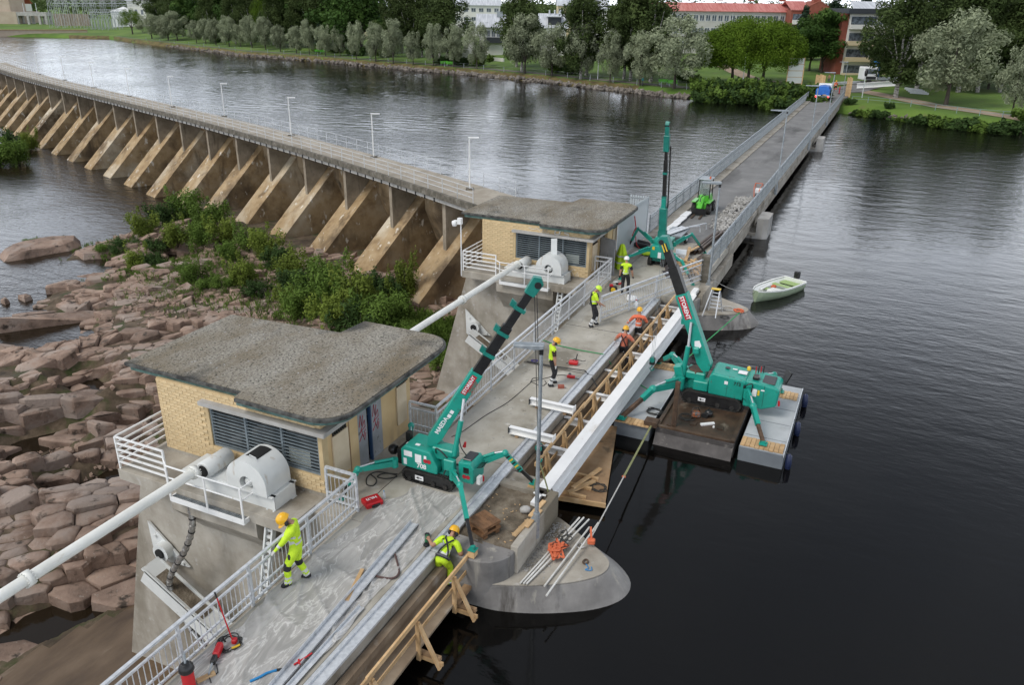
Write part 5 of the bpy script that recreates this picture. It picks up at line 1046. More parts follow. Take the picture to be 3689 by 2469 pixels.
# ---- form platforms hung beside the deck
t = thing('form_platform', 'dusty plywood form platform along the nearest bridge edge', 'platform', (8,7.75,-.95)); MB().bb(-2,13.75,7.42,8.06,-1.0,-.94).build('board', PLYW, t); MB().bb(-2,13.75,7.9,8.08,-.94,-.32).build('side_board', PLYW, t); MB().bb(13.2,14.05,7.3,7.5,-.97,-.88).build('plank', WOODO, t)
for x in (1,4,7,9.8,11.6,13.3): MB().bar((x,8.0,-1.06),(x,6.9,-1.06),.09,.1).build('joist', WOODO, t)
t = thing('form_platform', 'plywood work platform under the long white beam', 'platform', (26,7.0,-1.1)); MB().bb(18.3,33.8,7.05,8.06,-1.1,-1.04).build('board', PLYW, t); MB().bb(18.3,33.8,7.95,8.08,-1.04,-.36).build('side_board', PLYW, t)
MB().prism([(18.78,7.04),(19.02,5.6),(23.6,6.72),(23.6,7.04)],-1.22,-1.16).build('board', PLY, t); MB().bar((18.75,7.04,-1.22),(19.0,5.58,-1.22),.06,.14).build('edge', WOOD, t)
for x in (19.0,19.5,20.1): MB().bar((x,7.1,-1.12),(x,6.2,-1.12),.1,.08).build('joist', WOOD, t)
MB().bar((18.95,6.75,-1.08),(19.9,6.25,-1.08),.14,.05).build('plank', WOOD, t); MB().bar((19.2,6.7,-1.05),(20.6,6.3,-1.05),.12,.06).build('plank', WOOD, t)
coil('cable_coil', 'black cable lying on the plywood under the near end of the white beam', 'cable', (19.7,6.05,-1.16), .25, ROPEB, 3, .013, seed=5)
# ---- timber guard barriers
def barrier(xs, y, ztop, zfloor, label, out, x0, x1):
    t = thing('timber_barrier', label, 'barrier', (x0,y,zfloor), 'timber guard barriers'); n = max(2, int((x1-x0)/3.6)); xx = [x0+(x1-x0)*k/n for k in range(n+1)]
    for k in range(n): MB().bar((xx[k]-.15,y+random.uniform(-.02,.02),ztop+random.uniform(-.015,.02)),(xx[k+1]+.1,y+random.uniform(-.02,.02),ztop+random.uniform(-.015,.03)),.05,.12).build('top_rail', WOOD, t)
    for k in range(n): MB().bar((xx[k],y+.03,(ztop+zfloor)/2),(xx[k+1],y+.03,(ztop+zfloor)/2),.025,.11).build('mid_rail', WOOD, t)
    for x in xs:
        MB().bar((x,y-.02,zfloor-.25),(x,y-.02,ztop-.05),.1,.06).build('post', WOOD, t); MB().bar((x,y-.05,ztop-.12),(x,y-out,zfloor-.3),.1,.05).build('brace', WOOD, t); MB().bar((x+.06,y+.05,zfloor-.2),(x+.06,y-out-.05,zfloor-.2),.05,.1).build('tie', WOOD, t)
    return t
barrier([9.75,11.5,13.15,8.0,6.2], 7.42, -.08, -.95, 'timber guard barrier with braced posts along the nearest form platform', .55, 5.5, 14.05)
barrier([19.0,20.4,21.8,23.2,24.6,26.0,27.4,28.8,30.2,31.6,32.9], 7.5, .12, -1.05, 'timber guard barrier with braced posts beside the two orange-clad workers', .35, 18.3, 34.2)
# ================================================================== PEOPLE
def ik(a, c, l1, l2, bend):
    a, c, bend = Vector(a), Vector(c), Vector(bend); d = c-a; L_ = min(d.length, (l1+l2)*.999); d.normalize(); x = (l1*l1-l2*l2+L_*L_)/(2*L_); h = math.sqrt(max(l1*l1-x*x, 0)); b_ = bend-d*bend.dot(d); b_.normalize(); return a+d*x+b_*h
def person(label, pos, face, H=1.8, lean=0, side=0, twist=0, feet=None, hands=None, look=(0,0), hip_z=None, suit=None, hat=None, muff=None, harness=None, group=None, extras=None, hair=HAIR, small=False):
    """pos: point on the floor under the hips; face: bearing the person faces; feet/hands in the person's own frame (x right, y ahead, z up)"""
    k = H/1.8; t = thing('person', label, 'person', tuple(pos), group, rz=face - math.pi/2)
    feet = feet or [(-.12,.03,0),(.12,-.03,0)]; hz = (hip_z if hip_z is not None else .95)*1.0
    V = lambda *a: Vector(a)*k
    hip = V(0,0,hz); Rl = Matrix.Rotation(-lean,3,'X'); Rs = Matrix.Rotation(side,3,'Y'); Rt = Matrix.Rotation(twist,3,'Z'); R3 = Rs @ Rl @ Rt
    up = lambda x, y, z: hip + R3 @ V(x,y,z)
    J = {}; J['pelvis'] = hip; J['waist'] = up(0,0,.16); J['chest'] = up(0,.01,.36); J['upper'] = up(0,0,.48); J['neck'] = up(0,.02,.57)
    Rh = R3 @ Matrix.Rotation(look[1],3,'Z') @ Matrix.Rotation(-look[0],3,'X'); nk = J['neck']; hd = lambda x, y, z: nk + Rh @ V(x,y,z)
    J['head'] = hd(0,.03,.12); J['crown'] = hd(0,.02,.2); J['nose'] = hd(0,.125,.1)
    E = [('pelvis','waist','torso'),('waist','chest','torso'),('chest','upper','chest'),('upper','neck','neck'),('neck','head','head'),('head','crown','head'),('head','nose','head')]
    rad = {'pelvis':.15,'waist':.15,'chest':.165,'upper':.1,'neck':.058,'head':.095,'crown':.07,'nose':.022}
    hands = hands or [(-.3,.1,.78),(.3,.1,.78)]
    for i, sd in enumerate(('l','r')):
        sg = -1 if i == 0 else 1; sh = up(sg*.2,0,.47); J['sh'+sd] = sh; hn = V(*hands[i]); el = ik(sh, hn, .3*k, .27*k, Vector((sg*.5,-.8,-.4))); J['el'+sd] = el
        dr = (hn-el).normalized(); J['wr'+sd] = el + dr*(.25*k); J['pa'+sd] = el + dr*(.33*k)
        E += [('upper','sh'+sd,'chest'),('sh'+sd,'el'+sd,'uarm'),('el'+sd,'wr'+sd,'farm'),('wr'+sd,'pa'+sd,'hand')]; rad.update({'sh'+sd:.09,'el'+sd:.064,'wr'+sd:.038,'pa'+sd:.036})
        if not small:
            lat = dr.cross(Vector((0,0,1))); lat = lat.normalized() if lat.length > .1 else Vector((1,0,0)); pal = lat.cross(dr)
            for f in range(5):
                off = (-.03, -.012, .006, .024, -.045)[f]; ln = (.07,.078,.074,.06,.05)[f]; nm = 'f%d%s' % (f, sd)
                base = J['pa'+sd] if f < 4 else J['wr'+sd].lerp(J['pa'+sd], .5); J[nm+'a'] = base + lat*off*k + dr*(ln*.5*k) + (lat*sg*-.0 if f < 4 else lat*(-.02*k)); J[nm+'b'] = J[nm+'a'] + dr*(ln*.42*k) - pal*(.022*k)
                E += [('pa'+sd if f < 4 else 'wr'+sd, nm+'a', 'hand'),(nm+'a', nm+'b', 'hand')]; rad[nm+'a'] = .0115; rad[nm+'b'] = .009
        hp_ = hip + (Rt @ V(sg*.1,0,-.04)); J['hp'+sd] = hp_; an = V(*feet[i]) + V(0,0,.09); kn = ik(hp_, an, .44*k, .43*k, Vector((sg*.15,1,.1))); J['kn'+sd] = kn; J['an'+sd] = an; J['he'+sd] = an + V(0,-.05,-.05); J['to'+sd] = an + V(sg*.03,.17,-.055)
        E += [('pelvis','hp'+sd,'hip'),('hp'+sd,'kn'+sd,'thigh'),('kn'+sd,'an'+sd,'shin'),('an'+sd,'he'+sd,'foot'),('an'+sd,'to'+sd,'foot')]; rad.update({'hp'+sd:.118,'kn'+sd:.085,'an'+sd:.07,'he'+sd:.048,'to'+sd:.045})
    names = list(J); idx = {n: i for i, n in enumerate(names)}; me = bpy.data.meshes.new('body'); me.from_pydata([tuple(J[n]) for n in names], [(idx[a], idx[b_]) for a, b_, l in E], [])
    o = bpy.data.objects.new('body', me); COL.objects.link(o); md = o.modifiers.new('skin', 'SKIN'); md.use_smooth_shade = True; md.branch_smoothing = .4; ss = o.modifiers.new('sub', 'SUBSURF'); ss.levels = 2; ss.render_levels = 2
    bpy.context.view_layer.update(); 
    if not me.skin_vertices: 
        bm = bmesh.new(); bm.from_mesh(me); bm.verts.layers.skin.verify(); bm.to_mesh(me); bm.free()
    sk = me.skin_vertices[0].data
    for n in names: sk[idx[n]].radius = (rad[n]*k, rad[n]*k); sk[idx[n]].use_root = (n == 'pelvis')
    dg = bpy.context.evaluated_depsgraph_get(); dg.update(); m2 = bpy.data.meshes.new_from_object(o.evaluated_get(dg)); bpy.data.objects.remove(o)
    slots = [SKIN]; si = {SKIN.name: 0}
    def slot(mt):
        if mt.name not in si: si[mt.name] = len(slots); slots.append(mt)
        return si[mt.name]
    seg = [(np.array(J[a]), np.array(J[b_]), l) for a, b_, l in E]; A = np.array([s[0] for s in seg]); D = np.array([s[1]-s[0] for s in seg]); DD = (D*D).sum(1); rr = np.array([(rad[a]+rad[b_])/2*k for a, b_, l in E])
    mi = []
    for p in m2.polygons:
        c = np.array(p.center); tt = np.clip(((c-A)*D).sum(1)/DD, 0, 1); ds = np.linalg.norm(c-(A+D*tt[:,None]), axis=1) - rr*.6; j = int(ds.argmin()); mi.append(slot(suit(seg[j][2], float(tt[j]), E[j][0], c/k)))
    m2.materials.clear()
    for mt in slots: m2.materials.append(mt)
    m2.polygons.foreach_set('material_index', mi); m2.polygons.foreach_set('use_smooth', [True]*len(m2.polygons)); m2.name = 'body'
    bo = bpy.data.objects.new('body', m2); COL.objects.link(bo); bo.parent = t
    def loc(name, b, mt, par=t): b.local = True; q = b.build(name, mt, par); return q
    hc = hd(0,.025,.155); q4 = Rh
    if hat is not None:
        b = MB(True); n = 14; pr = [(1.0,-.01),(.98,.05),(.85,.1),(.6,.135),(.25,.15),(.02,.152)]; vs_ = []
        for r, z in pr:
            for j in range(n): a = 2*math.pi*j/n; vs_.append(hc + q4 @ (Vector((.122*r*math.cos(a), .145*r*math.sin(a), z))*k))
        b.add(vs_, [(i*n+j, i*n+(j+1)%n, (i+1)*n+(j+1)%n, (i+1)*n+j) for i in range(len(pr)-1) for j in range(n)], True); b.add(vs_, [tuple(range((len(pr)-1)*n, len(pr)*n))])
        h = loc('helmet', b, hat); b = MB(True); br = [hc + q4 @ (Vector((.13*math.cos(a), .13*math.sin(a)*(1.0)+.012, -.012))*k) for a in [math.pi*j/8 for j in range(9)]]; bo_ = [hc + q4 @ (Vector((.135*math.cos(a), .19*math.sin(a)+.012, -.028))*k) for a in [math.pi*j/8 for j in range(9)]]
        b.add(br+bo_, [(j,j+1,10+j,9+j) for j in range(8)]); b.add([v-Vector((0,0,.006)) for v in br+bo_], [(9+j,10+j,j+1,j) for j in range(8)]); loc('brim', b, hat, h)
        if muff is not None:
            for sg in (-1,1): b = MB(True); c0 = hd(sg*.105,.02,.1); b.ball(c0, (.045*k,.05*k,.06*k), 8, 6); loc('ear_muff', b, muff, h)
    else:
        b = MB(True); b.ball(hd(0,.005,.165), (.1*k,.11*k,.09*k), 10, 6); loc('hair', b, hair)
    b = MB(True)
    for sg in (-1,1): b.ball(hd(sg*.035,.108,.125), .013*k, 6, 4)
    loc('eyes', b, LABELK)
    if harness is not None:
        b = MB(True); w_ = .022*k
        for sg in (-1,1):
            back = [up(sg*.11,-.1,.5), up(0,-.158,.36), up(-sg*.1,-.145,.18), up(-sg*.14,-.1,.03)]; frt = [up(sg*.11,-.06,.54), up(sg*.12,.1,.48), up(sg*.08,.158,.34), up(sg*.1,.14,.15), up(sg*.13,.1,.03)]
            for P in (back, frt): b.path(smooth(P,4), w_, 5)
        b.path([up(.17*math.cos(a),.165*math.sin(a),.03) for a in [2*math.pi*j/14 for j in range(14)]], w_, 5, closed=True)
        loc('harness', b, harness)
    if extras: extras(t, J, up, k, loc)
    return t
def suit_std(shirt, trou, sleeve='long', boots=BLKC, stripe=REFL, tz=(), shin=((.55,.68),(.78,.9)), knee=None, gloves=None, under=None, sl=None, vest=False, waist=None):
    def f(l, t, a, c):
        if l == 'head': return SKIN
        if l == 'neck': return shirt if t < .45 else SKIN
        if l in ('torso','chest'):
            for lo, hi in tz:
                if lo < c[2] < hi: return stripe
            if waist is not None and l == 'torso' and a == 'pelvis' and t < .5: return waist
            if a == 'pelvis' and t < .25: return trou
            return shirt
        if l == 'uarm': return (under or SKIN) if (sleeve == 'none') else (under if (vest and under is not None) else shirt) if (sleeve == 'long' or t < .72) else SKIN
        if l == 'farm':
            if sleeve != 'long': return SKIN
            if sl and sl[0] < t < sl[1]: return stripe
            return (under if vest and under is not None else shirt)
        if l == 'hand': return gloves or SKIN
        if l == 'hip': return trou
        if l == 'thigh': return knee if (knee is not None and t > .82) else trou
        if l == 'shin':
            if knee is not None and t < .2: return knee
            for lo, hi in shin:
                if lo < t < hi: return stripe
            return trou if t < .93 else boots
        return boots
    return f
def split_trou(base, side): return base
WG = mat('white_glove', [(1,(.55,.54,.52))], rough=.9); GREYP = mat('grey_cloth', [(1,(.09,.09,.095))], rough=.9)
# man in full lime clothing leaning on the near railing
f1, f2 = G(1052,2122,0), G(1112,2082,0); p = (f1+f2)/2
def fr(v, p, face): d = Vector(v)-Vector(p); a = face - math.pi/2; return (d.x*math.cos(a)+d.y*math.sin(a), -d.x*math.sin(a)+d.y*math.cos(a), d.z)
fa = R_(118)
def pads(t, J, up, k, loc):
    b = MB(True)
    for sd in 'lr': b.ball(J['hp'+sd].lerp(J['kn'+sd],.35)+Vector((.06 if sd=='r' else -.06,.05,0)), (.05,.05,.09), 8, 5)
    loc('pocket', b, BLKC)
person('worker in full lime hi-vis and yellow helmet, leaning on the near railing', tuple(p), fa, 1.98, lean=.06, feet=[(-.12,.2,0),(.12,-.16,0)], hands=[(-.2,.42,.93),(.12,.4,.84)], look=(.75,.25), suit=suit_std(HIVIS, HIVIS, 'long', tz=((1.06,1.11),(1.18,1.23)), knee=BLKC, gloves=WG, sl=(.3,.55)), hat=YELB, muff=BLKC, extras=pads)
# man bending over the steel edge
def tank(t, J, up, k, loc):
    b = MB(True); b.path([up(.17*math.cos(a),.16*math.sin(a),.06) for a in [2*math.pi*j/12 for j in range(12)]], .035, 5, closed=True); loc('tool_belt', b, GREYP)
person('worker in lime clothing and black harness bending over the steel deck edge', (13.5,7.92,-.95), R_(15), 1.8, lean=.85, side=.35, twist=-.2, feet=[(-.1,.02,0),(.14,.1,0)], hands=[(-.42,.42,1.12),(.34,.5,.74)], look=(-.1,-.35), hip_z=.9, suit=suit_std(HIVIS, HIVIS, 'short', tz=((1.02,1.08),), knee=None), hat=YELB, muff=BLKC, harness=BLKC, extras=tank)
person('worker in plain coral shirt and black harness behind the timber barrier', (28.05,7.95,-1.04), R_(-5), 1.8, lean=.05, feet=[(-.13,0,0),(.13,0,0)], hands=[(-.5,.25,1.0),(.46,.3,1.02)], look=(.2,.1), suit=suit_std(CORAL, BLKC, 'short', shin=(), gloves=WG), hat=YELB, muff=BLKC, harness=BLKC)
def ktr(t, J, up, k, loc):
    M_ = frame(up(0,-.172,.42), (1,0,0), (0,0,1)); o = text('KTR', .15, LABELK, t, Matrix.Identity(4), bold=.004); o.matrix_local = M_
person('worker in orange jacket lettered KTR beside the timber barrier', (30.2,8.0,-1.04), R_(12), 1.85, lean=.03, feet=[(-.13,0,0),(.13,0,0)], hands=[(-.48,.3,.98),(.3,.4,1.08)], look=(.1,.1), suit=suit_std(HIORA, BLKC, 'long', tz=((1.0,1.05),(1.18,1.23)), shin=(), sl=(.25,.5), waist=BLKC), hat=YELB, extras=ktr)
person('worker in lime helmet and harness holding the askew railing panel', (29.35,9.72,0), R_(-62), 1.8, lean=.06, feet=[(-.12,.12,0),(.13,-.14,0)], hands=[(-.16,.3,.86),(.2,.36,1.0)], look=(.55,.1), suit=suit_std(HIVIS, BLKC, 'short', tz=((1.1,1.15),), shin=((.3,.6),(.7,.92)), stripe=REFL), hat=LIMEH, harness=BLKC)
def vestx(t, J, up, k, loc): pass
person('worker in brown shirt, lime vest and yellow helmet standing with arms down', (23.4,9.14,0), R_(-55), 1.82, lean=.02, feet=[(-.1,.08,0),(.12,-.1,0)], hands=[(-.26,.12,.76),(.27,.08,.78)], look=(.5,.0), suit=suit_std(HIVIS, BLKC, 'short', tz=((1.0,1.03),), shin=((.4,.55),(.65,.9)), under=BRWC, vest=True, gloves=WG, waist=HIVIS), hat=YELB, muff=BLKC)
person('worker in white helmet, lime vest and black trousers seen from behind', (33.85,9.75,0), R_(8), 1.78, lean=.0, feet=[(-.11,-.02,0),(.12,.06,0)], hands=[(-.28,.06,.8),(.34,.12,.78)], look=(.2,.3), suit=suit_std(HIVIS, BLKC, 'short', tz=((1.02,1.07),(1.13,1.18)), shin=(), under=BLKC, vest=True, gloves=BLKC), hat=WHTP)
pf = G(3007,331,0); person('worker in orange clothing and yellow helmet walking past the blue-topped truck', (pf.x,pf.y,0), R_(200), 1.8, feet=[(-.1,.28,0),(.1,-.25,0)], hands=[(-.3,-.15,.85),(.3,.25,.85)], suit=suit_std(HIORA, BLKC, 'long', tz=((1.05,1.12),), knee=HIORA), hat=YELB, small=True)
pf = G(2984,302,0); person('person in dusty pink top standing behind the blue-topped truck', (pf.x,pf.y,0), R_(160), 1.75, hands=[(-.25,.3,1.1),(.25,.25,1.0)], suit=suit_std(mat('dusty_pink_cloth',[(1,(.36,.2,.15))],rough=.9), GREYP, 'long', shin=()), hair=mat('brown_hair',[(1,(.12,.06,.03))],rough=.8), small=True)
pf = GT(2313,309); person('pedestrian in teal jacket on the bank path under the willows', tuple(pf), R_(-40), 1.7, feet=[(-.1,.2,0),(.1,-.18,0)], suit=suit_std(mat('teal_jacket',[(1,(.03,.25,.28))],rough=.9), GREYP, 'long', shin=()), small=True)
# ================================================================== SMALL THINGS ON AND AROUND THE BRIDGE
def B(name, label, cat, loc, group=None): return thing(name, label, cat, loc, group)
# red tool case, bottle
t = thing('tool_case', 'red plastic tool case lying on the deck beside the bottle', 'case', (14.65,10.68,0), rz=R_(-32)); b = MB(True); b.bb(-.24,.24,-.2,.2,0,.15); b.build('body', RED, t, bev=.025); b = MB(True); b.bb(-.1,.14,-.235,-.195,.02,.1); b.build('grip', BLACK, t, bev=.015)
b = MB(True); b.bb(-.24,.24,-.202,-.199,.07,.078); b.build('seam', BLACK, t); o = text('HILTI', .13, LABELW, t, Matrix.Identity(4), bold=.004); o.matrix_local = frame((0,.04,.152), (-1,0,0), (0,-1,0))
t = B('water_bottle', 'clear plastic water bottle with blue cap beside the red tool case', 'bottle', (14.98,10.52,0)); MB().lathe([(.03,0),(.037,.02),(.037,.16),(.015,.21),(.014,.23)], (14.98,10.52,0), n=12).build('body', mat('clear_plastic',[(1,(.6,.65,.7))],rough=.15,alpha=.6), t); MB().tube((14.98,10.52,.23),(14.98,10.52,.255),.016,n=10).build('cap', BLUE, t)
# crumpled plastic sheet over the near deck
SHEET = mat('plastic_sheet', [(.36,(.4,.395,.38)),(.46,(.5,.49,.47)),(.5,(.8,.79,.77)),(.53,(.5,.49,.47)),(.62,(.6,.59,.57))], 1.7, .3, coord='World', dist=1.2, detail=4, stretch=(.4,1.5,1), bump=.02, bscale=5, alpha=.66)  # pale ramp peak draws the highlights of the folds into the colour
sh = np.random.RandomState(4); b = MB(); nx_, ny_ = 150, 60; xs = np.linspace(7.2,15.9,nx_); ys = np.linspace(8.5,10.7,ny_); XX, YY = np.meshgrid(xs, ys)
edge = 10.72 - np.clip((XX-12.6)*.17, 0, 1) + .07*np.sin(XX*3.1) + .04*np.sin(XX*7.7); Yw = 8.55 + .05*np.sin(XX*2.3) + (YY-8.5)/2.2*(edge-8.55)
ZZ = np.full(XX.shape, .008)
for k in range(46):
    cx_, cy_ = sh.uniform(7,16), sh.uniform(8.4,10.8); an = sh.normal(.35,.5); Ln = sh.uniform(.4,2.4); wd = sh.uniform(.02,.06); am = sh.uniform(.015,.06)
    dx_, dy_ = XX-cx_, Yw-cy_; a_ = dx_*math.cos(an)+dy_*math.sin(an); c_2 = -dx_*math.sin(an)+dy_*math.cos(an)+.15*np.sin(a_*1.7+k); ZZ += am*np.exp(-(c_2/wd)**2)*np.clip(1-(a_/Ln)**2,0,1)
b.v = [(float(x),float(y),float(z)) for x,y,z in zip(XX.ravel(),Yw.ravel(),ZZ.ravel())]; b.f = [(j*nx_+i,j*nx_+i+1,(j+1)*nx_+i+1,(j+1)*nx_+i) for j in range(ny_-1) for i in range(nx_-1)]; b.sm = [True]*len(b.f)
tag(b.build('plastic_sheet', SHEET, loc=(12,9.5,0)), 'crumpled translucent plastic sheet spread over the near bridge deck', 'plastic sheet')
# galvanised profiles lying on the sheet
t = B('steel_channel', 'long bright galvanised channel lying on the plastic sheet', 'steel profile', (12,9,0)); b = MB(); p0, p1 = Vector((7.0,8.72,.07)), Vector((14.3,9.16,.07)); b.bar(p0,p1,.2,.012); q = Vector((.0,.1,.05)); b.bar(p0+q,p1+q,.012,.11); q = Vector((0,-.1,.02)); b.bar(p0+q,p1+q,.012,.05); b.build('profile', GALV, t)
t = B('steel_channel', 'narrow galvanised strip lying along the deck edge on the sheet', 'steel profile', (9,8.62,0)); b = MB(); b.bar((6.5,8.56,.05),(11.2,8.62,.05),.12,.01); b.bar((6.5,8.62,.08),(11.2,8.68,.08),.01,.07); b.build('profile', GALV, t)
def plank(label, p0, p1, w=.1, h=.05, mt=WOOD, group='loose timber on the near deck', name='timber_piece'):
    t = B(name, label, 'timber', tuple((Vector(p0)+Vector(p1))/2), group); MB().bar(p0,p1,w,h).build('piece', mt, t, bev=.004); return t
plank('pale timber batten lying across the plastic sheet', (12.25,9.33,.06), (11.2,9.02,.06), .09, .05)
plank('short pale timber offcut beside the red drill', (8.1,10.32,.03), (8.42,10.16,.03), .1, .06); plank('tiny timber block at the far side of the steel channel', (10.3,9.0,.04), (10.5,9.05,.04), .06, .05)
# drills, auger, grinder, cables
t = B('hammer_drill', 'red hammer drill lying beside its cable near the railing', 'tool', (8.75,10.48,0)); MB().box((8.85,10.48,.1),(.34,.13,.16),.45).build('body', RED, t, bev=.03); MB().box((8.62,10.37,.1),(.2,.1,.12),.45).build('gearbox', BLACK, t, bev=.02); MB().tube((8.53,10.33,.1),(8.3,10.2,.08),.022,n=8).build('chuck', GALVD, t); MB().path([(8.98,10.5,.14),(9.08,10.58,.2),(9.12,10.55,.06)], .022, 6).build('handle', BLACK, t); MB().path([(8.6,10.3,.02),(8.45,10.12,.02),(8.3,10.2,.02),(8.2,10.05,.02)], .012, 5).build('side_handle', BLACK, t)
coil('cable_coil', 'dark drill cable coiled behind the red drill', 'cable', (9.15,10.48,0), .26, ROPEB, 4, .011, seed=7)
t = B('digging_bar', 'thin red bar with broad foot leaning towards the railing', 'tool', (9.2,10.42,0)); MB().tube((9.2,10.42,.05),(9.15,10.62,1.15),.014,n=8).build('shaft', RED, t); MB().tube((9.15,10.62,1.15),(9.145,10.65,1.28),.018,n=8).build('grip', BLACK, t); MB().box((9.22,10.4,.06),(.12,.1,.12),.4).build('foot', RED, t, bev=.02); MB().tube((9.05,10.32,.03),(9.2,10.24,.03),.03,n=8).build('yellow_handle', YEL, t)
t = B('core_drill', 'upright red and black core drill at the lower edge of the deck', 'tool', (7.95,10.35,0)); MB().tube((7.95,10.35,0),(7.95,10.35,.42),.12,n=16).build('barrel', RED, t); MB().lathe([(.13,.42),(.15,.46),(.13,.56),(.07,.62)], (7.95,10.35,0), n=14).build('head', BLACK, t); MB().tube((7.95,10.35,.6),(8.0,10.4,.8),.025,n=8).build('spindle', GALVD, t)
t = B('grinder', 'green angle grinder standing on the deck beside the bending worker', 'tool', (13.83,8.55,0)); MB().tube((13.75,8.5,.06),(14.0,8.62,.07),.04,.045,n=10).build('body', mat('green_tool',[(1,(.02,.12,.05))],rough=.5), t); MB().lathe([(.075,0),(.08,.02),(.06,.05)], (13.72,8.48,.02), n=14).build('guard', BLACK, t); MB().lathe([(.06,0),(.065,.05)], (14.05,8.65,.03), n=12).build('battery', BLACK, t)
t = B('hand_tool', 'blue and black hand tool lying near the steel channel', 'tool', (8.8,9.25,0)); MB().path([(8.55,9.4,.02),(8.7,9.3,.03),(8.85,9.24,.03),(9.0,9.12,.02)], .028, 6).build('handle', BLUE, t); MB().path([(9.0,9.12,.02),(9.1,9.0,.02)], .03, 6).build('jaw', BLACK, t)
t = B('red_clamp', 'small red clamp on the steel channel', 'tool', (9.4,8.75,.02)); MB().path([(9.2,8.85,.1),(9.4,8.78,.1),(9.6,8.72,.1)], .02, 5).build('bar', RED, t); MB().path([(9.25,8.75,.1),(9.35,8.85,.1)], .025, 5).build('jaw', RED, t)
t = B('dark_hose', 'short dark brown hose curled on the plastic sheet', 'hose', (12.4,8.7,.03)); MB().path(smooth([(12.2,9.02,.05),(12.22,8.8,.04),(12.3,8.55,.04),(12.5,8.5,.04),(12.75,8.68,.05),(13.05,8.95,.06)],6), .025, 6).build('hose', mat('brown_hose',[(1,(.09,.05,.045))],rough=.7), t)
# things on the middle of the deck
t = B('breaker_tool', 'small red breaker tool with black handle lying on the middle of the deck', 'tool', (25.9,8.95,0)); c0 = G(1800+890/3.347,1000+1055/3.347,0); t.location = c0; OFF[t.name] = tuple(c0); x,y = c0.x,c0.y; MB().box((x,y,.1),(.22,.34,.14),.2).build('body', RED, t, bev=.03); MB().tube((x+.05,y-.05,.1),(x+.1,y-.1,.42),.02,n=8).build('handle', BLACK, t); MB().path([(x-.1,y+.25,.05),(x+.1,y,.2),(x+.2,y-.3,.12),(x+.15,y-.42,.2)], .014, 5).build('bow', BLACK, t)  # the red breaker tool lying on the middle of the deck
c0 = G(1800+740/3.347,1000+1335/3.347,0); t = B('brick_block', 'single red brick lying on the deck near the brown-shirted worker', 'brick', tuple(c0)); MB().box((c0.x,c0.y,.06),(.13,.22,.12),.5).build('block', mat('red_brick',[(.4,(.3,.09,.06)),(.7,(.4,.14,.1))],6,.9), t, bev=.01)
c0 = G(1800+860/3.347,1000+1215/3.347,0); t = B('red_drill', 'red cordless tool lying flat behind the brown-shirted worker', 'tool', tuple(c0)); MB().box((c0.x,c0.y,.06),(.1,.3,.1),.2).build('body', RED, t, bev=.02); MB().box((c0.x+.12,c0.y+.1,.06),(.2,.1,.08),.2).build('grip', BLACK, t, bev=.02); MB().tube((c0.x,c0.y-.15,.06),(c0.x-.02,c0.y-.32,.06),.02,n=6).build('chuck', GALVD, t)
c0 = G(1800+420/3.347,1000+1010/3.347,0); coil('rope_coil', 'small violet rope tangle at the deck joint', 'rope', (c0.x,c0.y,0), .12, mat('violet_rope',[(1,(.08,.06,.22))],rough=.8), 3, .012, seed=9)
c0 = G(1800+470/3.347,1000+1265/3.347,0); coil('cable_coil', 'black cable loop on the deck behind the lamp post', 'cable', (c0.x,c0.y,0), .3, ROPEB, 1, .011, seed=11)
pts = [(1262+900/2.45-2,1380+480/2.45),(1260+1000/2.45,1380+430/2.45),(1260+1200/2.45,1380+290/2.45),(1260+1400/2.45,1380+170/2.45),(1260+1590/2.45,1380+5/2.45),(1800+380/3.347,1000+1260/3.347),(1800+550/3.347,1000+1220/3.347),(1800+750/3.347,1000+1180/3.347),(1800+960/3.347,1000+1230/3.347)]
t = B('power_cable', 'long thin black cable running along the middle of the deck', 'cable', tuple(G(*pts[0],0))); MB().path(smooth([G(*p,0)+Vector((0,0,.012)) for p in pts],8), .012, 5).build('cable', ROPEB, t)
pts = [(1260+420/2.45,1380+810/2.45),(1260+300/2.45,1380+805/2.45),(1260+245/2.45,1380+835/2.45),(1260+330/2.45,1380+850/2.45),(1260+415/2.45,1380+825/2.45),(1260+250/2.45,1380+790/2.45),(1260+160/2.45,1380+830/2.45),(1260+150/2.45,1380+900/2.45),(1260+210/2.45,1380+910/2.45),(1260+235/2.45,1380+860/2.45),(1260+180/2.45,1380+810/2.45)]
t = B('power_cable', 'looped dark hose lying by the gatehouse door beside crane 708', 'cable', tuple(G(*pts[0],0))); MB().path(smooth([G(*p,0)+Vector((0,0,.015)) for p in pts],8), .016, 5).build('cable', ROPEB, t)
pts = [(1800+520/3.347,1000+760/3.347,.0),(1800+680/3.347,1000+820/3.347,0),(1800+950/3.347,1000+880/3.347,0),(1800+1270/3.347,1000+935/3.347,0)]
t = B('green_strap', 'green strap stretched across the bridge deck to the timber barrier', 'strap', tuple(G(pts[0][0],pts[0][1],0))); P = [G(u,v,z)+Vector((0,0,.02)) for u,v,z in pts]+[Vector((26.8,7.9,-.55)),Vector((26.2,6.4,-.8))]; b = MB(); 
for a, c in zip(P, P[1:]): b.bar(a,c,.06,.012)
b.build('webbing', GREENR, t)
t = B('dark_strap', 'dark strap running from the deck joint over the steel edge', 'strap', (24.85,9,.02)); b = MB(); P = [Vector((24.83,10.7,.03)),Vector((24.85,9.6,.04)),Vector((24.9,8.45,.09)),Vector((24.7,8.05,-.1)),Vector((24.2,7.5,-.4))]
for a, c in zip(P, P[1:]): b.bar(a,c,.05,.015)
b.build('webbing', ROPEB, t)
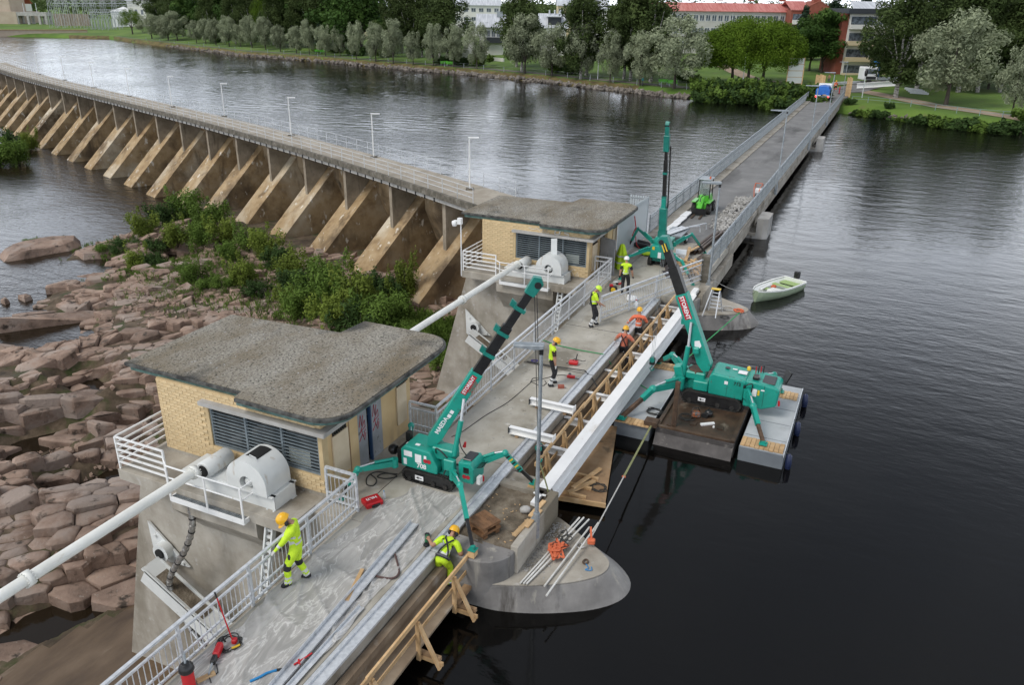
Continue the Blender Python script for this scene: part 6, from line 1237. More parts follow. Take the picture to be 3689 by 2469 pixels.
# by the white helmet worker
c0 = G(2150+205/3.485,700+1215/3.485,0); t = B('floor_saw', 'red and black saw with yellow wheel on the deck by the lime-helmeted worker', 'tool', tuple(c0)); MB().box((c0.x,c0.y,.12),(.3,.36,.2),.4).build('body', BLACK, t, bev=.04); MB().tube((c0.x-.17,c0.y-.05,.12),(c0.x-.21,c0.y-.06,.12),.11,n=14).build('wheel', YEL, t); MB().box((c0.x+.05,c0.y+.12,.24),(.2,.16,.08),.4).build('cover', RED, t)
for a, b_, lb in ((285,1135,'red cordless drill lying on the deck in front of the white-helmeted worker'),(235,1110,'white rag on the deck in front of the white-helmeted worker')):
    c0 = G(2150+a/3.485,700+b_/3.485,0); t = B('cordless_drill' if 'drill' in lb else 'white_rag', lb, 'tool' if 'drill' in lb else 'rag', tuple(c0)); 
    if 'drill' in lb: MB().tube((c0.x-.1,c0.y,.06),(c0.x+.12,c0.y-.06,.06),.04,n=8).build('body', RED, t); MB().box((c0.x-.05,c0.y+.08,.05),(.08,.16,.07),.3).build('grip', BLACK, t)
    else: MB().ball((c0.x,c0.y,.03),(.12,.14,.04),8,4).build('cloth', WHTP, t)
# white bucket and rag on the deck inside the askew railing
c0 = G(1800+1640/3.347,1000+370/3.347,0); t = B('white_canister', 'white canister standing behind the askew railing panel', 'canister', tuple(c0)); MB().lathe([(.08,0),(.09,.02),(.09,.26),(.04,.32),(.035,.36)], tuple(c0), n=14).build('body', WHTP, t); MB().tube(c0+Vector((0,0,.36)),c0+Vector((0,0,.4)),.03,n=8).build('cap', RED, t)
c0 = c0 + Vector((.9,.45,0)); t = B('white_sack', 'white sack lying behind the white canister', 'sack', tuple(c0)); MB().ball((c0.x,c0.y,.1),(.34,.26,.11),12,6).build('body', WHTP, t); MB().ball((c0.x+.2,c0.y+.18,.1),(.14,.12,.1),8,5).build('fold', WHTP, t)
# lime tarp draped on a post
b = MB(); n = 26
prof = [(.34,0),(.3,.35),(.22,.75),(.13,1.1),(.09,1.25),(.03,1.28)]; vs_ = []
for r, z in prof:
    for k in range(n): a = 2*math.pi*k/n; q = r*(1+.22*math.sin(a*5+z)+.1*math.sin(a*9)); vs_.append((37.56+q*.7*math.cos(a), 11.1+q*math.sin(a), z))
b.add(vs_, [(i*n+k,i*n+(k+1)%n,(i+1)*n+(k+1)%n,(i+1)*n+k) for i in range(len(prof)-1) for k in range(n)], True); t = B('draped_jacket', 'lime hi-vis cloth draped over a post by the farther gatehouse door', 'jacket', (37.56,11.1,0)); b.build('cloth', HIVIS, t)
for z, r in ((.3,.315),(.62,.255)): MB().add([(37.56+(r+.012)*.7*math.cos(2*math.pi*k/n)*(1+.22*math.sin(2*math.pi*k/n*5+z)),11.1+(r+.012)*math.sin(2*math.pi*k/n)*(1+.22*math.sin(2*math.pi*k/n*5+z)),zz) for zz in (z,z+.07) for k in range(n)], [(k,(k+1)%n,n+(k+1)%n,n+k) for k in range(n)], True).build('tape', REFL, t)
# ---- things on the near pier
t = B('timber_stack', 'square stack of wet dark timbers on the near pier top', 'timber', (15.0,7.55,-.1)); R4 = R_(-22)
for l in range(4):
    for k in range(5 if l == 3 else 2):
        if l == 3: o_ = Vector((-.24+k*.12,0,0))
        else: o_ = Vector((-.2+k*.4,0,0)) if l % 2 == 0 else Vector((0,-.2+k*.4,0))
        o_ = Matrix.Rotation(R4,3,'Z') @ o_; sz = (.112,.62,.075) if (l % 2 == 0 or l == 3) else (.62,.2,.075); MB().box((15.02+o_.x,7.56+o_.y,-.06+l*.085),sz,R4).build('timber', WOODD, t)
t = B('stone', 'pale rounded stone on the near pier top', 'stone', (16.19,6.9,-.1)); b = MB(); b.ball((16.19,6.92,-.02),(.13,.15,.11),10,7); rr = random.Random(3); b.v = [(x+rr.uniform(-.02,.02),y+rr.uniform(-.02,.02),z+rr.uniform(-.02,.02)) for x,y,z in b.v]; b.build('rock', FASC, t)
for p0, p1, lb in (((14.98,6.7,.045),(15.75,6.62,.045),'timber plank on the parapet, nearest the open corner'),((15.42,6.56,.06),(16.25,6.52,.06),'timber plank on the parapet beside the lamp post sleeve'),((15.9,6.66,.045),(16.7,6.6,.045),'timber plank on the parapet, nearest the white beam')): plank(lb, p0, p1, .12, .05, WOOD, 'planks on the near parapet')
for k, (a, b_, lb) in enumerate((((14.28,6.2,-.74),(17.2,5.76,-.55),'thin white scaffold tube, inner one of the bundle on the near cutwater'),((14.3,6.12,-.73),(17.27,5.66,-.56),'white scaffold tube, second of the bundle on the near cutwater'),((14.32,6.05,-.73),(17.3,5.52,-.6),'white scaffold tube, outer one of the bundle on the near cutwater'),((14.44,5.63,-.74),(17.0,5.4,-.62),'single white scaffold tube beside the orange straps'),((14.12,5.45,-.72),(17.2,5.22,-.55),'long white scaffold tube overhanging the edge of the near cutwater'))):
    t = B('scaffold_tube', lb, 'tube', a, 'scaffold tubes on the near pier'); MB().tube(a, b_, .026, n=8).build('tube', mat('white_tube',[(.4,(.55,.54,.5)),(.7,(.68,.67,.64))],4,.5), t)
rr = random.Random(8); pts = []
for k in range(40): a = k*1.9; pts.append((15.75+.42*math.cos(a)*rr.uniform(.3,1), 5.85+.3*math.sin(a*1.3)*rr.uniform(.3,1), -.66+rr.uniform(0,.12)))
t = B('orange_straps', 'tangle of orange webbing straps on the near cutwater', 'strap', (15.75,5.85,-.75)); b = MB(); q = smooth(pts,3)
for a, c in zip(q, q[1:]): b.bar(a, c, .055, .01)
b.build('webbing', ORANGE, t)
t = B('dark_rope', 'loose dark rope tangle over the scaffold tubes', 'rope', (16.3,5.75,-.7)); MB().path(smooth([(15.9+.5*rr.random()+.25*math.sin(k),5.6+.4*rr.random(),-.62+.06*rr.random()) for k in range(22)],4), .013, 5).build('rope', ROPEB, t)
t = B('chain_hoist', 'orange lever hoist anchored at the tip of the near cutwater', 'hoist', (16.4,5.12,-.76)); MB().box((16.42,5.14,-.6),(.14,.2,.16),.3).build('body', ORANGE, t, bev=.03); MB().bar((16.42,5.14,-.55),(16.55,5.22,-.25),.05,.03).build('lever', ORANGE, t); MB().path(smooth([(16.3,5.25,-.72),(16.2,5.4,-.74),(16.3,5.5,-.72),(16.4,5.42,-.74),(16.25,5.3,-.73)],5), .02, 5).build('chain', CHAIN, t)
t = B('shackle', 'rusty ring with blue cord on the near cutwater', 'ring', (15.75,5.05,-.76)); MB().path([(15.75+.09*math.cos(a),5.05+.06*math.sin(a),-.74) for a in [2*math.pi*k/12 for k in range(12)]], .022, 6, closed=True).build('ring', RUSTB, t); MB().path(smooth([(15.68,5.02,-.74),(15.55,4.9,-.74),(15.45,4.95,-.74),(15.5,4.8,-.74),(15.62,4.85,-.74)],4), .012, 5).build('cord', BLUE, t)
a0, a1, a2 = Vector((16.5,5.16,-.5)), Vector((20.0,5.52,-1.02)), Vector((24.0,5.56,-.86)); a1 = a0.lerp(a2,.45)
t = B('mooring_line', 'pale chain and olive strap mooring the barge to the near pier', 'rope', tuple(a0)); MB().tube(a0,a1,.02,n=6).build('chain', CHAIN, t); MB().bar(a1,a2,.06,.02).build('strap', OLIVE, t); MB().path([a1+Vector((.05*math.cos(2*math.pi*k/8),.05*math.sin(2*math.pi*k/8),0)) for k in range(8)], .015, 5, closed=True).build('hook', ORANGE, t)
t = B('gravel_heap', 'loose gravel and chips scattered on the near cutwater', 'gravel', (15.3,6.1,-.77)); b = MB(); rg = random.Random(31)
for _ in range(330): x, y = rg.uniform(14.7,17.0), 6.38-abs(rg.gauss(0,.28)); cobble(b, x, y, -.765, rg.uniform(.012,.045))
b.build('chips', FASC, t); struct(t, 'stuff')
t = B('wood_chips', 'pale wood chips strewn on the near pier top', 'chips', (15.8,7.4,-.1)); b = MB()
for _ in range(34): b.box((rg.uniform(14.7,17),rg.uniform(6.75,8),-.09),(rg.uniform(.03,.08),rg.uniform(.012,.03),.01),rg.uniform(0,3))
b.build('chips', WOOD, t); struct(t, 'stuff')
t = B('deck_debris', 'scattered chips and crumbs on the bridge deck', 'debris', (20,9.5,0)); b = MB()
for _ in range(420):
    x = rg.choice((rg.uniform(7,36),rg.uniform(18,30),rg.uniform(34,44))); y = rg.uniform(8.55,10.7); q = rg.uniform(.008,.03); b.box((x,y,.006),(q*rg.uniform(.8,2.5),q,.012),rg.uniform(0,3))
b.build('chips', FASC, t); struct(t, 'stuff')
# ---- farther pier: stepladder, ropes, mooring line, boat
t = B('step_ladder', 'aluminium stepladder with yellow cap standing on the farther cutwater', 'ladder', (35.0,5.9,-.78)); T_ = Vector((35.25,5.85,.42)); 
for s in (-1,1): MB().bar(T_+Vector((.0,.17*s,0)),Vector((35.7 if s<0 else 35.55,5.85+.3*s,-.78)),.05,.03).build('rail', GALV, t); MB().bar(T_+Vector((-.05,.17*s,0)),Vector((34.7,5.95+.3*s,-.78)),.045,.03).build('rear_leg', GALV, t)
for k in range(5): z = -.6+k*.2; f = (.42-z)/1.2; MB().box((35.25+.4*f,5.85,z),(.1,.36+.2*f,.03)).build('step', GALV, t)
MB().box((35.22,5.85,.43),(.22,.42,.05)).build('cap', YEL, t, bev=.01)
coil('rope_coil', 'pale rope coil beside the stepladder on the farther cutwater', 'rope', (36.2,5.35,-.78), .34, CHAIN, 4, .015, seed=14); coil('rope_coil', 'orange strap bundle near the tip of the farther cutwater', 'strap', (36.1,4.85,-.78), .22, ORANGE, 3, .03, seed=15); coil('rope_coil', 'black rope tangle below the stepladder on the farther cutwater', 'rope', (34.9,5.25,-.78), .2, ROPEB, 3, .02, seed=16)
t = B('mooring_line', 'green strap mooring the far side of the barge to the farther cutwater', 'rope', (35.8,4.8,-.75)); MB().bar((35.8,4.75,-.72),(29.0,5.9,-.85),.05,.015).build('strap', GREENR, t)
HULL = mat('boat_hull_green', [(.3,(.3,.38,.25)),(.7,(.38,.46,.32))], 2, .4); BIN = mat('boat_inside', [(.3,(.68,.7,.67)),(.7,(.78,.79,.76))], 2, .5); BSE = mat('boat_seat_green', [(1,(.33,.46,.17))], rough=.5)
bow, st = Vector((39.9,4.55,0)), Vector((43.1,3.15,0)); d = (bow-st); Lb = 3.7; an = math.atan2(d.y, d.x); cb = (bow+st)/2
t = thing('rowing_boat', 'white and green open motorboat moored beyond the farther cutwater', 'boat', (cb.x,cb.y,-1.45), rz=an)
b = MB(True); sec = [(-1.85,.66,.62,.4),(-1.2,.72,.68,.42),(-.3,.74,.66,.44),(.6,.68,.5,.48),(1.3,.5,.28,.54),(1.75,.3,.1,.58),(1.95,.14,.03,.6)]; R_o = []
for x, w1, w0, hh in sec: R_o.append([(x,-w1,hh),(x,-w1*.97,hh*.5),(x,-w0*.9,-.05),(x,0,-.14),(x,w0*.9,-.05),(x,w1*.97,hh*.5),(x,w1,hh)])
for i in range(len(sec)-1): b.add(R_o[i]+R_o[i+1], [(k,k+1,8+k,7+k) for k in range(6)], True)
b.add(R_o[0], [tuple(range(7))]); b.add(R_o[-1], [tuple(range(6,-1,-1))]); hl = b.build('hull', HULL, t)
b = MB(True); R_i = [[(x,-w1*.86,hh-.01),(x,-w0*.75,.08),(x,w0*.75,.08),(x,w1*.86,hh-.01)] for x, w1, w0, hh in sec]
for i in range(len(sec)-1): b.add(R_i[i]+R_i[i+1], [(4+k,5+k,k+1,k) for k in range(3)], True)
b.add(R_i[0], [(3,2,1,0)]); b.build('inside', BIN, hl)
b = MB(True)
for i in range(len(sec)-1):
    for s in (0,1):
        o0, o1, i0, i1 = (R_o[i][0],R_o[i+1][0],R_i[i][0],R_i[i+1][0]) if s == 0 else (R_o[i][6],R_o[i+1][6],R_i[i][3],R_i[i+1][3]); f = lambda p, dz: (p[0],p[1]*1.03,p[2]+dz); b.add([f(o0,.02),f(o1,.02),f(i1,.02),f(i0,.02),f(o0,-.05),f(o1,-.05)], [(0,1,2,3),(0,4,5,1)] if s == 0 else [(3,2,1,0),(1,5,4,0)])
b.bb(-1.9,-1.78,-.64,.64,.2,.44); b.build('gunwale', BIN, hl)
for x, w_ in ((-.7,.66),(.35,.6)): MB(True).bb(x-.14,x+.14,-w_,w_,.26,.3).build('thwart', BSE, t)
MB(True).bb(-1.75,-1.25,-.6,.6,.22,.26).build('stern_seat', BSE, t); MB(True).bb(.3,.85,-.05,.5,.1,.42).build('locker', BIN, t, bev=.03); MB(True).bb(.0,.22,-.2,.0,.3,.46).build('fuel_can', ORANGE, t, bev=.02)
MB(True).bar((.9,-.35,.36),(-.35,-.55,.3),.12,.02).build('oar', WHTP, t); om = MB(True).bb(-2.12,-1.85,-.14,.14,.42,.82).build('outboard_motor', BLACK, t, bev=.05); MB(True).tube((-2.0,0,.45),(-2.02,0,-.3),.06,n=8).build('shaft', BLACK, om)
t = B('mooring_line', 'thin pale rope from the bridge post to the bow of the boat', 'rope', (37.6,6.7,.1)); q = [Vector((37.7,6.6,.1)).lerp(Vector((bow.x,bow.y,-.95)),k/10)-Vector((0,0,.25*math.sin(math.pi*k/10))) for k in range(11)]; MB().path(q, .014, 5).build('rope', CHAIN, t)
# ---- building site clutter beyond crane three
rg = random.Random(12)
t = B('timber_pile', 'jumbled pile of pale timber beside the far crane and railing', 'timber', (38.7,7.9,0))
for k in range(60):
    x, y = rg.uniform(37.8,39.9), rg.uniform(7.25,8.6); a = rg.gauss(.2,.5); L_ = rg.uniform(.5,1.5); z = rg.uniform(.03,.36)*(1-abs(x-38.7)/2); d = Vector((math.cos(a),math.sin(a),rg.uniform(-.12,.12)))*L_/2; c0 = Vector((x,y,z+.03)); MB().bar(c0-d,c0+d,rg.uniform(.06,.12),rg.uniform(.03,.05)).build('plank', WOOD, t)
for k, (x, y, a, lb) in enumerate(((37.6,8.6,.5,'dark form board lying nearest the askew railing'),(38.3,8.75,.3,'dark form board leaning on the timber pile'),(41.2,7.7,-.1,'brown plate lying behind the far crane'))): t = B('form_board', lb, 'board', (x,y,0), 'boards on the far deck'); MB().box((x,y,.05+.02*k),(1.1,.5,.03),a).build('board', RUST if k == 2 else mat('dark_form_board',[(1,(.06,.045,.045))],rough=.5), t)
t = B('white_foam_blocks', 'stack of white insulation boards behind the far crane', 'insulation', (40.6,8.9,0))
for k in range(3): MB().box((40.7,8.7+.05*k,.08+k*.12),(.9,.55,.1),.1*k).build('board', WHTP, t)
for k, (x0, y0, x1, y1, z, lb) in enumerate(((41.5,8.5,46.2,8.15,.12,'rusty steel beam on the far bridge, leftmost of three'),(41.7,8.3,46.6,7.95,.12,'rusty steel beam on the far bridge, middle of three'),(41.9,8.12,46.8,7.75,.12,'rusty steel beam on the far bridge, rightmost of three'))): t = B('rusty_beam', lb, 'beam', (x0,y0,z), 'rusty beams on the far bridge'); MB().ibeam((x0,y0,z),(x1,y1,z),.12,.2,.015,.012).build('profile', RUST, t)
for k, (x0, y0, x1, y1, lb) in enumerate(((39.6,8.3,41.8,8.6,'long pale plank behind the far crane'),(40.0,8.9,42.2,8.2,'second pale plank crossing behind the far crane'))): plank(lb, (x0,y0,.2), (x1,y1,.35), .16, .05, WOOD, 'planks by the far crane')
t = B('handcart', 'two-wheeled trailer loaded with pale steel frames behind the far crane', 'trailer', (43.9,9.75,0)); MB().bb(42.9,44.9,9.35,10.35,.5,.58).build('bed', GALVD, t)
for y in (9.25,10.45): MB().lathe([(.1,-.06),(.28,-.06),(.3,0),(.28,.06),(.1,.06)], (43.7,y,.3), (0,1,0), 16).build('wheel', RUBBER, t); MB().lathe([(.16,-.07),(.16,.07)], (43.7,y,.3), (0,1,0), 12).build('rim', WHTP, t)
MB().bar((42.9,9.85,.5),(41.6,9.9,.35),.08,.08).build('drawbar', GALVD, t)
t = B('pale_frame', 'pale galvanised steel frames lying on the trailer behind the far crane', 'frame', (44,9.6,.6)); b = MB()
for s, yy in ((0,9.9),(1,9.3)): b.path([(42.8+.8*s,10.3-.3*s,.62),(44.3+.8*s,yy,.66),(45.4+.8*s,8.9-.2*s,.66),(45.4+.8*s,8.85-.2*s,.3)], .04, 6)
b.bar((42.9,10.2,.64),(44.8,9.6,.66),.5,.02); b.build('tubes', GALV, t)
for k in range(4): plank(('white coated board on the kerb of the far bridge, nearest','white coated board on the kerb of the far bridge, second','white coated board on the kerb of the far bridge, third','white coated board on the kerb of the far bridge, farthest')[k], (44.5+k*1.6,10.75,.14+.02*(k%2)), (46.0+k*1.6,10.7,.14), .45, .05, WHTP, 'white boards along the kerb', 'white_board')
for k, (x, y) in enumerate(((41.6,11.2),(42.2,11.4))): 
    t = B('gas_bottle', ('dark gas bottle lying by the slatted screen, nearer one','dark gas bottle lying by the slatted screen, farther one')[k], 'gas bottle', (x,y,.15), 'gas bottles'); MB().lathe([(.03,-.6),(.12,-.5),(.14,-.4),(.14,.4),(.1,.5)], (x,y,.15), (.3,1,0), 12).build('body', BLACK, t)
t = B('orange_cables', 'red and orange hoses hanging on the slatted screen', 'hose', (41.0,11.5,0)); b = MB(); b.path(smooth([(40.6,11.5,.9),(40.8,11.4,1.3),(41.0,11.45,1.0),(40.9,11.3,.4),(41.2,11.2,.1)],5), .025, 5); b.path(smooth([(41.0,11.55,1.9),(41.05,11.45,1.3),(41.2,11.4,1.0)],4), .03, 5); b.build('hoses', RED, t)
t = B('hi_vis_vest', 'lime vest lying on the deck behind the far crane', 'vest', (40.5,10.7,.1)); MB().ball((40.5,10.6,.08),(.35,.3,.06),10,5).build('cloth', HIVIS, t)
# rubble heap
t = B('rubble_heap', 'heap of pale broken concrete rubble on the far bridge', 'rubble', (52.5,8.1,0)); b = MB()
for _ in range(700):
    x = rg.uniform(47.5,57.2); y = 8.05+rg.gauss(0,.38); h = max(0, .34*(1-((x-52.4)/5.2)**2)*(1-((y-8.05)/1.0)**2))
    if 7.2 < y < 9.2: cobble(b, x, y, h*rg.uniform(.5,1)+.03, rg.uniform(.05,.17))
b.build('chunks', FASC, t); struct(t, 'stuff')
# green articulated loader
GRN = mat('bright_green_paint', [(.35,(.08,.4,.03)),(.65,(.11,.5,.05))], 3, .35)
t = thing('mini_loader', 'bright green mini loader with cab and beacon parked on the far bridge', 'loader', (51.2,10.05,0), rz=math.pi)
for x in (.05,1.25):
    for s in (-1,1):
        wv = MB(True).lathe([(.2,-.12),(.33,-.13),(.37,-.06),(.37,.06),(.33,.13),(.2,.12)], (-x+.05,s*.46,.37), (0,1,0), 18).build('wheel', RUBBER, t); MB(True).lathe([(.02,-.1),(.19,-.125),(.19,.125),(.02,.1)], (-x+.05,s*.46,.37), (0,1,0), 12).build('rim', FASC, wv)
MB(True).bb(-1.6,-.45,-.36,.36,.4,1.1).build('engine_cover', GRN, t, bev=.08, seg=2); MB(True).bb(-.45,.25,-.34,.34,.35,.75).build('front_frame', GRN, t, bev=.04)
for s in (-1,1): MB(True).bar((-.75,s*.46,.82),(.45,s*.46,.82),.26,.05).build('mudguard', GRN, t)
MB(True).bar((-.1,0,1.15),(.75,0,.45),.3,.2).build('lift_arm', GRN, t, bev=.02); MB(True).path(smooth([(.0,.12,1.2),(.25,.2,1.3),(.45,.0,1.15),(.6,.0,.9)],5), .03, 6).build('hose', BLACK, t)
for s in (-1,1):
    for x in (-1.2,-.35): MB(True).bar((x,s*.36,.95),(x-.02,s*.34,2.1),.06,.06).build('cab_post', BLACK, t)
MB(True).bb(-.36,-.34,-.33,.33,1.15,2.08).build('windscreen', mat('clear_glass',[(1,(.3,.35,.33))],rough=.05,alpha=.35), t); MB(True).bb(-1.3,-.2,-.42,.42,2.1,2.2).build('cab_roof', GALVD, t, bev=.04); MB(True).lathe([(.05,0),(.06,.1),(.03,.16)], (-.4,.3,2.2), n=10).build('beacon', ORANGE, t); MB(True).bb(-1.1,-.7,-.2,.2,1.1,1.5).build('seat', BLACK, t, bev=.05)
for s in (-1,1): MB(True).bb(.75,1.7,s*.25-.05,s*.25+.05,.05,.1).build('fork', RUSTB, t)
MB(True).bb(.7,.78,-.45,.45,.08,.5).build('carriage', BLACK, t)
# orange barrow at the right railing
t = B('wheelbarrow', 'orange framed barrow leaning at the railing behind the rubble', 'barrow', (58,7.5,0)); MB().lathe([(.1,-.04),(.2,-.05),(.2,.05),(.1,.04)], (57.0,7.55,.2), (0,1,0), 14).build('wheel', RUBBER, t); b = MB(); b.path([(57.0,7.45,.2),(57.6,7.4,.7),(58.4,7.35,.9),(58.6,7.3,.5)], .025, 6); b.path([(57.0,7.65,.2),(57.6,7.8,.7),(58.4,7.85,.9),(58.6,7.8,.5)], .025, 6); b.path([(58.4,7.35,.9),(58.4,7.85,.9)], .025, 6); b.build('frame', ORANGE, t); MB().box((58.1,7.55,.45),(.5,.4,.25)).build('tray', WHTP, t)
# ---- truck with blue cover, red post, hoarding, billboard, worker's truck
t = thing('covered_truck', 'white pickup with blue tarpaulin cover and lit tail lights at the bridge end', 'truck', (129.6,9.65,0)); BT = mat('blue_tarp', [(.35,(.012,.1,.42)),(.65,(.02,.16,.55))], 2, .45, bump=.03, bscale=3)
b = MB(True); prof = [(-.95,.75),(-.98,1.5),(-.7,1.95),(0,2.08),(.7,1.95),(.98,1.5),(.95,.75)]; b.extr([(0,y,z) for y, z in prof], (3.0,0,0)); b.build('tarp_cover', BT, t, bev=.06, seg=2); MB(True).bb(-.02,3.1,-1.0,1.0,.45,.78).build('bed', WHTP, t, bev=.03); MB(True).bb(3.15,4.7,-.95,.95,.45,2.15).build('cab', WHTP, t, bev=.12, seg=2); MB(True).bb(3.6,4.5,-.97,.97,1.3,1.9).build('window', GLASS, t); MB(True).bb(-.05,0,-.95,.95,.5,.72).build('tailgate', GALVD, t)
TL = bpy.data.materials.new('lit_tail_light'); TL.use_nodes = True; TL.node_tree.nodes['Principled BSDF'].inputs['Base Color'].default_value = (.6,.02,.02,1); TL.node_tree.nodes['Principled BSDF'].inputs['Emission Color'].default_value = (1,.05,.05,1); TL.node_tree.nodes['Principled BSDF'].inputs['Emission Strength'].default_value = 3
for s in (-1,1):
    MB(True).bb(-.09,-.05,s*.86-.1,s*.86+.1,.5,.66).build('tail_light', TL, t)
    for x in (.7,3.9): MB(True).lathe([(.1,-.1),(.36,-.11),(.36,.11),(.1,.1)], (x,s*.85,.36), (0,1,0), 16).build('wheel', RUBBER, t)
MB(True).box((-.15,-.3,.85),(.2,.5,.1)).build('timber_load', WOOD, t)
p = G(2460+1072/1.9064,645/1.9064,0); t = B('red_post', 'red marker post beside the bridge railing at the bridge end', 'post', tuple(p)); MB().tube(p,p+Vector((0,0,1.2)),.08,n=10).build('post', RED, t); MB().bb(p.x-.2,p.x+.2,p.y-.2,p.y+.2,0,.1).build('foot', RUBBER, t)
for k, (u, v, h, w_) in enumerate(((2460+935/1.9064,612/1.9064,2.4,1.6),(2460+1130/1.9064,660/1.9064,2.9,.8))):
    p = G(u,v,0); t = B('timber_hoarding', ('tall timber hoarding on the left of the bridge entrance','tall narrow timber hoarding on the right of the bridge entrance')[k], 'hoarding', tuple(p), 'hoardings at the bridge entrance'); n = 5
    for j in range(n): y = p.y-w_/2+w_*j/n; MB().bb(p.x,p.x+.06,y+.01,y+w_/n-.01,-.3,h*(.93+.07*((j*7)%3)/2)).build('board', WOOD, t)
    MB().bb(p.x+.06,p.x+.12,p.y-w_/2,p.y+w_/2,h*.5,h*.5+.12).build('batten', WOOD, t)
p = GT(2460+760/1.9064,585/1.9064); rz = YAW - math.pi/2; t = thing('site_board', 'tall white boarded sign on a timber frame at the far bank', 'sign', tuple(p), rz=rz); hb = 4.6; wb = 2.7
for k in range(4): MB(True).bb(-wb/2+.06,wb/2-.06,0,.05,.35+k*1.05,.35+k*1.05+.98).build('panel', WHTP, t)
for x in (-wb/2,wb/2): MB(True).bb(x-.06,x+.06,-.03,.1,-.2,hb).build('post', WOOD, t); MB(True).bar((x,-.1,3.2),(x-.5,-1.6,-.4),.1,.08).build('brace', WOOD, t)
for k in range(5): MB(True).bb(-wb/2,wb/2,-.02,.0,.28+k*1.05,.36+k*1.05).build('batten', WOOD, t)
# ================================================================== TREES, SHRUBS, HOUSES
def leaf_mat(name, c0, c1, c2, tl=.25):
    return mat(name, [(.3,c0),(.5,c1),(.72,c2)], .35, .75, rnd=.14, translucent=tl, spec=.15)
L_WIL = leaf_mat('willow_leaves', (.15,.175,.105), (.27,.305,.19), (.39,.43,.29)); L_BIR = leaf_mat('birch_leaves', (.026,.042,.012), (.055,.082,.024), (.1,.135,.042)); L_DEC = leaf_mat('broad_leaves', (.022,.05,.01), (.05,.1,.02), (.095,.16,.035)); L_CON = leaf_mat('conifer_needles', (.01,.022,.012), (.022,.045,.024), (.045,.08,.04), .05); L_GLO = leaf_mat('globe_tree_leaves', (.045,.08,.007), (.095,.165,.013), (.165,.25,.028)); L_SHR = leaf_mat('shrub_leaves', (.055,.095,.016), (.115,.185,.033), (.19,.27,.06)); L_SHD = leaf_mat('dark_shrub_leaves', (.025,.05,.014), (.05,.09,.024), (.09,.14,.035)); L_RED = leaf_mat('dry_reeds', (.09,.08,.025), (.16,.14,.05), (.22,.2,.08))
BARK = mat('grey_bark', [(.3,(.03,.024,.018)),(.7,(.09,.075,.06))], 4, .9, stretch=(1,1,.3)); BIRK = mat('birch_bark', [(.4,(.08,.07,.06)),(.55,(.45,.43,.4))], 4, .8, stretch=(1,1,3))
def leaves_mesh(name, blobs, n, size, mt, rs, droop=0., flat=0., shell=.55, aspect=.5):
    """blobs: list of (centre, radii); n leaf quads spread through them, denser towards their skins"""
    vol = np.array([r[0]*r[1]*r[2] for c, r in blobs])**.7; pick = rs.choice(len(blobs), n, p=vol/vol.sum()); C = np.array([b[0] for b in blobs])[pick]; R = np.array([b[1] for b in blobs])[pick]
    d = rs.normal(size=(n,3)); d /= np.linalg.norm(d, axis=1)[:,None]; rad = shell + (1-shell)*rs.rand(n)**.5; rad *= rs.uniform(.82,1.14,n); P = C + d*R*rad[:,None]
    nrm = d + rs.normal(scale=.55, size=(n,3)); nrm[:,2] += .35; nrm /= np.linalg.norm(nrm, axis=1)[:,None]
    a = rs.normal(size=(n,3)); a[:,2] -= droop*2.2; a -= nrm*(a*nrm).sum(1)[:,None]; a /= np.linalg.norm(a, axis=1)[:,None]; b_ = np.cross(nrm, a); s = size*rs.uniform(.6,1.35,n)[:,None]
    V = np.stack([P-a*s*.5-b_*s*aspect*.15, P-b_*s*aspect*.5, P+a*s*.5, P+b_*s*aspect*.5], 1).reshape(-1,3)
    me = bpy.data.meshes.new(name); me.vertices.add(4*n); me.vertices.foreach_set('co', V.ravel()); me.loops.add(4*n); me.loops.foreach_set('vertex_index', np.arange(4*n, dtype=np.int32)); me.polygons.add(n); me.polygons.foreach_set('loop_start', np.arange(0,4*n,4,dtype=np.int32)); me.polygons.foreach_set('loop_total', np.full(n,4,dtype=np.int32)); me.materials.append(mt); me.update(calc_edges=True); return me
def limbs(b, rs, h0, h1, r0, spread, n):
    b.path([(0,0,-.4),(rs.normal(0,.05),rs.normal(0,.05),h0*.6),(rs.normal(0,.12),rs.normal(0,.12),h0),(rs.normal(0,.3),rs.normal(0,.3),h1)], lambda s: r0*(1-.8*s), 7)
    for k in range(n):
        a = 2*math.pi*k/n+rs.uniform(0,.8); z = h0*rs.uniform(.75,1.15); q = spread*rs.uniform(.6,1); b.path([(0,0,z),(q*.45*math.cos(a),q*.45*math.sin(a),z+(h1-z)*.3),(q*math.cos(a),q*math.sin(a),z+(h1-z)*rs.uniform(.45,.8))], lambda s: r0*.45*(1-.8*s), 5)
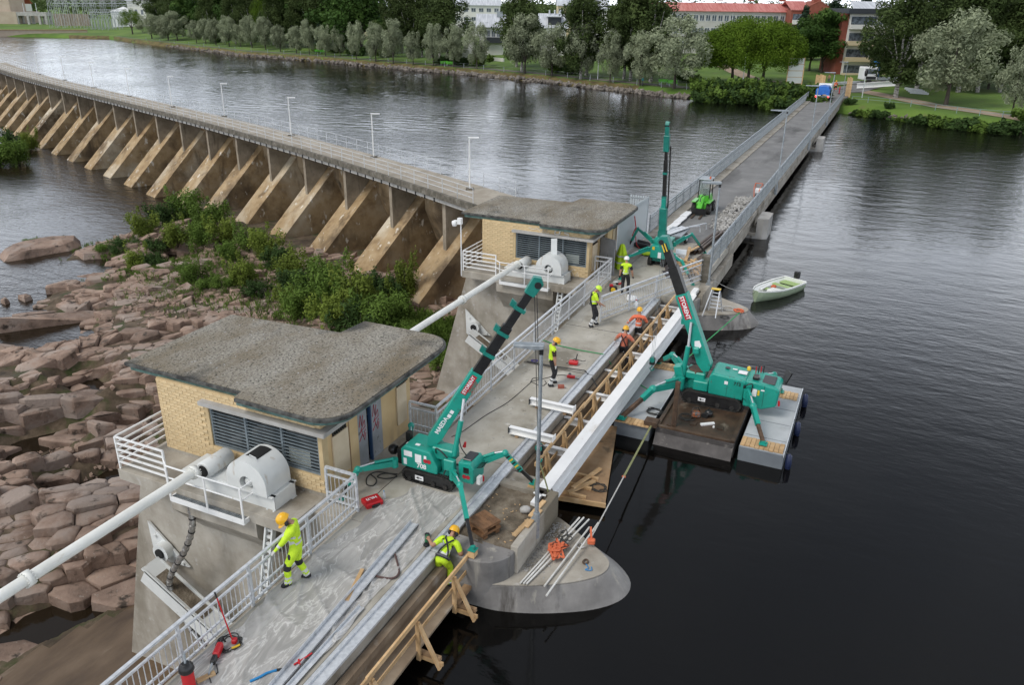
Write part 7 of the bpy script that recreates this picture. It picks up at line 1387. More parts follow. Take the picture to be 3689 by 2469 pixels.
def tree_kind(kind, seed):
    """returns (trunk mesh, crown mesh) of a tree 10 m high"""
    rs = np.random.RandomState(seed); b = MB(True); bl = []
    if kind == 'willow':
        for k in range(36):
            z = rs.uniform(2.2,9.4); w_ = 3.1*math.sin(math.pi*min(1,(z-1.0)/9.2))**.7+.25; a = rs.uniform(0,6.28); q = w_*rs.uniform(.25,.95)**.6; bl.append(((q*math.cos(a),q*math.sin(a),z),(rs.uniform(.6,1.1),rs.uniform(.6,1.1),rs.uniform(.8,1.5))))
        bl.append(((0,0,5.5),(1.7,1.7,3.0))); cr = leaves_mesh('crown', bl, 9000, .34, L_WIL, rs, .5, aspect=.42); limbs(b, rs, 2.4, 6.5, .2, 2.2, 5); mt = BARK
    elif kind == 'birch':
        for k in range(34):
            z = rs.uniform(2.0,9.7); w_ = 2.3*math.sin(math.pi*min(1,(z-.8)/9.4))**.8+.2; a = rs.uniform(0,6.28); q = w_*rs.uniform(.2,.95); bl.append(((q*math.cos(a),q*math.sin(a),z),(rs.uniform(.5,.9),rs.uniform(.5,.9),rs.uniform(.7,1.3))))
        bl.append(((0,0,5.5),(1.3,1.3,3.6))); cr = leaves_mesh('crown', bl, 9500, .26, L_BIR, rs, .9, aspect=.55); limbs(b, rs, 2.2, 8.5, .17, 1.6, 5); mt = BIRK
    elif kind == 'broad':
        for k in range(30):
            z = rs.uniform(2.6,9.3); w_ = 3.6*math.sin(math.pi*min(1,(z-1.2)/8.9))**.6+.3; a = rs.uniform(0,6.28); q = w_*rs.uniform(.3,.95); bl.append(((q*math.cos(a),q*math.sin(a),z),(rs.uniform(.9,1.5),rs.uniform(.9,1.5),rs.uniform(.7,1.2))))
        bl.append(((0,0,5.8),(2.2,2.2,2.8))); cr = leaves_mesh('crown', bl, 9500, .36, L_DEC, rs, .1, aspect=.7); limbs(b, rs, 2.2, 7, .24, 2.4, 6); mt = BARK
    elif kind == 'conifer':
        for k in range(44):
            z = .8+9.0*(k/44); w_ = 2.1*(1-(z-.6)/9.6)+.12; 
            for a in rs.uniform(0,6.28,2): bl.append(((w_*.6*math.cos(a),w_*.6*math.sin(a),z),(w_*.55+.12,w_*.55+.12,.4)))
        cr = leaves_mesh('crown', bl, 9000, .3, L_CON, rs, .3, aspect=.5); limbs(b, rs, 2, 9, .16, .6, 3); mt = BARK
    return b.mesh('trunk', mt), cr
KINDS = {k: [tree_kind(k, s) for s in ss] for k, ss in {'willow':(1,2,3,4,5),'birch':(11,12,13),'broad':(21,22,23),'conifer':(31,32)}.items()}
def plant_tree(kind, var, p, h, wf, label, group, name):
    t = thing(name, label, 'tree', tuple(p), group, rz=random.uniform(0,6.28)); t.scale = (h/10*wf, h/10*wf, h/10); tr, cr = KINDS[kind][var % len(KINDS[kind])]; inst_l('trunk', tr, t); inst_l('crown', cr, t); return t
ORD = 'first second third fourth fifth sixth seventh eighth ninth tenth eleventh twelfth thirteenth fourteenth fifteenth sixteenth seventeenth eighteenth nineteenth twentieth twenty-first twenty-second twenty-third twenty-fourth twenty-fifth twenty-sixth twenty-seventh twenty-eighth twenty-ninth thirtieth thirty-first thirty-second thirty-third thirty-fourth thirty-fifth thirty-sixth thirty-seventh thirty-eighth thirty-ninth fortieth forty-first forty-second forty-third forty-fourth forty-fifth forty-sixth forty-seventh forty-eighth forty-ninth fiftieth fifty-first fifty-second fifty-third fifty-fourth fifty-fifth fifty-sixth fifty-seventh fifty-eighth fifty-ninth sixtieth sixty-first sixty-second'.split()
def z2_(a, b_): return (700+a/2.929, b_/2.929)
def z3_(a, b_): return (1500+a/2.343, b_/2.343)
def z4_(a, b_): return (2400+a/1.8177, b_/1.8177)
wil = [(1835/3.347,465/3.347,170/3.347,80),(2030/3.347,486/3.347,200/3.347,70),(2140/3.347,490/3.347,160/3.347,75)]
for a, b_, tp, w_ in ((25,455,215,130),(120,462,205,130),(230,475,200,150),(370,490,185,170),(490,492,270,140),(610,502,165,170),(755,522,190,170),(910,545,270,140),(1080,562,290,150),(1215,577,230,140),(1385,592,265,170),(1540,592,245,140),(1712,627,235,150),(1915,647,260,190),(2100,667,225,200),(2310,682,330,150)): u, v = z2_(a,b_); wil.append((u, v, tp/2.929, w_/2.929))
for a, b_, tp, w_ in ((145,567,225,140),(315,582,230,170),(510,602,230,170),(915,637,170,270),(1143,662,225,260),(1377,690,240,220),(1633,712,280,180),(1885,737,300,230),(2175,747,180,400)): u, v = z3_(a,b_); wil.append((u, v, tp/2.343, w_/2.343))
for k, (u, v, tp, wpx) in enumerate(wil):
    p = GT(u, v); dist = (p-Vector((0,0,CAM_H))).dot(CF); h = (v-tp)*dist/2869*.97; wm = wpx*dist/2869; wf = wm/(h/10)/5.2
    plant_tree('willow', k*3+1, p, h, min(max(wf,.7),1.6), '%s silvery willow along the far bank path, counted from the left' % ORD[k], 'silvery willows along the bank path', 'willow_tree')
for k, (a, b_, tp, w_, lb) in enumerate(((1830,692,90,480,'big silvery willow standing alone right of the bridge end'),(2258,767,285,230,'silvery willow at the right edge beside the sand path'),(2110,585,330,150,'slender silvery willow behind the sand path on the right'))):
    u, v = z4_(a,b_); p = GT(u, v); dist = (p-Vector((0,0,CAM_H))).dot(CF); h = (v-tp/1.8177)*dist/2869*1.0; wm = w_/1.8177*dist/2869; plant_tree('willow', k, p, h, wm/(h/10)/6.0, lb, 'silvery willows right of the bridge', 'willow_tree')
# dark birches and other trees behind, planted where their trunks meet the lawn
dark = [('birch',760,150,20,.9),('broad',735,140,11,1.0),('birch',850,158,19,.95),('birch',905,160,21,1),('birch',1000,170,20,1.1),('conifer',1120,170,11,1),('conifer',1165,175,12,1),('birch',1105,160,22,1),('birch',1240,175,21,1.0),('broad',1260,190,12,1),('birch',1330,160,24,.8),('conifer',1362,165,10,.8),('birch',1450,190,20,1.1),('birch',1520,205,20,1),('birch',1585,215,21,1.05),('birch',1880,257,21,1.1),('birch',2112,272,22,1.25),('birch',2247,285,22,1.05),('birch',2300,270,22,1.1),('birch',2343,295,23,1.2),('broad',2958,262,13,1.05),('broad',2915,255,11.5,1.0),('conifer',3082,248,16,1.35),('conifer',2985,215,16,1.4),('birch',3225,353,22,1.25),('birch',3300,320,23,1.2),('birch',3160,290,19,.9),('birch',3400,290,22,1.2),('birch',3490,300,22,1.2),('birch',3555,290,20,1.1),('broad',3640,300,12,1.2),('broad',3560,320,9,1.2),('birch',3420,250,24,1.2),('broad',3690,330,11,1.1),('conifer',2880,215,13,1.3),('broad',2560,235,8,1.1),('birch',561,110,23,1.22),('birch',589,110,20,1.19),('birch',636,115,22,1.22),('birch',660,130,22,1.26),('broad',687,133,16,1.11),('birch',725,126,22,1.25),('birch',761,130,18,1.31),('birch',782,143,23,1.08),('broad',826,141,22,1.18),('birch',856,140,19,1.32),('broad',877,148,18,1.24),('birch',912,153,20,1.10),('birch',956,147,17,1.12),('birch',986,161,16,1.10),('birch',1008,167,16,1.13),('broad',1047,163,19,1.35),('birch',1069,172,17,1.21),('birch',1107,164,20,1.21),('birch',1134,170,21,1.13),('birch',1177,171,23,1.30),('birch',1200,170,20,1.15),('broad',1236,180,22,1.34),('broad',1270,181,16,1.28),('broad',1303,194,22,1.22),('birch',1416,205,19,1.02),('birch',1481,205,20,1.14),('birch',1556,208,20,1.18),('birch',1611,226,23,1.15),('birch',1861,240,18,1.29),('birch',2091,284,20,1.08),('birch',2271,290,20,1.18),('birch',3331,282,20,1.09),('birch',3381,301,18,1.23),('birch',3451,332,22,1.21),('birch',3521,332,20,1.15),('birch',3601,332,19,1.10),('birch',3661,328,23,1.21)]
DN = {'birch':('birch_tree','dark drooping birch','birches on the far bank'),'broad':('broadleaf_tree','green broadleaf tree','broadleaf trees on the far bank'),'conifer':('conifer_tree','dark pointed conifer','conifers on the far bank')}
cnt = {k: sorted([d[1] for d in dark if d[0] == k]) for k in DN}
for k, (kd, u, v, h, wf) in enumerate(dark):
    p = GT(u, v); h = h*.74 if kd == 'birch' else h*.92; wf = wf*1.2 if kd == 'birch' else wf; plant_tree(kd, k, p, h, wf, '%s %s on the far bank, counted from the left' % (ORD[cnt[kd].index(u)], DN[kd][1]), DN[kd][2], DN[kd][0])
# globe-shaped willows: crown of round lobes
def globe(p, w_, h, trunks, label, n, seed):
    rs = np.random.RandomState(seed); t = thing('globe_tree', label, 'tree', tuple(p), 'round-headed trees on the far bank'); bl = []; zc = h*.5
    big = n > 20000
    for k in range(190 if big else 80):
        d = rs.normal(size=3); d /= np.linalg.norm(d)
        if d[2] < -.6: continue
        r = (1.35+.45*rs.rand())*(h/11)*(1 if big else .6); bl.append(((d[0]*w_/2*.87, d[1]*w_/2*.62, zc+d[2]*h*(.4 if d[2] > 0 else .3)),(r,r,r*.85)))
    for k in range(30): bl.append(((rs.uniform(-.5,.5)*w_*.6, rs.uniform(-.3,.3)*w_*.5, zc+rs.uniform(-.1,.25)*h),(w_*.13,w_*.11,h*.12)))
    cr = leaves_mesh('crown', bl, n, .24 if n > 20000 else .2, L_GLO, rs, 0, shell=.93, aspect=.8); inst_l('crown', cr, t, rot=(0,0,YAW-math.pi/2)); b = MB(True)
    for x in trunks:
        b.path([(x,0,-.4),(x*1.02,0,h*.14),(x*1.05,.1,h*.24),(x*1.3,.2,h*.55)], lambda s: .32*(1-.6*s), 8)
        for a in (.6,2.5,4.2): b.path([(x*1.03,0,h*.2),(x*1.1+1.2*math.cos(a),1.2*math.sin(a),h*.4)], lambda s: .16*(1-.5*s), 6)
    tr = b.mesh('trunk', BARK); inst_l('trunk', tr, t, rot=(0,0,YAW-math.pi/2)); return t
pg = GT(2400+540/1.8177, 545/1.8177); dist = (pg-Vector((0,0,CAM_H))).dot(CF); globe(pg, 670/1.8177*dist/2869, 445/1.8177*dist/2869*.9, (-3.0,-.2,2.4), 'huge round-headed bright green tree left of the bridge end', 90000, 3)
pg = GT(1600/3.347, 410/3.347); dist = (pg-Vector((0,0,CAM_H))).dot(CF); globe(pg, 290/3.347*dist/2869, 300/3.347*dist/2869, (0,), 'round bright green tree beside the substation', 12000, 5)
pg = GT(955, 165); dist = (pg-Vector((0,0,CAM_H))).dot(CF); globe(pg, 230/2.929*dist/2869, 14, (0,), 'round yellow-green tree among the dark birches', 12000, 6)
# ---- shrubs
def shrub_me(seed, mt, n=2600, size=.2, up=1.0):
    rs = np.random.RandomState(seed); bl = []
    for k in range(13): a = rs.uniform(0,6.28); q = rs.uniform(.1,.8); bl.append(((q*math.cos(a),q*math.sin(a),rs.uniform(.25,.9)*up),(rs.uniform(.25,.45),rs.uniform(.25,.45),rs.uniform(.25,.45)*up)))
    for k in range(7): a = rs.uniform(0,6.28); q = rs.uniform(.5,1.0); bl.append(((q*math.cos(a),q*math.sin(a),rs.uniform(.3,1.15)*up),(.13,.13,.3*up)))
    cr = leaves_mesh('foliage', bl, n, size, mt, rs, -.3, shell=.25, aspect=.45); b = MB(True)
    for k in range(6): a = rs.uniform(0,6.28); b.path([(0,0,-.1),(.2*math.cos(a),.2*math.sin(a),.35*up),(.45*math.cos(a),.45*math.sin(a),.9*up)], lambda s: .02*(1-.6*s), 4)
    return b.mesh('stems', BARK), cr
L_SHY = leaf_mat('yellowish_shrub_leaves', (.08,.115,.016), (.16,.21,.035), (.25,.3,.065)); SH = [shrub_me(s, (L_SHR, L_SHY, L_SHD, L_SHR)[s % 4], 3600, .12, 1+.3*(s%2)) for s in range(41,48)]; SHF = [shrub_me(s, L_SHD if s % 2 else L_SHR, 1500, .3) for s in range(51,54)]
def shrub(p, w_, h, label, group, k, kinds=SH, name='shrub'):
    t = thing(name, label, 'shrub', tuple(p), group, rz=random.uniform(0,6.28)); t.scale = (w_,w_,h); st_, fo = kinds[k % len(kinds)]; inst_l('stems', st_, t); inst_l('foliage', fo, t); return t
rk = [(520,860,1.7,1.8),(600,820,2.0,2.2),(680,800,2.0,2.4),(760,830,2.1,2.4),(640,880,1.8,1.6),(560,905,1.5,1.3),(720,890,1.7,1.6),(800,880,1.7,1.8),(450,900,1.4,1.0),(380,915,1.0,.8),(830,930,1.3,1.3),(500,975,1.5,1.4),(560,965,1.2,1.3),(900,900,1.5,1.5),(960,930,1.8,1.8),(1010,960,1.5,1.5),(700,1010,1.4,1.2),(740,1040,1.1,.9),(880,1030,1.5,1.6),(930,1060,1.2,1.1),(800,1040,1.0,.8),(1060,1010,1.8,1.7),(1100,1070,2.0,2.0),(1160,1100,2.1,2.3),(1230,1120,2.2,2.6),(1300,1150,2.1,2.6),(1360,1120,2.0,2.4),(1110,1140,1.7,1.6),(1200,1180,1.8,1.8),(1290,1200,1.9,1.9),(1380,1200,1.9,2.0),(1440,1170,1.5,2.0),(1460,1080,1.3,2.2),(1330,1080,1.7,2.0),(1180,1040,1.4,1.5),(1050,1110,1.4,1.2),(1560,1280,1.0,.9),(1590,1320,1.2,.9),(1480,1225,1.3,1.2),(1300,800,1.3,2.0),(1330,770,1.2,2.2),(1580,1040,1.2,1.6),(1620,1000,1.0,1.5),(20,560,2.6,3.2),(70,590,2.2,2.4),(0,600,2.8,3.0),(110,540,2.0,2.0),(225,865,1.0,.4),(120,870,.9,.3)]
tops = ['clump growing by the dam ribs','clump on the bare rocks','clump close to the farther pier','clump at the left edge']
cn = {}
for k, (u, v, w_, h) in enumerate(rk):
    p = G(u, v, -8.5); zz = float(bed(np.array([p.x]), np.array([p.y]))[0]); p = G(u, v, max(zz, DZ)+.1); g_ = 3 if u < 240 else (2 if u > 1250 else (0 if v < 900 else 1)); cn[g_] = cn.get(g_, 0)+1
    shrub((p.x,p.y,max(zz,DZ)-.05), w_, h, 'leafy green shrub, %s in the %s' % (ORD[cn[g_]-1], tops[g_]), 'shrubs on the rocks below the dam', k)
# weeds: grass tufts among the rocks and reeds behind the nearer gatehouse
b = MB(); rg = random.Random(17)
def tuft(b, x, y, z, h, n=8):
    for _ in range(n):
        a = rg.uniform(0,6.28); l = rg.uniform(.2,.5)*h; q = Vector((math.cos(a),math.sin(a),0)); s = Vector((-q.y,q.x,0))*.018*h/.5; p0 = Vector((x+rg.uniform(-.12,.12),y+rg.uniform(-.12,.12),z)); b.add([p0-s,p0+s,p0+q*l*.5+Vector((0,0,h*.7)),p0+q*l+Vector((0,0,h*rg.uniform(.7,1)))], [(0,1,2),(2,1,3)])
for (u, v, sp, n, h) in ((420,910,3,140,.5),(700,960,4,260,.45),(900,1010,4,240,.5),(1000,1090,4,260,.5),(800,1100,4,140,.4),(1480,1240,2.5,300,.9),(1560,1260,1.5,180,.9),(1590,1330,1.2,160,.7),(500,1000,2.5,120,.4),(240,880,1.6,90,.4),(560,1010,4,160,.4),(680,1070,4,160,.35),(1100,1180,3,160,.5)):
    c0 = G(u, v, -8.4)
    for _ in range(n): x, y = c0.x+rg.gauss(0,sp*.5), c0.y+rg.gauss(0,sp*.5); z = float(bed(np.array([x]), np.array([y]))[0]); (tuft(b, x, y, z+.1, h*rg.uniform(.6,1.2), 6) if z > DZ-.2 else None)
struct(b.build('weeds', L_SHR), 'stuff', 'grass tufts and weeds between the rocks')
# bank shrubs left and right of the bridge end
k = 0
for u in range(2525, 2960, 22):
    for v in (352,368):
        p = GT(u+random.uniform(-8,8), v+(u-2525)*.04); shrub(tuple(p), 2.3, 2.0, 'dark bank shrub left of the bridge end, %s from the left' % ORD[k], 'hedge of shrubs left of the bridge end', k, SHF); k += 1
k = 0
for u, v, s in ((3080,398,1.1),(3120,402,1.3),(3165,405,1.5),(3215,418,1.2),(3260,422,1.2),(3300,425,1.6),(3345,432,1.8),(3390,440,2.0),(3440,446,2.0),(3490,452,2.2),(3540,458,2.0),(3590,462,2.1),(3640,468,2.2),(3685,475,1.8),(3060,375,1.0),(3200,390,.9)):
    p = GT(u, v); shrub(tuple(p), s, s*.75, 'low bank shrub right of the bridge end, %s from the left' % ORD[k], 'shrubs along the bank right of the bridge', k, SHF); k += 1
for k, (u, v, s) in enumerate(((3115,262,4.2),(1730,236,3.0),(1600,232,2.6),(1660,236,2.6),(2010,262,2.8),(2060,266,2.6),(780,152,2.2),(1150,188,2.4),(2480,296,2.5),(1290,200,3.2),(1380,205,3.0),(1210,190,2.8))):
    p = GT(u, v); shrub(tuple(p), s, s*.62, 'rounded dark garden shrub on the lawn, %s of twelve' % ORD[k], 'garden shrubs on the lawn', k, SHF)
# far woods closing the view
rs = np.random.RandomState(9); bl = []
for k in range(620):
    a = rs.uniform(az0+.05, az1-.02); r = float(np.interp(a, _baz, _bar)) + rs.uniform(150, 420); x, y = r*math.cos(a), r*math.sin(a); z = terr(x, y); bl.append(((x,y,z+rs.uniform(2,6)),(rs.uniform(4,8),rs.uniform(4,8),rs.uniform(4,7))))
me = leaves_mesh('far_woods', bl, 60000, 1.5, L_BIR, rs, .2, shell=.7, aspect=.7); o = bpy.data.objects.new('far_woods', me); COL.objects.link(o); struct(o, 'stuff', 'dark woods behind the houses')

# ---- stones along the waterline
b = MB(); rg = random.Random(23)
for _ in range(1500):
    a = rg.uniform(math.atan2(G(2480,350,WZ).y,G(2480,350,WZ).x), math.atan2(G(600,165,WZ).y,G(600,165,WZ).x)); r = float(np.interp(a,_baz,_bar))+rg.uniform(-.3,.9); cobble(b, r*math.cos(a), r*math.sin(a), -1.42+rg.uniform(-.1,.5), rg.uniform(.2,.6))
for _ in range(300):
    a = rg.uniform(az0+.02, math.atan2(G(3060,410,WZ).y,G(3060,410,WZ).x)); r = float(np.interp(a,_baz,_bar))+rg.uniform(-.3,.8); cobble(b, r*math.cos(a), r*math.sin(a), -1.42+rg.uniform(-.1,.3), rg.uniform(.15,.5))
struct(b.build('bank_stones', mat('bank_stone',[(.3,(.12,.1,.08)),(.7,(.26,.23,.2))],.6,.9,coord='World')), 'stuff', 'stones along the waterline')
# ---- post and wire fence along the bank path
t = thing('bank_fence', 'low wire fence with thin pale posts along the bank path', 'fence', tuple(GT(1500,240))); FP = MB(True).bb(-.035,.035,-.035,.035,-.2,1.0).mesh('post', GALVD); a0_ = math.atan2(G(2470,350,WZ).y,G(2470,350,WZ).x); a1_ = math.atan2(G(520,160,WZ).y,G(520,160,WZ).x); a = a0_; P = []
while a < a1_:
    r = float(np.interp(a,_baz,_bar))+3.7; P.append((r*math.cos(a), r*math.sin(a), terr(r*math.cos(a), r*math.sin(a)))); a += 4.2/r
for p in P: inst('post', FP, t, p)
for h in (.55,1.0): MB().path([(x,y,z+h) for x,y,z in P], .008, 4).build('wire', GALVD, t)
P = [GT(2400+a/1.8177, b_/1.8177) for a, b_ in ((1215,668),(1320,672),(1460,685),(1600,698),(1760,722),(1900,740),(2050,758),(2200,770),(2343,778))]; t = thing('bank_fence', 'low pale green pipe fence along the bank right of the bridge', 'fence', tuple(P[0])); GPF = mat('pale_green_pipe',[(1,(.2,.28,.27))],rough=.5)
for p in P: MB().tube(p,p+Vector((0,0,.85)),.05,n=6).build('post', GPF, t)
for h in (.45,.82): MB().path([p+Vector((0,0,h)) for p in P], .025, 5).build('rail', GPF, t)
# benches
BG = mat('lime_bench', [(1,(.16,.6,.05))], rough=.5)
for k, ((u, v), lb) in enumerate((((z2_(350,462)),'lime green bench among the far left willows'),((z2_(1305,562)),'lime green bench at the middle of the bank path, left of a pair'),((z2_(1358,566)),'lime green bench at the middle of the bank path, right of a pair'),((z3_(235,552)),'lime green bench beside the dark hedge, left of a pair'),((z3_(285,556)),'lime green bench beside the dark hedge, right of a pair'),((z3_(2085,718)),'lime green bench under the widest willow, left of a pair'),((z3_(2165,725)),'lime green bench under the widest willow, right of a pair'))):
    p = GT(u, v); t = thing('park_bench', lb, 'bench', tuple(p), 'lime benches on the bank path', rz=YAW-math.pi/2+.25)
    for j in range(3): MB(True).bb(-.85,.85,-.2+j*.15,-.07+j*.15,.42,.46).build('seat_slat', BG, t)
    for j in range(3): MB(True).bb(-.85,.85,.26,.3,.55+j*.15,.67+j*.15).build('back_slat', BG, t)
    for x in (-.7,.7): MB(True).bb(x-.04,x+.04,-.2,.3,0,.42).build('leg', GALVD, t)

# ---- houses of the town
RF_R = mat('red_sheet_roof', [(.4,(.42,.12,.1)),(.6,(.55,.22,.19))], .6, .6, stretch=(4,.3,1)); RF_G = mat('grey_sheet_roof', [(.4,(.42,.44,.47)),(.6,(.58,.6,.63))], .6, .5, stretch=(4,.3,1)); RF_D = mat('dark_roof', [(1,(.03,.035,.042))], rough=.7); RF_O = mat('orange_tile_roof', [(1,(.42,.13,.07))], rough=.8)
WL_G = mat('grey_render', [(.3,(.4,.39,.36)),(.7,(.5,.49,.45))], .4, .9); WL_W = mat('white_render', [(.3,(.62,.61,.57)),(.7,(.72,.71,.67))], .4, .9); WL_C = mat('cream_render', [(.3,(.55,.45,.28)),(.7,(.64,.54,.36))], .4, .9); WL_B = mat('red_brick_wall', [(.3,(.2,.055,.035)),(.7,(.28,.085,.055))], .8, .9); WL_T = mat('tan_render', [(.3,(.36,.29,.22)),(.7,(.44,.37,.29))], .3, .9); WFR = mat('window_frame_white', [(1,(.6,.62,.62))], rough=.5)
WGL = mat('town_window_glass', [(.4,(.05,.06,.07)),(.6,(.16,.19,.22))], 1.5, .1)
def GD(u, v, dep):
    d = CF + CR*((u-1844.5)/2869.2) - CU*((v-1234.5)/2869.2); return Vector((0,0,CAM_H)) + d*dep
_bu = np.array([q[0] for q in _bank], float); _bd = np.array([(G(q[0],q[1],WZ)-Vector((0,0,CAM_H))).dot(CF) for q in _bank])
def bd(u): return float(np.interp(u, _bu, _bd))
WIN_ME = {}
def win_mesh(w_, h):
    k = (round(w_,2), round(h,2))
    if k not in WIN_ME: f = MB(True); f.bb(-w_/2,w_/2,-.06,0,-h/2,-h/2+.09); f.bb(-w_/2,w_/2,-.06,0,h/2-.09,h/2); f.bb(-w_/2,-w_/2+.09,-.06,0,-h/2+.09,h/2-.09); f.bb(w_/2-.09,w_/2,-.06,0,-h/2+.09,h/2-.09); f.bb(-.04,.04,-.05,0,-h/2+.09,h/2-.09); WIN_ME[k] = (f.mesh('window', WFR), MB(True).bb(-w_/2+.05,w_/2-.05,-.02,-.005,-h/2+.05,h/2-.05).mesh('pane', WGL))
    return WIN_ME[k]
def block(u0, u1, dep, v_eave, label, wall, roof, depth=12, rh=2.2, rows=(), zb=None, roofk='gable', over=.5, name='apartment_building', group=None, rzo=0):
    """rows: (height below eave, first x, last x, pitch, w, h)"""
    dep = max(dep, bd((u0+u1)/2)+32); A, B_ = GD(u0, v_eave, dep), GD(u1, v_eave, dep); W = (B_-A).length; ze = A.z; zb = terr(A.x, A.y)-1 if zb is None else zb; t = thing(name, label, 'building', (A.x,A.y,0), group, rz=YAW-math.pi/2+rzo)
    MB(True).bb(0,W,0,depth,zb,ze).build('wall', wall, t)
    if roofk == 'gable': rf = MB(True).extr([(-over,-over,ze),(-over,depth/2,ze+rh),(-over,depth+over,ze),(-over,depth+over,ze+.15),(-over,depth/2,ze+rh+.18),(-over,-over,ze+.15)], (W+2*over,0,0)).build('roof', roof, t)
    elif roofk == 'front': rf = MB(True).extr([(-over,-over,ze),(W/2,-over,ze+rh),(W+over,-over,ze),(W+over,-over,ze+.2),(W/2,-over,ze+rh+.22),(-over,-over,ze+.2)], (0,depth+2*over,0)).build('roof', roof, t); MB(True).extr([(0,.02,ze),(W,.02,ze),(W/2,.02,ze+rh)], (0,depth-.04,0)).build('gable', wall, t)
    elif roofk == 'hip': 
        b = MB(True); q = [(-over,-over,ze),(W+over,-over,ze),(W+over,depth+over,ze),(-over,depth+over,ze),(depth/2,depth/2,ze+rh),(W-depth/2,depth/2,ze+rh)] if W > depth else [(-over,-over,ze),(W+over,-over,ze),(W+over,depth+over,ze),(-over,depth+over,ze),(W/2,depth/2,ze+rh),(W/2+.01,depth/2,ze+rh)]; rf = b.add(q, [(0,1,5,4),(1,2,5),(2,3,4,5),(3,0,4),(3,2,1,0)]).build('roof', roof, t)
    else: rf = MB(True).bb(-over,W+over,-over,depth+over,ze,ze+rh).build('roof', roof, t)
    for (dz, x0, x1, pit, w_, h) in rows:
        f, pn = win_mesh(w_, h); x = x0
        while x <= min(x1, W-.4): wo_ = inst_l('window', f, t, (x,0,ze-dz)); inst_l('pane', pn, wo_); x += pit
    return t, W, ze, zb, rf
# long grey block with red roof and its brick end
t, W, ze, zb, rf = block(2296,2850,200,37,'long grey apartment block with pink-red roof behind the huge round tree', WL_G, RF_R, 11, 1.9, [(1.5,.9,40,1.55,1.25,1.5),(4.5,.9,40,1.55,1.25,1.5),(7.4,.9,40,1.55,1.25,1.4)], over=.5)
for k in range(5): MB(True).bb(5+k*8,6.4+k*8,4.8,6,ze+2.6,ze+4.2).build('chimney', WL_B, rf)
for k in range(3): MB(True).bb(12+k*12,12.12+k*12,-.1,-.02,zb,ze).build('downpipe', WFR, t)
t, W, ze, zb, rf = block(2852,2915,196,36,'red brick stair wing at the right end of the long block', WL_B, RF_R, 11, 2.0, (), over=.2, group='brick wings')
MB(True).bb(.5,4.0,-.9,0,ze-3.2,ze-2.2).build('balcony', WL_W, t); MB(True).bb(.5,4.0,-.02,.0,ze-2.2,ze-.8).build('glazing', WGL, t); MB(True).bb(.5,4.0,-.9,0,ze-6.2,ze-5.2).build('balcony', WL_W, t); MB(True).bb(.5,4.0,-.02,0,ze-5.2,ze-3.4).build('glazing', WGL, t)
t, W, ze, zb, rf = block(2915,2988,194,24,'tall dark red brick gable with chimney above the conifers', WL_B, WL_B, 9, 1.2, (), roofk='front', over=.05, group='brick wings'); MB(True).bb(1.3,3.0,1,3,ze,ze+5).build('chimney', WL_B, t)
# cream block with balconies
t, W, ze, zb, rf = block(3066,3236,150,48,'cream apartment block with long balconies behind the conifers', WL_W, RF_D, 10, .9, [(2.0,5.5,9,2.1,1.7,1.2),(4.9,5.5,9,2.1,1.7,1.2),(7.8,5.5,9,2.1,1.7,1.2)], roofk='flat', over=.7)
MB(True).extr([(.5,.5,ze+.9),(W-.5,.5,ze+.9),(W-1,5,ze+2.2),(1.5,5,ze+2.2)], (0,.2,0)).build('roof_sheet', RF_G, rf); MB(True).bb(-1.2,0,.5,9,zb,ze).build('end_wall', WL_B, t)
for k in range(4): bl_ = MB(True).bb(0,W,-1.1,-.02,ze-2.7-k*2.9,ze-1.6-k*2.9-.35).build('balcony', WL_C if k else WL_W, t); MB(True).bb(.3,5,-.05,-.01,ze-1.6-k*2.9-.3,ze-.5-k*2.9).build('opening', WGL, bl_)
block(3600,3700,165,62,'dark red brick house with black roof at the right edge', WL_B, RF_D, 10, 3.2, [(2.0,5.2,8,1.8,1.2,1.6)], name='brick_house')
block(3510,3660,240,20,'distant dark-roofed block above the birches on the right', WL_W, RF_D, 10, 2.0, [(1.5,1,14,2.4,1.4,1.3)])
# white villas behind the lawn
t, W, ze, zb, rf = block(1726,1812,200,98,'white villa with pale sheet roof and dark balcony', WL_W, RF_G, 9, 3.0, [(1.4,1,5,1.3,.9,1.6)], name='villa', over=.9); MB(True).bb(1.2,W,-1.2,-.03,ze-3.6,ze-2.3).build('balcony', RF_D, t); MB(True).bb(1.6,2.3,.5,.6,ze+1.2,ze+1.25).build('skylight', WGL, rf); MB(True).bb(W-1.6,W-.2,3,4.4,ze+2.4,ze+3.8).build('chimney', GALVD, rf)
block(1670,1705,200,92,'white gabled annex left of the pale-roofed villa', WL_W, RF_G, 8, 1.2, (), name='villa', roofk='front')
t, W, ze, zb, rf = block(1948,2040,196,101,'white villa with steep pale roof and dark dormer', WL_W, RF_G, 9, 3.2, [(3.2,1,5,1.6,1,1.4)], name='villa', over=.6); MB(True).bb(1.8,5.0,.4,3,ze+.5,ze+2.6).build('dormer', RF_D, rf); MB(True).bb(1.5,5.3,.0,3.4,ze+2.6,ze+2.8).build('dormer_roof', RF_G, rf); [MB(True).tube((2.2+k*1.3,4,ze+2.8),(2.2+k*1.3,4,ze+4.2),.18,n=8).build('flue', GALV, rf) for k in range(3)]
block(2126,2208,190,104,'white gabled villa between two dark birches', WL_W, RF_D, 10, 2.6, (), name='villa', roofk='front', over=.5)
t = thing('garden_wall', 'low white garden wall behind the lawn in front of the villas', 'wall', tuple(GT(1740,210))); A, B_ = GT(1665,206), GT(1815,222); MB().bar(A+Vector((0,0,.3)), B_+Vector((0,0,.3)), .3, .9).build('wall', WL_W, t); MB().bar(A+Vector((0,0,1.2)), A.lerp(B_,.2)+Vector((0,0,1.2)), .3, 1.4).build('gate_pier', WL_W, t)
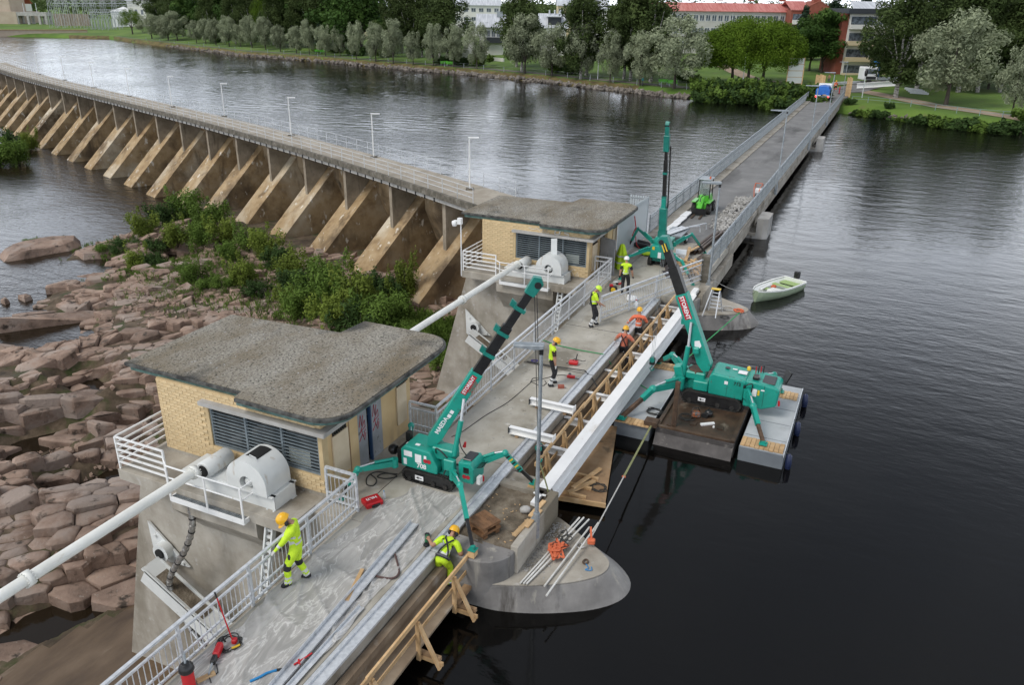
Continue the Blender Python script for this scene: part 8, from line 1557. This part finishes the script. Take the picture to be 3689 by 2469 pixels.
t = thing('white_van', 'white van parked behind the garden wall', 'van', tuple(GT(1770,190)), rz=YAW-math.pi/2); MB(True).bb(-2.6,1.6,0,2,.4,2.4).build('body', WHTP, t, bev=.2, seg=2); MB(True).bb(1.6,2.5,0,2,.4,1.5).build('bonnet', WHTP, t, bev=.2); [MB(True).lathe([(.1,-.1),(.35,-.1),(.35,.1),(.1,.1)], (x,0,.35), (0,1,0), 14).build('wheel', RUBBER, t) for x in (-1.7,1.6)]
# blocks seen above the trees
block(1297,1404,270,34,'cream house with white roof between dark trees', WL_C, RF_G, 10, 2.6, [(1.6,4.6,8,1.8,1.2,1.5),(4.4,4.6,8,1.8,1.2,1.5)], name='town_house', over=.6)
block(1640,1800,270,18,'pale distant block above the pale-roofed villa', WL_W, RF_G, 10, 1.8, [(1.4,1,14,2.6,1.6,1.3),(4.2,1,14,2.6,1.6,1.3)]); block(2010,2090,262,20,'distant yellow block above the dormered villa', WL_C, RF_G, 10, 2.4, [(1.6,1,8,2.6,1.6,1.4)]); block(2090,2190,256,32,'distant white block with pale roof behind the birches', WL_W, RF_G, 10, 3, [(1.6,1,8,2.6,1.6,1.4)]); block(1040,1080,260,18,'sliver of a white block among the birches', WL_W, RF_G, 8, 1.5, [(1.6,1,6,2.6,1.6,1.4)])
block(1090,1118,300,62,'small orange tiled cottage among the trees', WL_C, RF_O, 7, 2.4, (), name='cottage'); block(646,735,330,20,'white classical house with pale roof behind the willows', WL_W, RF_G, 10, 3.2, [(1.8,1,10,2.4,1.2,2.2),(5,1,10,2.4,1.2,2.2)], name='town_house', roofk='hip'); block(455,548,350,2,'large white building behind the substation', WL_W, RF_G, 12, 3, [(4.5,1,11,2.6,1.2,2.2)], name='town_house'); block(398,462,352,40,'white tank-like shed behind the substation', WHTP, WHTP, 9, 2, (), name='shed', roofk='hip')
block(22,75,395,12,'house with salmon roof above the power plant', WL_W, RF_O, 9, 4, (), name='town_house')
# power plant, portal and walls at the left end of the reservoir
t, W, ze, zb, rf = block(-160,57,372,43,'tan power plant hall at the left edge of the reservoir', WL_T, WL_T, 20, .6, (), name='power_plant', roofk='flat', over=0, zb=-3); MB(True).bb(W-22,W-4,3,16,ze,ze+12).build('tower', WL_T, t); [MB(True).bb(6+k*5,8+k*5,-.05,0,ze-11,ze-5).build('window', WGL, t) for k in range(4)]
A = GD(30,42,372); t = thing('concrete_portal', 'pale concrete portal frame beside the power plant', 'portal', (A.x,A.y,0), rz=YAW-math.pi/2); W = (GD(165,42,372)-A).length; z1_ = A.z; MB(True).bb(0,W,0,5,z1_-1.6,z1_).build('beam', FASC, t); [MB(True).bb(x,x+1.0,yy,yy+1,-1,z1_-1.6).build('column', FASC, t) for x in (3.0,8,13.3,W-1.1) for yy in (0,3.8)]; [MB(True).tube((x,2.5,z1_),(x,2.5,z1_+4),.12,n=6).build('mast', GALV, t) for x in (6,12)]
MB(True).bb(3,W+1,-1.5,-1.3,-.2,1.2).build('fence', GALV, t)
t = thing('quay_wall', 'low brownish quay wall along the far reservoir shore', 'wall', tuple(G(150,132,WZ))); A, B_ = G(-200,131,WZ), G(318,131,WZ); MB().bar(A+Vector((0,0,.9)),B_+Vector((0,0,.9)),1.2,3.0).build('wall', WL_T, t); MB().bar(A+Vector((0,0,2.5)),B_+Vector((0,0,2.5)),1.6,.25).build('coping', WOODO, t)
t = thing('blue_container', 'blue container beside the concrete portal', 'container', tuple(GD(172,98,375)), rz=YAW-math.pi/2); p = GD(150,98,375); W = 4.8; MB(True).bb(-2.4,2.4,0,2,-1.2,1.2).build('body', mat('blue_container_paint',[(1,(.02,.09,.22))],rough=.5), t); [MB(True).bb(x-.5,x+.5,-.03,0,-.2,.6).build('sign', YEL, t) for x in (-.8,.9)]
A = GD(190,48,362); t = thing('firewall', 'plain brown concrete wall of the substation', 'wall', (A.x,A.y,0), rz=YAW-math.pi/2); W = (GD(318,48,362)-A).length; MB(True).bb(0,W,0,.6,-1,A.z).build('panel', mat('brown_concrete',[(.3,(.2,.16,.12)),(.7,(.27,.23,.18))],.3,.9), t); [MB(True).bb(x,x+.3,-.2,0,-1,A.z).build('pilaster', WL_T, t) for x in (3,7,11)]
LAT = mat('lattice_steel', [(1,(.36,.38,.4))], rough=.5, metal=.3)
def lattice(u, vb, vt, dep, label, k):
    p = GD(u, vb, dep); q = GD(u, vt, dep); h = q.z-p.z; t = thing('lattice_mast', label, 'mast', tuple(p), 'lattice masts of the substation', rz=YAW-math.pi/2); b = MB(True); w0, w1 = 1.3, .45
    for sx in (-1,1):
        for sy in (-1,1): b.bar((sx*w0,sy*w0,0),(sx*w1,sy*w1,h),.1,.1)
    n = int(h/1.6)
    for j in range(n):
        z0, z1 = h*j/n, h*(j+1)/n; wa = w0+(w1-w0)*j/n; wb = w0+(w1-w0)*(j+1)/n; s = 1 if j % 2 else -1; b.bar((s*wa,-wa,z0),(-s*wb,-wb,z1),.055,.055); b.bar((-wa,s*wa,z0),(-wb,-s*wb,z1),.055,.055); b.bar((wa,s*wa,z0),(wb,-s*wb,z1),.055,.055)
    b.build('lattice', LAT, t)
for k, (u, vb, vt) in enumerate(((197,105,-30),(222,100,-30),(250,100,-30),(285,100,-30),(322,108,-40),(350,112,-40),(385,108,-30),(425,106,-20))): lattice(u, vb, vt, 352-k*2, 'lattice steel mast of the substation, %s from the left' % ORD[k], k)
t = thing('busbar_gantry', 'horizontal lattice gantries joining the substation masts', 'gantry', tuple(GD(320,17,345))); 
for v, u0, u1 in ((16,190,540),(6,190,470),(38,320,450),(48,320,460)):
    a, c = GD(u0,v,345), GD(u1,v,345); b = MB(); [b.bar(a+Vector((0,0,s)),c+Vector((0,0,s)),.14,.14) for s in (-.5,.5)]; n = 30; [b.bar(a.lerp(c,j/n)+Vector((0,0,.5 if j%2 else -.5)),a.lerp(c,(j+1)/n)+Vector((0,0,-.5 if j%2 else .5)),.08,.08) for j in range(n)]; b.build('gantry', LAT, t)
for k in range(10):
    p = GD(332+k*12,92,346); s = thing('switchgear', 'grey substation switchgear post, %s from the left' % ORD[k], 'switchgear', tuple(p), 'substation switchgear'); MB().tube(p-Vector((0,0,2)),p+Vector((0,0,2.2)),.22,n=7).build('insulator', LAT, s); MB().bar(p+Vector((0,0,2.2)),p+Vector((-.9,.5,3.8)),.2,.2).build('arm', LAT, s); MB().bar(p+Vector((0,0,2.2)),p+Vector((.9,-.5,3.8)),.2,.2).build('arm', LAT, s)
# flagpole, park lamps
p = GD(1190,58,275); t = thing('flagpole', 'flagpole with blue and white pennant above the trees', 'flagpole', (p.x,p.y,terr(p.x,p.y))); tp_ = GD(1187,18,275); MB().tube((p.x,p.y,terr(p.x,p.y)),(p.x,p.y,tp_.z),.1,n=6).build('pole', WHTP, t); q = GD(1209,53,275); MB().extr([tp_,q,q+Vector((0,0,-.6)),tp_+Vector((0,0,-.9))], (.03,.03,0)).build('pennant', mat('pennant_blue',[(1,(.3,.42,.55))],rough=.8), t)
for (u, v, vt, lb) in ((2674,311,180,'black park lantern on a white pole under the huge round tree'),(2153,286,190,'thin park lamp post among the birches left of the big willow'),(3105,352,268,'slim grey lamp post at the start of the sand path')):
    p = GT(u, v); d_ = (p-Vector((0,0,CAM_H))).dot(CF); h = (v-vt)*d_/2869*1.05; t = thing('park_lamp', lb, 'street lamp', tuple(p)); MB().tube(p,p+Vector((0,0,h*.86)),.07,n=8).build('pole', GALV, t); MB().lathe([(.08,0),(.22,.15),(.26,.7),(.05,.95)], tuple(p+Vector((0,0,h*.84))), n=8).build('lantern', BLACK, t)
# lorry and white beams waiting right of the bridge
p = GT(2400+1390/1.8177, 560/1.8177); t = thing('crane_lorry', 'white lorry with blue loading crane parked under the birches', 'lorry', tuple(p), rz=YAW-math.pi/2); MB(True).bb(-2.9,-.4,0,2.4,.9,3.0).build('cab', WHTP, t, bev=.15, seg=2); MB(True).bb(-2.7,-.6,-.03,0,1.9,2.7).build('windscreen', WGL, t); MB(True).bb(-2.6,-.7,-.04,0,1.0,1.5).build('grille', BLACK, t); MB(True).bb(-.3,3.6,0,2.4,.9,1.3).build('bed', GALVD, t); BLC = mat('blue_crane_paint',[(1,(.02,.16,.4))],rough=.4); b = MB(True); b.bar((-.1,1.2,1.3),(-.1,1.2,3.8),.5,.5); b.bar((-.1,1.2,3.8),(1.5,1.2,3.0),.4,.4); b.bar((-.1,1.2,3.0),(-.9,1.2,4.0),.35,.35); b.build('loader_crane', BLC, t); [MB(True).lathe([(.15,-.15),(.5,-.15),(.5,.15),(.15,.15)], (x,.2,.5), (0,1,0), 16).build('wheel', RUBBER, t) for x in (-1.7,.8,2.6)]
A, B_ = GT(3085,322), GT(3225,322); t = thing('white_steel_beam', 'white steel beam lying on the grass in front of the lorry', 'beam', tuple(A)); MB().ibeam(A+Vector((0,0,.6)),B_+Vector((0,0,1.0)),.5,.8,.05,.05).build('profile', WSTEEL, t)
A, B_ = GT(3000,309), GT(3110,303); t = thing('pale_steel_beam', 'pale steel section lying behind the bridge end', 'beam', tuple(A)); MB().bar(A+Vector((0,0,.4)),B_+Vector((0,0,.4)),.6,.4).build('profile', GALV, t)
for k in range(4): A, B_ = GT(3260+k*6,322+k*5), GT(3320+k*8,330+k*4); t = thing('steel_section', 'pale steel section on the grass right of the lorry, %s from the top' % ORD[k], 'beam', tuple(A), 'steel sections on the grass'); MB().bar(A+Vector((0,0,.2)),B_+Vector((0,0,.2)),.3,.3).build('profile', GALV, t)
